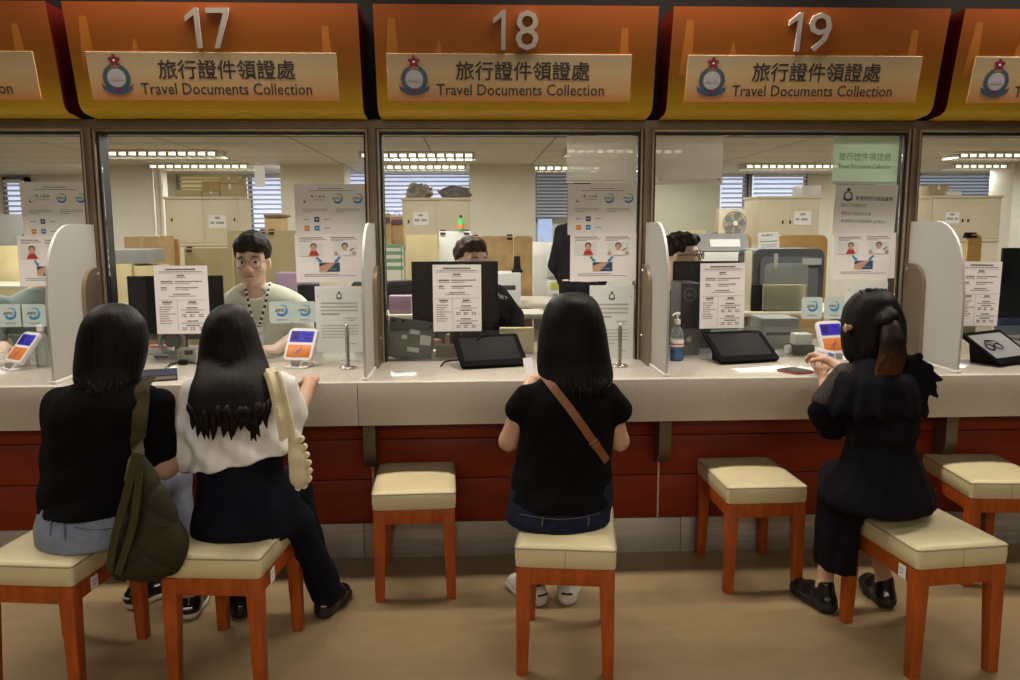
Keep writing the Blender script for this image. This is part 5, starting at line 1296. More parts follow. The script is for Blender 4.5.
    def build(s, name, m, parent, extra=None):
        V, F = s.mesh(); off = np.array(parent_world(parent)); V = V-off
        nv = len(V); ex = extra.f if extra else []
        if extra:
            V = np.concatenate([V, np.array([tuple(p) for p in extra.v])-off])
        me = bpy.data.meshes.new(name)
        if ex:
            me.from_pydata(V.tolist(), [], F.tolist()+[[i+nv for i in f] for f in ex])
        else:
            me.vertices.add(len(V)); me.vertices.foreach_set('co', V.astype(np.float32).ravel())
            me.loops.add(F.size); me.loops.foreach_set('vertex_index', F.astype(np.int32).ravel())
            me.polygons.add(len(F)); me.polygons.foreach_set('loop_start', np.arange(0, F.size, 4, dtype=np.int32))
            me.update(calc_edges=True)
        me.polygons.foreach_set('use_smooth', [True]*len(me.polygons)); me.materials.append(m); me.validate(); me.update()
        o = bpy.data.objects.new(name, me); COL.objects.link(o); o.parent = parent
        return o

def row(py, xl, xr, Yc, hy):
    a, b = at(xl, py, Y=Yc), at(xr, py, Y=Yc); return ((a.z+b.z)/2, (a.x+b.x)/2, Yc, (b.x-a.x)/2, hy)
def surf_y(rows, x, z, off=0.0, side=-1):
    T = np.array(sorted(rows)); xc, yc, hx, hy = [np.interp(z, T[:, 0], T[:, i]) for i in (1, 2, 3, 4)]
    return yc+side*(hy*math.sqrt(max(0.04, 1-((x-xc)/hx)**2))+off)
def V3(px, py, Y): return np.array(at(px, py, Y=Y))
def rotz(a): c, s_ = math.cos(a), math.sin(a); return np.array([[c, -s_, 0], [s_, c, 0], [0, 0, 1.0]])
def noise3(seed, freqs, amp):
    r_ = np.random.RandomState(seed); W_ = [(r_.randn(3)*f_, r_.rand()*6.28) for f_ in freqs]
    return lambda X, Y, Z: amp*sum(np.sin(w[0]*X+w[1]*Y+w[2]*Z+p) for w, p in W_)/len(W_)

def head(fd, c, R, s=1.0, neck=True, k=0.015):
    """head with face; local frame: x right, y back (face looks along -y), z up"""
    c = np.array(c); R = np.array(R)
    P = lambda x, y, z: c+R@(np.array([x, y, z])*s)
    E = lambda x, y, z, a, b_, d_, kk=k, op='u': fd.ell(P(x, y, z), np.array([a, b_, d_])*s, R, kk, op)
    E(0, .010, .030, .074, .092, .084); E(0, -.018, -.026, .062, .072, .078, .03); E(0, -.048, -.088, .028, .030, .026, .03)
    for q in (-1, 1):
        E(q*.034, -.050, -.032, .030, .034, .030, .02)
        fd.cap(P(q*.048, -.072, .024), P(q*.016, -.086, .022), .010*s, .010*s, .012)
        E(q*.076, .008, -.008, .009, .021, .031, .008)
        fd.ell(P(q*.031, -.101, .002), np.array([.018, .017, .011])*s, R, .010, 's')
        fd.cap(P(q*.011, -.094, -.036), P(q*.011, -.094, -.036), .0085*s, None, .006)
    fd.cap(P(0, -.086, .008), P(0, -.106, -.030), .0075*s, .0115*s, .010)
    fd.cap(P(-.019, -.087, -.060), P(.019, -.087, -.060), .0055*s, None, .006); fd.cap(P(-.016, -.086, -.069), P(.016, -.086, -.069), .0065*s, None, .006)
    if neck: fd.cap(P(0, .022, -.070), P(0, .040, -.185), .050*s, .056*s, .03)
    return P
def face_parts(parent, P, s=1.0, brows=True):
    white = mat('eye_white', (.70, .68, .64), .3); iris = mat('dark_iris', (.015, .010, .008), .2); brow = mat('brow_hair', (.015, .012, .010), .6); lip = mat('lips', (.40, .14, .12), .5)
    for q in (-1, 1):
        bm = bmesh.new(); bmesh.ops.create_uvsphere(bm, u_segments=14, v_segments=10, radius=.0090*s)
        for v in bm.verts: v.co = Vector(P(q*.031, -.0800, .002))+v.co
        b = MB(); b.bm(bm, white); e = b.build('eye', parent)
        bm = bmesh.new(); bmesh.ops.create_uvsphere(bm, u_segments=12, v_segments=8, radius=.0066*s)
        for v in bm.verts: v.co = Vector(P(q*.031, -.0855, .002))+v.co
        b = MB(); b.bm(bm, iris); b.build('iris', e)
        if brows:
            b = MB(); b.tube([P(q*.015, -.096, .0255), P(q*.030, -.0945, .028), P(q*.050, -.081, .023)], [.0022*s, .0032*s, .0014*s], brow, 6); b.build('eyebrow', parent)
    b = MB(); b.tube([P(-.023, -.091, -.0645), P(-.009, -.0965, -.0635), (P(.009, -.0965, -.0635)), P(.023, -.091, -.0645)], [.002*s, .0055*s, .0055*s, .002*s], lip, 6); b.build('lips', parent)

def hand(fd, o, f, n, sd, s=1.0, curl=(0.5, 0.6, 0.7, 0.8), th=(0.5, 0.3)):
    """palm at o pointing along f, palm normal n, thumb on side sd; four fingers with two bends each, and a thumb"""
    f, n, sd = [np.array(Vector(q).normalized()) for q in (f, n, sd)]; o = np.array(o)
    fd.cap(o, o+f*.035*s+sd*.012*s, .019*s, .017*s, .012); fd.cap(o+f*.02*s-sd*.018*s, o+f*.075*s-sd*.026*s, .014*s, .0125*s, .012)
    fd.cap(o+f*.02*s, o+f*.08*s, .014*s, .0125*s, .012); fd.cap(o+f*.02*s+sd*.014*s, o+f*.078*s+sd*.024*s, .014*s, .0125*s, .012)
    for q, (ofs, L_, r_) in enumerate(((.026, .068, .0085), (.0085, .076, .0088), (-.009, .070, .0084), (-.026, .054, .0076))):
        p = o+f*(.078-.004*abs(q-1))*s+sd*ofs*s; a = curl[q]*.5; spread = sd*ofs*1.2
        for g, (l_, da) in enumerate(((.45, 0), (.32, 1.0), (.26, .8))):
            a += curl[q]*da; d = f*math.cos(a)+n*math.sin(a)+spread*(1 if g == 0 else .6); d /= np.linalg.norm(d)
            p2 = p+d*L_*l_*s; fd.cap(p, p2, r_*(1-.1*g)*s, r_*(1-.1*(g+1))*s, .004); p = p2
    p = o+f*.018*s+sd*.024*s; d = f*.62+sd*.75+n*th[0]; d /= np.linalg.norm(d); p2 = p+d*.036*s; fd.cap(p, p2, .0125*s, .010*s, .008)
    d = f*.85+sd*.25+n*(th[0]+th[1]); d /= np.linalg.norm(d); p3 = p2+d*.030*s; fd.cap(p2, p3, .010*s, .0085*s, .004)

def shoe(parent, heel, ang, L_=.235, upper=None, sole=None, name='shoe', tall=.06, sole_h=.028, trim=None):
    """heel on the floor at (x, y); ang = direction of the toe in plan"""
    f = np.array([math.cos(ang), math.sin(ang), 0]); h = np.array([heel[0], heel[1], 0.0])
    lo = np.minimum(h, h+f*L_)-.07; hi = np.maximum(h, h+f*L_)+.07; lo[2] = -.01; hi[2] = .14
    def shape(fd, g):
        fd.cap(h+f*.036+[0, 0, .030], h+f*(L_*.55)+[0, 0, .028], .034+g, .038+g, .02); fd.cap(h+f*(L_*.55)+[0, 0, .028], h+f*(L_-.042)+[0, 0, .024], .038+g, .036+g, .02)
    fd = Field(lo, hi, .005); shape(fd, 0); fd.cap(h+f*.040+[0, 0, .04], h+f*.050+[0, 0, tall], .034, .031, .02); fd.cap(h+f*.07+[0, 0, .05], h+f*.13+[0, 0, .045], .030, .026, .03)
    fd.cut(lambda X, Y, Z: np.maximum(sole_h*.8-Z, Z-(tall+.022))+0*X+0*Y)
    o = fd.build(name, upper, parent)
    fd = Field(lo, hi, .005); shape(fd, .004); fd.cut(lambda X, Y, Z: np.maximum(.001-Z, Z-sole_h)+0*X+0*Y); fd.build('sole', sole, o)
    if trim:
        b = MB(); s_ = np.array([-f[1], f[0], 0])
        for q in range(5): p = h+f*(.10+.016*q)+[0, 0, .083-.008*q]; b.tube([p-s_*.02, p+[0, 0, .004], p+s_*.02], .0025, trim, 6)
        b.tube([h+f*(.002)+[0, 0, .05]+s_*.02, h-f*.002+[0, 0, .05], h+f*.002+[0, 0, .05]-s_*.02], .004, trim, 6); b.build('laces', o)
    return o
def ribbon(pts, width, thick, m, normals=None, b=None, m2=None, dash=1):
    """flat band through the points; normals = outward direction at each point"""
    b = b or MB(); pts = [Vector(p) for p in pts]; n = len(pts); V = []; F = []
    N = [Vector(q).normalized() for q in (normals if isinstance(normals, list) else [normals or (0, -1, 0)]*n)]
    for i, p in enumerate(pts):
        d = (pts[min(i+1, n-1)]-pts[max(i-1, 0)]).normalized(); s_ = d.cross(N[i]).normalized(); w_ = width[i] if isinstance(width, (list, tuple)) else width
        V += [p-s_*w_/2, p+s_*w_/2, p+s_*w_/2+N[i]*thick, p-s_*w_/2+N[i]*thick]
    for i in range(n-1):
        A = 4*i
        mm = m2 if (m2 and (i//dash) % 2) else m
        b.add([V[A+k] for k in range(8)], [[k, (k+1) % 4, 4+(k+1) % 4, 4+k][::-1] for k in range(4)]+([[0, 1, 2, 3]] if i == 0 else [])+([[7, 6, 5, 4]] if i == n-2 else []), mm)
    return b

def spline(pts, n=6):
    P = [np.array(p, float) for p in pts]; out = []
    for i in range(len(P)-1):
        p0, p1, p2, p3 = P[max(i-1, 0)], P[i], P[i+1], P[min(i+2, len(P)-1)]
        for k in range(n):
            t = k/n; out.append(.5*((2*p1)+(-p0+p2)*t+(2*p0-5*p1+4*p2-p3)*t*t+(-p0+3*p1-3*p2+p3)*t**3))
    out.append(P[-1]); return out

def ank(px, py, an, z=.09, o=.055):
    q = at(px, py, Z=0); return np.array([q.x+o*math.cos(rad(an)), q.y+o*math.sin(rad(an)), z])
skin = mat('skin', (.56, .34, .23), .5, var=.05, vs=20)
skin_pale = mat('clerk_skin', (.74, .47, .35), .5, var=.05, vs=20)
def hair_mat(name, col, col2=None):
    m = mat(name, col, .48, var=.35, vs=90, stretch=(1, 1, .05), bump=.18, bs=200, spec=.10); return m
hair_black = hair_mat('black_hair', (.0065, .005, .004))
hair_dark = hair_mat('soft_black_hair', (.008, .006, .005))
black_knit = mat('black_cotton', (.0055, .0055, .0062), .95, var=.2, vs=30, bump=.08, bs=240, spec=.08)
black_dress_m = mat('black_crepe', (.0055, .0055, .008), .85, var=.25, vs=25, bump=.06, bs=200, spec=.12)
white_cotton = mat('white_cotton', (.84, .82, .81), .8, var=.03, bump=.05, bs=160)
navy_cloth = mat('dark_navy_cloth', (.0065, .008, .014), .9, var=.25, vs=20, bump=.06, bs=220, spec=.1)
light_denim = mat('pale_denim', (.20, .23, .31), .8, var=.12, vs=40, bump=.1, bs=400)
dark_denim = mat('dark_denim', (.010, .013, .030), .85, spec=.15, var=.25, vs=40, bump=.1, bs=400)
denim_thread = mat('denim_thread', (.12, .10, .07), .7)
pale_thread = mat('pale_denim_seam', (.10, .12, .18), .7)
olive = mat('olive_quilted_nylon', (.031, .027, .013), .7, spec=.2, var=.15, vs=14, bump=.08, bs=150)
olive_web = mat('olive_webbing', (.052, .046, .016), .8, spec=.2, var=.1, bump=.15, bs=350)
tan_leather = mat('tan_leather', (.22, .075, .022), .5, var=.12, bump=.06, bs=200)
cream_cloth = mat('cream_bag_cloth', (.66, .58, .38), .8, var=.06, bump=.08, bs=160)
shoe_white = mat('white_trainer', (.66, .64, .60), .6, var=.05); shoe_black = mat('black_shoe_leather', (.010, .010, .011), .14); sole_black = mat('black_sole', (.012, .012, .012), .6)
sage = mat('sage_cotton', (.66, .65, .53), .85, var=.04, bump=.05, bs=200)

def strands(rows, m, seed, n, zlo, zhi, drop, r0=.006, xs=(-1, 1), over=None, jit=.01):
    """tapering locks that hang over the lower edge of a head of hair"""
    r_ = random.Random(seed); T = np.array(sorted(rows)); b = MB()
    for i in range(n):
        u = r_.uniform(*xs); z = r_.uniform(zlo, zhi); pts = []
        dz = drop*r_.uniform(.5, 1.2); dx = r_.uniform(-jit, jit)
        for q in range(6):
            t = q/5; zz = z-dz*t
            xc, yc, hx, hy = [np.interp(zz, T[:, 0], T[:, k]) for k in (1, 2, 3, 4)]
            x = xc+u*hx*.985+dx*t*t; y = yc-hy*math.sqrt(max(.01, 1-min(.98, u*u)))-.001
            if over is not None: y = min(y, surf_y(over, x, zz, .030)) if t > .3 else y
            y += r0*.9*(1-t)**2
            pts.append((x, y, zz))
        b.tube(pts, [r0*.3, r0*.8, r0, r0*.85, r0*.55, r0*.1], m, 6)
    return b
def comb(N1=33, a1=.010, N2=57, a2=.006):
    a1 *= .6; a2 *= .6
    return lambda t, Z: a1*np.sin(N1*t+4*np.sin(3*t)+Z*3)+a2*np.sin(N2*t+2*np.sin(5*t)-Z*5)
def person(name, label, loc, group=None): return thing(name, label, 'person', loc, group)

# ------------------------------------------------------------------ woman at window 18
pC = person('person', 'person at window 18 in a black T-shirt with a brown crossbody strap, seen from behind', (1.925, -1.08, 0))
tC = [row(540, 512, 606, -1.09, .135), row(528, 506, 610, -1.09, .15), row(512, 506, 610, -1.085, .145), row(495, 509, 610, -1.07, .125), row(470, 515, 610, -1.05, .105), row(440, 521, 612, -1.04, .10), row(415, 521, 613, -1.035, .105), row(398, 519, 615, -1.03, .10), row(387, 527, 609, -1.02, .085), row(379, 541, 600, -1.01, .065), row(373, 553, 594, -1.0, .05)]
hC = (at(573, 332, Y=-.955).x, -.955, at(573, 332, Y=-.955).z)
fd = Field((1.62, -1.30, -.02), (2.25, -.45, 1.20), .0065)
fd.loft(tC, .03, off=-.022)
P = head(fd, hC, rotz(PI) @ np.array([[1, 0, 0], [0, math.cos(.25), -math.sin(.25)], [0, math.sin(.25), math.cos(.25)]]), .92)
eL, eR = V3(509, 441, -1.0), V3(619, 441, -1.0)
sL, sR = V3(527, 397, -1.03), V3(607, 395, -1.03)
wL, wR = np.array([1.84, -.66, .812]), np.array([2.02, -.66, .812])
fd.cap(sL, eL, .038, .033, .03); fd.cap(sR, eR, .038, .033, .03)
fd.cap(eL, wL, .032, .022, .015); fd.cap(eR, wR, .032, .022, .015)
hand(fd, wL+[.005, .02, 0], (.35, .93, -.02), (0, 0, -1), (1, -.3, 0), .92); hand(fd, wR+[-.005, .02, 0], (-.35, .93, -.02), (0, 0, -1), (-1, -.3, 0), .92)
for q, (kx, ax_, ay) in ((-1, (1.83, 1.845, -.86)), (1, (2.02, 1.975, -.86))):
    hip = np.array([1.93+q*.075, -1.03, .515]); kn = np.array([kx, -.70, .47]); an = ank(*((543, 608, 118) if q < 0 else (567, 607, 80)))
    fd.cap(hip, kn, .058, .046, .03); fd.cap(kn, an, .040, .030, .03); fd.cap(an, an+[0, .03, -.03], .028, .026, .02)
fd.cut(lambda X, Y, Z: np.where(Y < -.95, .44-Z, -1)+0*X); fd.build('body', skin, pC)
face_parts(pC, P, .92)
fd = Field((1.66, -1.31, .44), (2.22, -.84, 1.0), .006)          # T-shirt
fd.loft(tC, .03, off=.004); fd.cap(sL, V3(516, 409, -1.03), .042, .040, .03); fd.cap(sR, V3(620, 410, -1.03), .042, .042, .03)
zh = at(560, 516, Y=-1.2).z
fd.disp(noise3(3, (22, 30, 40), .004)); fd.disp(lambda X, Y, Z: .004*np.sin(70*(Z+.25*np.abs(X-1.92)))*np.clip((.66-Z)/.15, 0, 1)+0*Y)
fd.cut(lambda X, Y, Z: zh-.02*np.cos((X-1.93)*9)+.018+0*Y-Z); fd.cut(lambda X, Y, Z: Z-at(570, 376, Y=-1.0).z+0*X+0*Y)
fd.build('t_shirt', black_knit, pC)
fd = Field((1.66, -1.30, .05), (2.20, -.60, .62), .007)          # jeans
fd.loft([r for r in tC if r[0] < .62], .03, off=-.001)
for q, (kx, ax_, ay) in ((-1, (1.83, 1.845, -.86)), (1, (2.02, 1.975, -.86))):
    hip = np.array([1.93+q*.075, -1.05, .505]); kn = np.array([kx, -.70, .47]); an = ank(*((543, 608, 118) if q < 0 else (567, 607, 80)), .10)
    fd.cap(hip, kn, .082, .062, .03); fd.cap(kn, an, .056, .045, .03)
fd.cut(lambda X, Y, Z: np.maximum(.07-Z, Z-.60)+0*X+0*Y); fd.cut(lambda X, Y, Z: np.where(Y < -.93, .424-Z, -1)+0*X)
jn = fd.build('jeans', dark_denim, pC)
b = MB()
zb = [(px, py) for px, py in ((520, 514), (540, 518), (560, 519.5), (580, 518), (600, 513))]
def onback(rows, px, py, off=.003):
    p = at(px, py, Y=-1.15)
    for _ in range(3): p = at(px, py, Y=surf_y(rows, p.x, p.z, off))
    return p
b.tube([onback(tC, *q) for q in zb], .0012, denim_thread, 5); b.build('seat_seam', jn)
for px in (546, 592):
    b = MB(); b.tube([onback(tC, px-3, 517), onback(tC, px-4, 526)], .0022, denim_thread, 5); b.build('belt_loop', jn)
shoe(pC, (at(543, 608, Z=0).x, at(543, 608, Z=0).y), rad(118), .235, shoe_white, shoe_white, trim=black_plastic, tall=.075)
shoe(pC, (at(567, 607, Z=0).x, at(567, 607, Z=0).y), rad(80), .235, shoe_white, shoe_white, trim=black_plastic, tall=.075)
hr = [row(292.5, 563, 584, -.955, .03), row(295, 555, 590, -.955, .055), row(301, 548.5, 597, -.955, .085), row(313, 543, 602, -.958, .10), row(329, 539.5, 606, -.965, .10), row(346, 537.5, 608.5, -.98, .095), row(362, 536.5, 611, -.995, .085), row(375, 538, 614, -1.02, .07), row(384, 545, 612, -1.05, .055), row(390, 552, 607, -1.07, .045)]
fd = Field((1.72, -1.17, .82), (2.28, -.80, 1.22), .0045); fd.loft(hr, .02, wave=comb(), ends=.012); fd.ell(P(0, -.10, -.03), (.058, .06, .085), None, .02, 's')
fd.build('hair', hair_black, pC, strands(hr, hair_black, 5, 60, at(570, 372, Y=-1).z, at(570, 384, Y=-1).z, .05, .0045))
sp_pts = spline([onback(tC, 542, 373, .02), onback(tC, 556, 391, .012), onback(tC, 573, 413, .010), onback(tC, 590, 437, .010), onback(tC, 607, 461, .006)], 5)
front = [Vector((1.86, -.93, at(541, 369, Y=-.95).z+.01)), Vector((1.90, -.90, .93)), Vector((1.98, -.90, .75)), Vector((2.07, -.96, .64))]
st = thing('crossbody_strap', 'brown leather strap running diagonally across the black T-shirt to the right hip', 'strap', tuple(sp_pts[8]))
ribbon(sp_pts, .026, .004, tan_leather, [(0.1*(i/10), -1, .15) for i in range(len(sp_pts))]).build('strap', st)
b = MB(); p = onback(tC, 594, 443, .016); d = Vector(sp_pts[-3])-Vector(sp_pts[-5]); d.normalize(); s_ = d.cross(Vector((0, -1, 0))).normalized()
b.tube([p+d*.012+s_*.015, p+d*.012-s_*.015, p-d*.006-s_*.015, p-d*.006+s_*.015], .002, mat('brass', (.55, .38, .15), .3, 1.0), 6, close=True); b.build('buckle', st)

# ------------------------------------------------------------------ woman in jeans at the left
pA = person('person', 'leftmost seated person, in a black T-shirt and pale jeans, carrying an olive bag', (.36, -1.1, 0))
tA = [row(548, 44, 140, -1.15, .15), row(538, 40, 146, -1.15, .165), row(522, 37, 150, -1.14, .165), row(503, 42, 152, -1.12, .155), row(474, 45, 153, -1.09, .14), row(440, 46, 155, -1.07, .13), row(415, 45, 160, -1.06, .125), row(398, 52, 164, -1.05, .115), row(387, 66, 148, -1.04, .095), row(379, 86, 132, -1.03, .07), row(372, 95, 124, -1.02, .05)]
hA = (at(111, 342, Y=-.98).x, -.98, at(111, 342, Y=-.98).z)
fd = Field((.02, -1.42, -.02), (.95, -.5, 1.2), .007)
fd.loft(tA, .03, off=-.024)
P = head(fd, hA, rotz(PI-.1) @ np.array([[1, 0, 0], [0, math.cos(.3), -math.sin(.3)], [0, math.sin(.3), math.cos(.3)]]), .94)
sL, sR = V3(61, 404, -1.05), V3(158, 404, -1.06); eL, eR = V3(58, 458, -.98), V3(165, 466, -1.06)
wL, wR = np.array([.32, -.68, .80]), np.array([.54, -.80, .60])
fd.cap(sL, eL, .045, .040, .03); fd.cap(sR, eR, .045, .040, .03); fd.cap(eL, wL, .038, .024, .02); fd.cap(eR, wR, .039, .026, .02)
hand(fd, wL+[.005, .015, 0], (.2, .97, 0), (0, 0, -1), (1, -.2, 0), .95); hand(fd, wR, (-.5, .85, -.1), (0, 0, -1), (-1, -.5, 0), .95)
LEGA = ((.34, .41, -.80), (.52, .66, -.90))
for q, (kx, ax_, ay) in enumerate(LEGA):
    hip = np.array([.32+.11*q, -1.06, .515]); kn = np.array([kx, -.70, .48]); an = ank(*((126, 611, 60), (187, 622, 95))[q])
    fd.cap(hip, kn, .06, .048, .03); fd.cap(kn, an, .042, .030, .03); fd.cap(an, an+[.0, .02, -.03], .028, .026, .02)
fd.cut(lambda X, Y, Z: np.where(Y < -1.0, .44-Z, -1)+0*X); fd.build('body', skin, pA); face_parts(pA, P, .94)
fd = Field((.02, -1.42, .42), (.72, -.84, 1.02), .0065)
fd.loft(tA, .03, off=.004); fd.cap(sL, V3(58, 452, -1.0), .052, .050, .03); fd.cap(sR, V3(161, 450, -1.06), .050, .050, .03)
fd.disp(noise3(8, (20, 28, 36), .005)); fd.disp(lambda X, Y, Z: .005*np.sin(55*(Z-.5*X))*np.clip((.80-Z)/.2, 0, 1)+0*Y)
pl_, pr_ = at(37, 504, Y=-1.10), at(114, 524, Y=-1.285); sl_ = (pr_.z-pl_.z)/(pr_.x-pl_.x)
fd.cut(lambda X, Y, Z: np.maximum(pl_.z+sl_*(X-pl_.x), pr_.z-.005)+0*Y-Z-np.where(Y > -1.0, .2, 0)); fd.cut(lambda X, Y, Z: Z-at(110, 374, Y=-1.0).z+0*X+0*Y)
fd.cut(lambda X, Y, Z: np.where((X > .60) & (Y > -1.2), at(168, 463, Y=-1.06).z-Z, -1)); fd.cut(lambda X, Y, Z: np.where(X < .13, at(44, 460, Y=-1.0).z-Z, -1)+0*Y)
fd.build('t_shirt', black_knit, pA)
fd = Field((.05, -1.42, .05), (.80, -.58, .66), .007)
fd.loft([r for r in tA if r[0] < .64], .03, off=-.004)
for q, (kx, ax_, ay) in enumerate(LEGA):
    hip = np.array([.32+.11*q, -1.06, .515]); kn = np.array([kx, -.70, .48]); an = ank(*((126, 611, 60), (187, 622, 95))[q], .11)
    fd.cap(hip, kn, .082, .062, .03); fd.cap(kn, an, .06, .045, .03)
fd.cut(lambda X, Y, Z: np.maximum(.13-Z, Z-.62)+0*X+0*Y); fd.cut(lambda X, Y, Z: np.where(Y < -1.02, .424-Z, -1)+0*X)
jn = fd.build('jeans', light_denim, pA)
for pts in ([(51, 520), (50, 536)], [(64, 521), (65, 540)]):
    b = MB(); b.tube([onback(tA, *q) for q in pts], .002, pale_thread, 5); b.build('belt_loop', jn)
b = MB(); b.tube([onback(tA, *q) for q in ((74, 527), (86, 529), (100, 530), (112, 528))], .0018, pale_thread, 5); b.build('pocket_edge', jn)
for (px, py), an in (((126, 611), 60), ((187, 622), 95)):
    q = at(px, py, Z=0); shoe(pA, (q.x, q.y), rad(an), .24, shoe_black, shoe_white, trim=shoe_white)
hr = [row(303, 104, 122, -.98, .03), row(305.5, 97, 128, -.98, .055), row(311, 91, 135, -.98, .085), row(322, 83.5, 143.5, -.985, .10), row(338, 79, 147, -.99, .105), row(353, 77, 146.5, -1.0, .10), row(366, 75, 144, -1.015, .09), row(377, 75, 140, -1.035, .085), row(388, 80, 133, -1.07, .07), row(397, 90, 124, -1.095, .05)]
fd = Field((.08, -1.22, .76), (.68, -.82, 1.2), .0045); fd.loft(hr, .02, wave=comb(29, .010, 47, .007), ends=.012); fd.ell(P(0, -.10, -.03), (.058, .06, .085), None, .02, 's')
fd.build('hair', hair_black, pA, strands(hr, hair_black, 9, 55, at(110, 372, Y=-1).z, at(110, 386, Y=-1).z, .04, .005))
# olive quilted shoulder bag
bg = thing('shoulder_bag', 'olive quilted shoulder bag hanging from the leftmost visitor\'s right shoulder', 'bag', tuple(at(148, 540, Y=-1.33)))
YB = -1.33
rb = [row(452, 136, 144, YB, .014), row(470, 133, 152, YB, .030), row(490, 128, 166, YB, .045), row(515, 121, 180, YB, .058), row(540, 114, 188, YB, .064), row(562, 109, 188, YB, .060), row(575, 108.5, 180, YB, .045), row(580, 114, 168, YB, .02)]
fd = Field((.28, -1.45, .28), (.80, -1.20, .86), .005); fd.loft(rb, .02, ends=.008)
fd.disp(lambda X, Y, Z: .009*(1-np.minimum(np.abs(np.sin((X*.8+Z)*22)), np.abs(np.sin((Z-X*.9)*22))))**3+0*Y); fd.disp(noise3(4, (30, 44), .004))
fd.ell(at(131, 520, Y=YB-.07), (.022, .03, .10), np.array([[math.cos(.25), 0, math.sin(.25)], [0, 1, 0], [-math.sin(.25), 0, math.cos(.25)]]), .02, 's')
fd.build('bag_body', olive, bg)
top = [onback(tA, 143, 387, .030), onback(tA, 142, 400, .032), onback(tA, 140, 420, .030), onback(tA, 138, 440, .026)]
pts = spline([Vector((at(148, 380, Y=-1.0).x, -.98, at(148, 378, Y=-1.0).z))]+top+[at(137, 455, Y=YB+.04), at(133, 480, Y=YB-.035)], 5)
ribbon(pts, .046, .004, olive_web, [(.1, -1, .25)]*len(pts)).build('strap', bg)
pts = spline([at(137, 452, Y=YB-.02), at(128, 490, Y=YB-.052), at(116, 535, Y=YB-.064), at(110, 572, Y=YB-.05)], 5)
ribbon(pts, .024, .005, olive_web, [(-.3, -1, 0)]*len(pts)).build('edge_binding', bg)
pts = spline([at(141, 454, Y=YB-.02), at(138, 490, Y=YB-.062), at(132, 530, Y=YB-.072), at(118, 574, Y=YB-.058)], 5)
ribbon(pts, .020, .005, olive_web, [(0, -1, 0)]*len(pts)).build('edge_binding', bg)

# ------------------------------------------------------------------ woman in white
pB = person('person', 'seated person in a white shirt with very long black hair, second from left', (.86, -1.1, 0))
tB = [row(538, 196, 292, -1.10, .14), row(528, 192, 294, -1.10, .155), row(505, 194, 291, -1.09, .15), row(480, 197, 286, -1.06, .12), row(462, 197, 285, -1.05, .115), row(430, 194, 287, -1.04, .115), row(405, 192, 290, -1.03, .11), row(388, 195, 287, -1.02, .10), row(376, 206, 276, -1.01, .08), row(368, 218, 262, -1.0, .06), row(360, 226, 254, -.99, .05)]
hB = (at(228, 338, Y=-.955).x, -.955, at(228, 338, Y=-.955).z)
fd = Field((.55, -1.36, -.02), (1.42, -.45, 1.2), .007)
fd.loft(tB, .03, off=-.024)
P = head(fd, hB, rotz(PI+.1) @ np.array([[1, 0, 0], [0, math.cos(.2), -math.sin(.2)], [0, math.sin(.2), math.cos(.2)]]), .92)
sL, sR = V3(199, 392, -1.02), V3(280, 388, -1.02); eL, eR = V3(186, 462, -.98), V3(290, 432, -.95)
wL, wR = np.array([.83, -.72, .66]), np.array([1.02, -.64, .812])
fd.cap(sL, eL, .038, .034, .03); fd.cap(sR, eR, .038, .034, .03); fd.cap(eL, wL, .033, .023, .02); fd.cap(eR, wR, .033, .023, .02)
hand(fd, wL, (.3, .9, -.1), (0, 0, -1), (1, -.3, 0), .92); hand(fd, wR+[0, .015, 0], (-.2, .97, 0), (0, 0, -1), (-1, -.2, 0), .92)
LEGB = ((.80, .80, -.86), (.98, 1.125, -.99))
for q, (kx, ax_, ay) in enumerate(LEGB):
    hip = np.array([.82+.12*q, -1.03, .515]); kn = np.array([kx, -.82, .48]); an = ank(*((239, 621, 95), (320, 621, 75))[q])
    fd.cap(hip, kn, .055, .042, .03); fd.cap(kn, an, .034, .026, .03); fd.cap(an, an+[.0, .02, -.03], .026, .025, .02)
fd.cut(lambda X, Y, Z: np.where(Y < -1.04, .44-Z, -1)+0*X); fd.build('body', skin, pB); face_parts(pB, P, .92)
fd = Field((.60, -1.36, .48), (1.34, -.80, 1.06), .006)
fd.loft([r for r in tB], .03, off=.014); fd.cap(sL, V3(188, 462, -1.0), .058, .066, .03); fd.cap(sR, V3(289, 418, -.98), .056, .066, .03)
fd.ell(V3(278, 450, -1.06), (.07, .09, .05), None, .04)
fd.disp(noise3(12, (16, 24, 34, 50), .010)); fd.disp(lambda X, Y, Z: .007*np.sin(60*(X*.75+Z*.5)+3*np.sin(9*Z))*np.clip((.84-Z)/.12, 0, 1)+0*Y)
h0, h1 = at(198, 477, Y=-1.18), at(284, 457, Y=-1.17); sl_ = (h1.z-h0.z)/(h1.x-h0.x)
fd.cut(lambda X, Y, Z: h0.z+sl_*(X-h0.x)+.004*np.sin(60*X)+0*Y-Z-np.where(X < h0.x, .0, 0)); fd.cut(lambda X, Y, Z: Z-at(240, 364, Y=-1.0).z+0*X+0*Y)
fd.build('white_shirt', white_cotton, pB)
fd = Field((.62, -1.36, .03), (1.34, -.62, .78), .0065)
fd.loft([r for r in tB if r[0] < .80], .03, off=-.004)
for q, (kx, ax_, ay) in enumerate(LEGB):
    hip = np.array([.82+.12*q, -1.03, .515]); kn = np.array([kx, -.82, .48]); an = ank(*((239, 621, 95), (320, 621, 75))[q], .07)
    fd.cap(hip, kn, .085, .062, .04); fd.cap(kn, an, .056, .046, .03)
kr = V3(296, 500, -1.05); fd.cap(V3(272, 500, -1.06), V3(295, 520, -1.02), .06, .05, .05); fd.cap(V3(296, 522, -1.02), ank(320, 621, 75, .10), .054, .050, .04)
fd.disp(noise3(21, (18, 26, 40), .006))
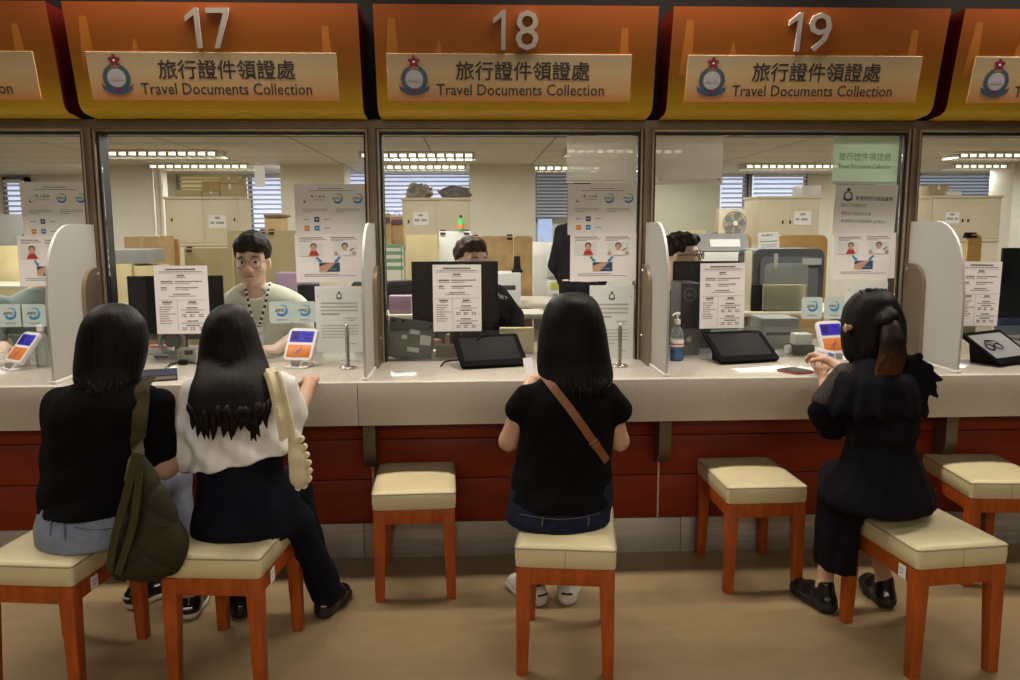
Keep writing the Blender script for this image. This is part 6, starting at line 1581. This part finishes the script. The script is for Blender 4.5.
fd.cut(lambda X, Y, Z: np.maximum(.05-Z, Z-.70)+0*X+0*Y); fd.cut(lambda X, Y, Z: np.where((Y < -.95) & (X < 1.0+(Y+1.125)*.1), .424-Z, -1))
fd.build('dark_trousers', navy_cloth, pB)
for (px, py), an in (((239, 621), 95), ((320, 621), 75)):
    q = at(px, py, Z=0); shoe(pB, (q.x, q.y), rad(an), .23, shoe_black, sole_black)
hr = [row(304, 222, 236, -.95, .03), row(306.5, 216, 242, -.95, .055), row(313, 210, 247.5, -.95, .085), row(325, 204, 254.5, -.955, .10), row(342, 200.5, 259.5, -.96, .10), row(357, 199, 265, -.975, .095), row(372, 196.5, 270, -1.04, .10), row(385, 191, 273.5, -1.085, .09), row(400, 187.5, 274, -1.13, .065), row(410, 188, 271, -1.155, .052), row(416, 192, 268, -1.165, .040)]
fd = Field((.62, -1.26, .72), (1.20, -.78, 1.22), .0045); fd.loft(hr, .02, wave=comb(37, .012, 61, .008), ends=.010); fd.ell(P(0, -.10, -.03), (.058, .06, .085), None, .02, 's')
fd.build('hair', hair_dark, pB, strands(hr, hair_dark, 15, 46, at(230, 396, Y=-1.1).z, at(230, 410, Y=-1.1).z, .078, .012, (-.97, .97), tB, jit=.018))
bg = thing('shoulder_bag', 'cream frilled shoulder bag on the right shoulder of the visitor in white', 'bag', tuple(at(295, 455, Y=-1.08)))
YB = -1.165
rb = [row(428, 284, 294, YB, .018), row(440, 283, 300, YB, .028), row(455, 282, 305, YB, .034), row(470, 285, 308, YB, .034), row(481, 290, 308, YB, .028), row(487, 295, 305, YB, .02)]
fd = Field((1.05, -1.28, .50), (1.34, -1.12, .84), .0045); fd.loft(rb, .02, ends=.008); fd.disp(noise3(5, (40, 60), .005)); 
fd.build('bag_body', cream_cloth, bg)
pts = spline([at(270, 368, Y=-1.05), at(274, 377, Y=-1.10), at(278, 390, Y=-1.135), at(281, 403, Y=-1.155), at(285, 420, Y=YB-.02), at(288, 438, Y=YB-.03)], 6)
ribbon(pts, .030, .006, cream_cloth, [(.35, -1, .3)]*len(pts)).build('strap', bg)
b = MB()
for q, p in enumerate(pts[4:]):
    s_ = 1
    for dx in (-.017, .017): b.cyl(Vector(p)+Vector((dx, -.010, 0)), Vector(p)+Vector((dx, .002, 0)), .0085, .0085, cream_cloth, 10)
for py, px in ((440, 300.5), (448, 303.5), (456, 305.5), (464, 307.5), (472, 308.5), (480, 308), (486, 304), (488, 298)): q = at(px, py, Y=YB-.01); b.cyl(q, q+Vector((0, .02, 0)), .010, .010, cream_cloth, 10)
b.build('frill', bg)

# ------------------------------------------------------------------ woman in the black dress
pD = person('person', 'seated person in a black ruffled dress with a ponytail, holding papers on the counter', (3.0, -1.1, 0))
tD = [row(432, 851, 912, -1.06, .10), row(415, 847, 914, -1.05, .105), row(398, 841, 915, -1.04, .115), row(384, 836, 914, -1.03, .105), row(372, 842, 908, -1.02, .09), row(362, 855, 896, -1.01, .065), row(354, 866, 888, -1.0, .05)]
sk = [row(428, 851, 912, -1.06, .10), row(443, 850, 912, -1.06, .10), row(458, 845, 917, -1.065, .12), row(473, 838, 922, -1.07, .14), row(490, 825, 929, -1.08, .16), row(504, 822, 930, -1.09, .17)]
hD = (at(872, 325, Y=-.93).x, -.93, at(872, 325, Y=-.93).z)
fd = Field((2.62, -1.36, -.02), (3.42, -.30, 1.2), .0055)
fd.loft(tD, .03, off=-.014); fd.loft(sk, .03, off=-.02)
RD = rotz(PI+.55) @ np.array([[1, 0, 0], [0, math.cos(.3), -math.sin(.3)], [0, math.sin(.3), math.cos(.3)]])
P = head(fd, hD, RD, .92)
sL, sR = V3(838, 385, -1.02), V3(910, 380, -1.03); eL, eR = V3(829, 416, -.92), V3(902, 418, -.95)
wL = V3(824, 378, -.52); wR = np.array([3.04, -.60, .84])
fd.cap(sL, eL, .028, .030, .03); fd.cap(eL, wL, .032, .021, .02); fd.cap(sR, eR, .038, .034, .03); fd.cap(eR, wR, .034, .022, .02)
hp = V3(823, 374, -.50)
hand(fd, hp, (-.05, .55, .65), (.55, .6, -.4), (.9, .0, .2), .95, (0.5, .55, .6, .7)); hand(fd, wR+[-.01, .02, .01], (-.35, .85, .25), (-.3, -.3, -.7), (-.8, .2, .3), .9, (.7, .7, .8, .9))
LEGD = (((2.93, -.86, .46), V3(829, 588, -.98)), ((3.02, -.90, .46), V3(876, 586, -1.0)))
for q, (kn, an) in enumerate(LEGD):
    an = ank(*((833, 616, 103), (889, 611, 84))[q])
    hip = np.array([3.04, -1.06, .515]); kn = np.array(kn); fd.cap(hip, kn, .055, .045, .03); fd.cap(kn, an, .040, .028, .03); fd.cap(an, an+[-.0, .02, -.03], .026, .025, .02)
ear = V3(845.5, 328, -.985); fd.cap(hD, ear, .03, .007, .01); fd.ell(ear, (.006, .014, .018), None, .004)
fd.cut(lambda X, Y, Z: np.where(Y < -1.05, .44-Z, -1)+0*X); fd.build('body', skin, pD); face_parts(pD, P, .92)
fd = Field((2.64, -1.36, .10), (3.40, -.60, 1.04), .006)
fd.loft(tD, .03, off=.005); fd.loft(sk, .04, wave=lambda t, Z: .018*np.sin(17*t+3*np.sin(2*t))*np.clip((.75-Z)/.2, 0, 1))
hang = [row(495, 824, 880, -1.0, .13), row(520, 820, 872, -1.0, .12), row(545, 818, 860, -1.0, .11), row(576, 817, 856, -1.0, .10)]
fd.loft(hang, .05, wave=lambda t, Z: .05*np.sin(9*t)+.02*np.sin(15*t+1), ends=.01)
fd.cap(V3(850, 498, -1.02), np.array([2.94, -.88, .48]), .085, .075, .04)
fd.disp(noise3(31, (18, 30), .004)); fd.cut(lambda X, Y, Z: Z-at(877, 361, Y=-1.05).z-.25*np.maximum(np.abs(X-3.01)-.03, 0)+0*Y)
fd.cut(lambda X, Y, Z: np.where(X > 2.915+(Y+1.17)*-.1, .424-Z, -1)+0*Y); fd.cut(lambda X, Y, Z: at(835, 575, Y=-1.08).z-Z+0*X+0*Y)
fd.build('dress', black_dress_m, pD)
# tiered ruffle over the shoulders
def ruffle(rows, waves, amp, name, seed=0):
    n = 120; V = []; F = []; T = rows
    for (z, xc, yc, hx, hy), g in zip(T, np.linspace(0, 1, len(T))):
        for k in range(n):
            t = 2*PI*k/n; a = 1+amp*g*math.sin(waves*t+seed+2*math.sin(3*t))+.3*amp*g*math.sin(2.3*waves*t)
            V.append((xc+hx*a*math.cos(t), yc+hy*a*math.sin(t), z-.012*g*math.sin(waves*t+1)))
    m_ = len(T)
    for i in range(m_-1):
        for k in range(n): F.append([i*n+k, (i+1)*n+k, (i+1)*n+(k+1) % n, i*n+(k+1) % n])
    b = MB(); b.add(V, F, black_dress_m); o = b.build(name, pD, 80); md = o.modifiers.new('thickness', 'SOLIDIFY'); md.thickness = .003; return o
ruffle([row(370, 838, 910, -1.03, .100), row(380, 833, 916, -1.035, .115), row(390, 830, 919, -1.04, .122), row(400, 826, 921, -1.045, .128), row(411, 823, 922, -1.05, .132)], 11, .06, 'shoulder_ruffle', 1)
fd = Field((2.60, -1.22, .62), (3.0, -.80, .98), .005)
fd.cap(sL, V3(829, 408, -.98), .050, .052, .03); fd.cap(V3(829, 408, -.98), V3(832, 428, -.95), .052, .048, .03); fd.cap(V3(818, 412, -.98), V3(826, 432, -.97), .022, .022, .03)
fd.disp(lambda X, Y, Z: .006*np.sin(90*X+60*Y+20*Z)*np.clip((.86-Z)/.1, 0, 1)); fd.cut(lambda X, Y, Z: np.maximum(Z-at(834, 402, Y=-1.02).z, -Z+at(826, 438, Y=-.96).z)+0*X+0*Y)
fd.build('left_sleeve', black_dress_m, pD)
lace = bpy.data.materials.new('black_lace'); lace.use_nodes = True; N = lace.node_tree.nodes; L = lace.node_tree.links
vo = N.new('ShaderNodeTexVoronoi'); vo.inputs['Scale'].default_value = 150; vo.feature = 'DISTANCE_TO_EDGE'; tc = N.new('ShaderNodeTexCoord'); L.new(tc.outputs['Object'], vo.inputs['Vector'])
cr = N.new('ShaderNodeValToRGB'); L.new(vo.outputs['Distance'], cr.inputs[0]); cr.color_ramp.elements[0].color = (.008, .008, .009, 1); cr.color_ramp.elements[1].color = (.11, .055, .03, 1); cr.color_ramp.elements[0].position = .12; cr.color_ramp.elements[1].position = .3
L.new(cr.outputs[0], N['Principled BSDF'].inputs['Base Color']); N['Principled BSDF'].inputs['Roughness'].default_value = .7
fd = Field((2.64, -1.22, .78), (3.0, -.85, 1.02), .005); fd.cap(V3(846, 376, -1.02), V3(829, 402, -1.0), .046, .056, .03); fd.cut(lambda X, Y, Z: -Z+at(834, 404, Y=-1.02).z+0*X+0*Y)
lc = fd.build('lace_shoulder', lace, pD)
fd = Field((3.04, -1.26, .76), (3.42, -.86, 1.04), .005)
for (a_, c_, r0, r1) in (((903, 364), (918, 357), .028, .014), ((906, 366), (930, 367), .032, .010), ((908, 368), (942, 379), .034, .004), ((910, 372), (935, 386), .034, .010), ((910, 376), (937, 396), .034, .005), ((910, 380), (926, 397), .032, .010), ((908, 384), (924, 405), .03, .006)):
    fd.cap(V3(*a_, -1.04), V3(*c_, -1.08), r0, r1, .025)
fd.disp(lambda X, Y, Z: .003*np.sin(120*(Z*.8+X))+0*Y); fd.build('right_ruffle', black_dress_m, pD)
for (px, py), an in (((833, 616), 103), ((889, 611), 84)):
    q = at(px, py, Z=0); shoe(pD, (q.x, q.y), rad(an), .235, shoe_black, sole_black, tall=.095, sole_h=.040)
hr = [row(288.5, 868, 882, -.93, .03), row(291, 860, 889, -.93, .055), row(297, 853, 893, -.93, .085), row(307, 846, 898, -.93, .10), row(320, 842.5, 902, -.935, .10), row(335, 841.5, 903, -.945, .095), row(348, 843, 903, -.96, .085), row(358, 846, 902, -.97, .07), row(364, 852, 898, -.985, .05)]
fd = Field((2.78, -1.12, .84), (3.2, -.78, 1.2), .0045); fd.loft(hr, .02, wave=comb(31, .012, 53, .008), ends=.012)
fd.ell(P(0, -.10, -.03), (.055, .06, .085), None, .02, 's'); fd.ell(ear, (.012, .018, .021), None, .006, 's'); fd.disp(noise3(41, (50, 70), .003))
fd.cap(V3(890, 318, -1.035), V3(886, 322, -1.05), .03, .026, .02)
hd = fd.build('hair', hair_dark, pD, strands(hr, hair_dark, 25, 40, at(870, 345, Y=-1).z, at(870, 356, Y=-1).z, .05, .004))
rnd = random.Random(2); b = MB()
for q in range(26):
    x0 = rnd.uniform(862, 886); p0 = at(x0, 292, Y=-.95); b.tube([p0+Vector((0, 0, -.01)), p0+Vector((rnd.uniform(-.012, .012), 0, rnd.uniform(.004, .016))), p0+Vector((rnd.uniform(-.03, .03), -.01, rnd.uniform(.0, .014)))], [.0018, .0014, .0005], hair_dark, 5)
b.build('flyaway_hair', hd)
pony = hair_mat('brown_tipped_hair', (.016, .009, .006))
nt = pony.node_tree; pbs = nt.nodes['Principled BSDF']; src = pbs.inputs['Base Color'].links[0].from_socket
tc = nt.nodes.new('ShaderNodeTexCoord'); sx = nt.nodes.new('ShaderNodeSeparateXYZ'); nt.links.new(tc.outputs['Object'], sx.inputs[0])
zt0, zt1 = at(895, 345, Y=-1.08).z, at(890, 384, Y=-1.10).z
mr = nt.nodes.new('ShaderNodeMapRange'); mr.inputs[1].default_value = zt0; mr.inputs[2].default_value = zt1; nt.links.new(sx.outputs[2], mr.inputs[0])
mxn = nt.nodes.new('ShaderNodeMix'); mxn.data_type = 'RGBA'; nt.links.new(mr.outputs[0], mxn.inputs[0]); nt.links.new(src, mxn.inputs[6]); mxn.inputs[7].default_value = (.11, .034, .010, 1); nt.links.new(mxn.outputs[2], pbs.inputs['Base Color'])
pr = [row(318, 885, 895, -1.045, .018), row(325, 882, 900, -1.06, .028), row(338, 881, 904, -1.085, .034), row(352, 880, 906, -1.09, .036), row(364, 877, 904, -1.095, .034), row(374, 874, 897, -1.10, .026), row(381, 873, 886, -1.10, .015)]
fd = Field((2.92, -1.18, .80), (3.22, -1.0, 1.12), .004); fd.loft(pr, .02, wave=comb(19, .04, 31, .03), ends=.008); fd.build('ponytail', pony, hd, strands(pr, pony, 33, 46, at(890, 350, Y=-1.1).z, at(890, 372, Y=-1.1).z, .05, .004, (-1, 1), jit=.014))
# folded papers in her hand
p = V3(826, 357, -.45); R = frame(p, (.92, .30, -.25), (-.05, .45, .89)); b = MB()
b.box((-.052, -.03, 0), (.050, .034, .0012), paper, R=R); b.box((-.050, -.032, .0016), (.052, .030, .0028), paper, R=R)
b.rect(.012, -.012, .048, .022, .0032, blue_print, R); b.rect(.028, -.004, .046, .014, .0035, mat('lilac_print', (.35, .25, .5), .6), R); greek(b, R, -.04, .012, .045, .004, ink_mid, .0032); greek(b, R, -.04, .0, .04, .004, ink_mid, .0032)
tag(b.build('folded_papers'), 'folded white printed papers held by the ponytailed woman', 'papers')

# ------------------------------------------------------------------ clerk with glasses, window 17
pE = person('person', 'person behind window 17 with round glasses, pale green T-shirt and patterned lanyard', (at(256, 300, Y=.52).x, .52, 0), 'clerks behind the glass')
YC = .50
tE = [row(352, 216, 308, YC, .13), row(330, 216, 309, YC, .13), row(306, 217, 309, YC, .125), row(297, 222, 302, YC, .115), row(290, 229, 291, YC, .09), row(284, 237, 277, YC, .07)]
hE = (at(252.5, 262, Y=YC-.06).x, YC-.06, at(252.5, 262, Y=YC-.06).z)
fd = Field((hE[0]-.40, .0, .40), (hE[0]+.42, .85, 1.62), .0055)
fd.loft(tE, .03, off=-.012)
SE = 1.04
P = head(fd, hE, rotz(.06), SE)
sL, sR = V3(231, 311, YC), V3(295, 312, YC); eL, eR = np.array([sL[0]-.06, YC-.02, .86]), np.array([sR[0]+.05, YC-.05, .87]); wR = V3(275, 350, .20); wL = np.array([sL[0]+.02, .30, .82])
fd.cap(sL, eL, .044, .04, .03); fd.cap(sR, eR, .044, .04, .03); fd.cap(eL, wL, .037, .026, .02); fd.cap(eR, wR, .037, .026, .02)
hand(fd, wR, (-.45, -.75, .15), (0, 0, -1), (-.8, .4, .3), 1.0, (.4, .45, .5, .6)); hand(fd, wL, (.2, -.95, 0), (0, 0, -1), (1, .2, 0), 1.0)
fd.loft([(.42, hE[0], YC+.05, .17, .14), (.9, hE[0], YC, .19, .13)], .03, off=-.01)
fd.build('body', skin_pale, pE); face_parts(pE, P, SE)
fd = Field((hE[0]-.42, .2, .52), (hE[0]+.44, .78, 1.34), .0065)
fd.loft(tE, .03, off=.004); fd.loft([(.54, hE[0], YC+.05, .19, .14), (.9, hE[0], YC, .21, .13)], .04); fd.cap(sL, sL+(eL-sL)*.75, .06, .066, .03); fd.cap(sR, sR+(eR-sR)*.75, .06, .066, .03)
fd.disp(noise3(51, (14, 22, 34), .006)); fd.ell(P(0, .0, -.150), (.060, .072, .030), None, .01, 's')
fd.build('t_shirt', sage, pE)
fd = Field((hE[0]-.16, YC-.28, hE[2]-.05), (hE[0]+.16, YC+.14, hE[2]+.2), .0045); Q = lambda *a: P(*a)
fd.ell(P(0, .018, .055), np.array([.086, .100, .096])*SE, rotz(.10), .01); fd.ell(P(0, -.045, .088), np.array([.066, .056, .045])*SE, None, .02); fd.ell(P(-.03, -.06, .075), np.array([.045, .04, .034])*SE, None, .02); fd.ell(P(.04, -.055, .075), np.array([.04, .04, .034])*SE, None, .02)
fd.disp(lambda X, Y, Z: .0015*np.sin(170*(X-hE[0])+60*Z)+.0015*np.sin(110*Y+90*Z))
fr0 = P(0, 0, .047)[2]; fd.cut(lambda X, Y, Z: np.where(Y < YC-.10, fr0+.004*np.sin((X-hE[0])*90+1)+.10*np.abs(X-hE[0]-.0)*0-Z, P(0, 0, -.012)[2]-Z)+0*X)
fd.build('hair', hair_black, pE)
gold_m = mat('thin_bronze_rim', (.16, .10, .06), .35, .6)
gl = thing('glasses', 'thin round spectacles worn by the clerk at window 17', 'glasses', tuple(P(0, -.115, 0)))
b = MB()
for q in (-1, 1): b.tube([P(q*.034+.0255*math.cos(2*PI*k/22), -.113+.006*abs(math.cos(2*PI*k/22)) if q*math.cos(2*PI*k/22) > 0 else -.113, -.002+.0235*math.sin(2*PI*k/22)) for k in range(22)], .0016, gold_m, 6, close=True)
b.tube([P(-.009, -.113, .004), P(0, -.116, .008), P(.009, -.113, .004)], .0015, gold_m, 6); b.build('rims', gl)
for q in (-1, 1):
    b = MB(); b.tube([P(q*.060, -.108, .004), P(q*.078, -.06, .006), P(q*.080, .0, .004)], .0015, gold_m, 6); b.build('temple_arm', gl)
    b = MB(); b.disc(0, 0, .0245, 0, glass_mat('lens', (.97, .97, .97), .8), Matrix.Translation(Vector(P(q*.034, -.1125, -.002))) @ Matrix.Rotation(PI/2, 4, 'X'), 20); b.build('lens', gl)
ly = thing('lanyard', 'black and white patterned lanyard with a white card on the pale green T-shirt', 'lanyard', tuple(V3(256, 310, YC-.14)))
yk = lambda px, py: at(px, py, Y=surf_y(tE, at(px, py, Y=YC-.1).x, at(px, py, Y=YC-.1).z, .008))
for pts in ([(245, 281), (246, 291), (249, 304), (252.5, 320), (255, 328)], [(269, 281), (268, 291), (265, 305), (261, 320), (258, 328)]):
    pp = [yk(*q) for q in pts]; pp[0] = pp[0]+Vector((0, .03, .0)); ribbon(spline(pp, 5), .012, .002, ink, [(0, -1, .1)]*21, m2=paper, dash=1).build('neck_band', ly)
p = yk(257, 330); R = frame((p.x-.032, p.y-.006, p.z-.07), (1, 0, 0), (0, 0, 1)); b = MB(); b.box((0, 0, 0), (.064, .085, .002), paper, R=R); b.rect(.008, .03, .028, .06, .0025, skin_print, R); greek(b, R, .034, .05, .024, .005, ink_mid, .0025); b.build('name_card', ly)

# ------------------------------------------------------------------ other clerks
def clerk(label, hx, hy_px, Y, shirt, hairm, yaw, s=1.0, skinm=skin_pale, group='clerks behind the glass', lean=0.0, wide=.20, standing=False, hair_cut=.0):
    c = at(hx, hy_px, Y=Y); x = c.x; zt = c.z
    o = person('person', label, (x, Y, 0), group); Rz = rotz(yaw)
    sz = zt-.235*s                                                   # shoulder line
    L_ = lambda dx, dy, dz: np.array([x, Y, 0])+Rz@np.array([dx, dy, dz])
    lo = (x-.45, Y-.55, -.01 if standing else .38); hi = (x+.45, Y+.45, zt+.2)
    hz = .95 if standing else .52
    fd = Field(lo, hi, .009)
    rows = [(hz-.06, x, Y+.05, wide*.80, .12), (hz+.05, x, Y+.05, wide*.85, .13), ((hz+sz)/2, x, Y+.04, wide*.78, .115), (sz-.10, x, Y+.03, wide*.95, .115), (sz-.03, x, Y+.03, wide*.9, .10), (sz+.02, x, Y+.03, wide*.6, .075), (sz+.06, x, Y+.025, .06, .055)]
    fd.loft(rows, .03, off=-.01); P = head(fd, (x, Y, zt), Rz, s)
    A = []
    for q in (-1, 1):
        sh = L_(q*(wide-.03), .03, sz-.05); el = L_(q*(wide+.03), .02 if standing else -.04, sz-.33); wr = L_(q*.14, -.02 if standing else -.28, sz-.55 if standing else max(.80, sz-.42)); A.append((sh, el, wr))
        fd.cap(sh, el, .045, .038, .03); fd.cap(el, wr, .036, .026, .02); hand(fd, wr, Rz@np.array([0, -.1 if standing else -.9, -.95 if standing else -.1]), Rz@np.array([-q*.9 if standing else 0, 0, 0 if standing else -1]), Rz@np.array([-q*.2, -1 if standing else 0, 0]) if standing else Rz@np.array([-q, 0, 0]), 1.0)
        if standing:
            hp_ = L_(q*.08, .04, .92); kn = L_(q*.085, .03, .5); an = L_(q*.085, .05, .08); fd.cap(hp_, kn, .085, .06, .03); fd.cap(kn, an, .055, .04, .03); fd.cap(an, L_(q*.09, -.10, .04), .04, .035, .03)
    fd.build('body', skinm, o); face_parts(o, P, s)
    fd = Field(lo, hi, .010); fd.loft(rows, .03, off=.006)
    for sh, el, wr in A: fd.cap(sh, el, .06, .056, .03); fd.cap(el, el+(wr-el)*.8, .052, .044, .03)
    fd.disp(noise3(int(hx), (14, 22), .006)); fd.cut(lambda X, Y_, Z: np.maximum(Z-(sz+.045), (hz-.04)-Z)+0*X+0*Y_); fd.build('jacket', shirt, o)
    if standing:
        fd = Field(lo, hi, .010); fd.loft([(.86, x, Y+.05, wide*.8, .13), (.98, x, Y+.05, wide*.8, .12)], .03)
        for q in (-1, 1): fd.cap(L_(q*.08, .04, .90), L_(q*.085, .03, .5), .095, .075, .03); fd.cap(L_(q*.085, .03, .5), L_(q*.085, .05, .06), .072, .06, .03)
        fd.cut(lambda X, Y_, Z: .03-Z+0*X+0*Y_); fd.build('trousers', navy_cloth, o)
    fd = Field((x-.16, Y-.18, zt-.14), (x+.16, Y+.18, zt+.18), .006); fd.ell(P(0, .020, .045), np.array([.084, .098, .086])*s, Rz, .01); fd.ell(P(0, -.045, .085), np.array([.06, .05, .038])*s, Rz, .02)
    fd.disp(lambda X, Y_, Z: .003*np.sin(150*(X-x)+70*Z)+.003*np.sin(120*Y_+60*Z))
    fw = Rz@np.array([0, -1, 0]); zc_, zb_ = zt+.050*s, zt-.03*s
    fd.cut(lambda X, Y_, Z: np.where(((X-x)*fw[0]+(Y_-Y)*fw[1]) > .035*s, zc_-Z, zb_-Z)); fd.build('hair', hairm, o)
    return o, P, rows
jacket_m = mat('black_uniform', (.008, .009, .012), .85, spec=.15, var=.2, vs=20)
brown_hair = hair_mat('brown_hair', (.035, .018, .009))
o, P, rows = clerk('person in a black jacket behind the window 18 monitor, face hidden', 472, 262, .66, jacket_m, brown_hair, .5, 1.02, wide=.21)
b = MB(); p = at(502, 296, Y=.5)
yy = surf_y(rows, p.x, p.z, .012); p = at(502, 296, Y=yy-.02); R = frame((p.x-.035, yy-.03, p.z), (.9, .35, -.25), (.2, .1, .97)); 
fd = Field(tuple(np.array(at(508, 306, Y=.62))-.16), tuple(np.array(at(508, 306, Y=.62))+.16), .007)
fd.cap(V3(497, 296, .62), V3(514, 316, .58), .062, .05, .03); fd.cap(V3(514, 316, .58), V3(520, 330, .50), .045, .036, .02); sl = fd.build('jacket_sleeve', jacket_m, o)
R = frame(V3(497, 297, .545), (.9, .2, -.38), (.36, .05, .92)); b.text('HKT', 0, 0, .055, .020, 0, paper, R, bold=.01); b.build('sleeve_lettering', sl)
o, P, rows = clerk('person with dark hair and glasses in profile behind window 19, beside the frosted divider', 682, 255, .62, jacket_m, hair_black, rad(62), .94, wide=.19)
gl = thing('glasses', 'black-rimmed glasses of the clerk in profile at window 19', 'glasses', tuple(P(0, -.11, 0))); b = MB()
for q in (-1, 1): b.tube([P(q*.034+.022*math.cos(2*PI*k/16), -.110, -.002+.018*math.sin(2*PI*k/16)) for k in range(16)], .0026, black_plastic, 6, close=True)
b.build('rims', gl); b = MB()
for q in (-1, 1): b.tube([P(q*.058, -.108, .004), P(q*.080, -.05, .004), P(q*.082, .0, .002)], .0022, black_plastic, 6)
b.build('temple_arms', gl)
clerk('person in a grey-green jacket behind the leftmost window, face behind the posters', 39, 252, .85, mat('grey_green_cloth', (.22, .26, .23), .85, var=.08), hair_black, .3, 1.0, wide=.23)
clerk('person standing in dark clothes behind window 18, head hidden by the payment poster', 582, 196, 3.0, navy_cloth, hair_black, PI-.6, 1.0, wide=.20, standing=True)
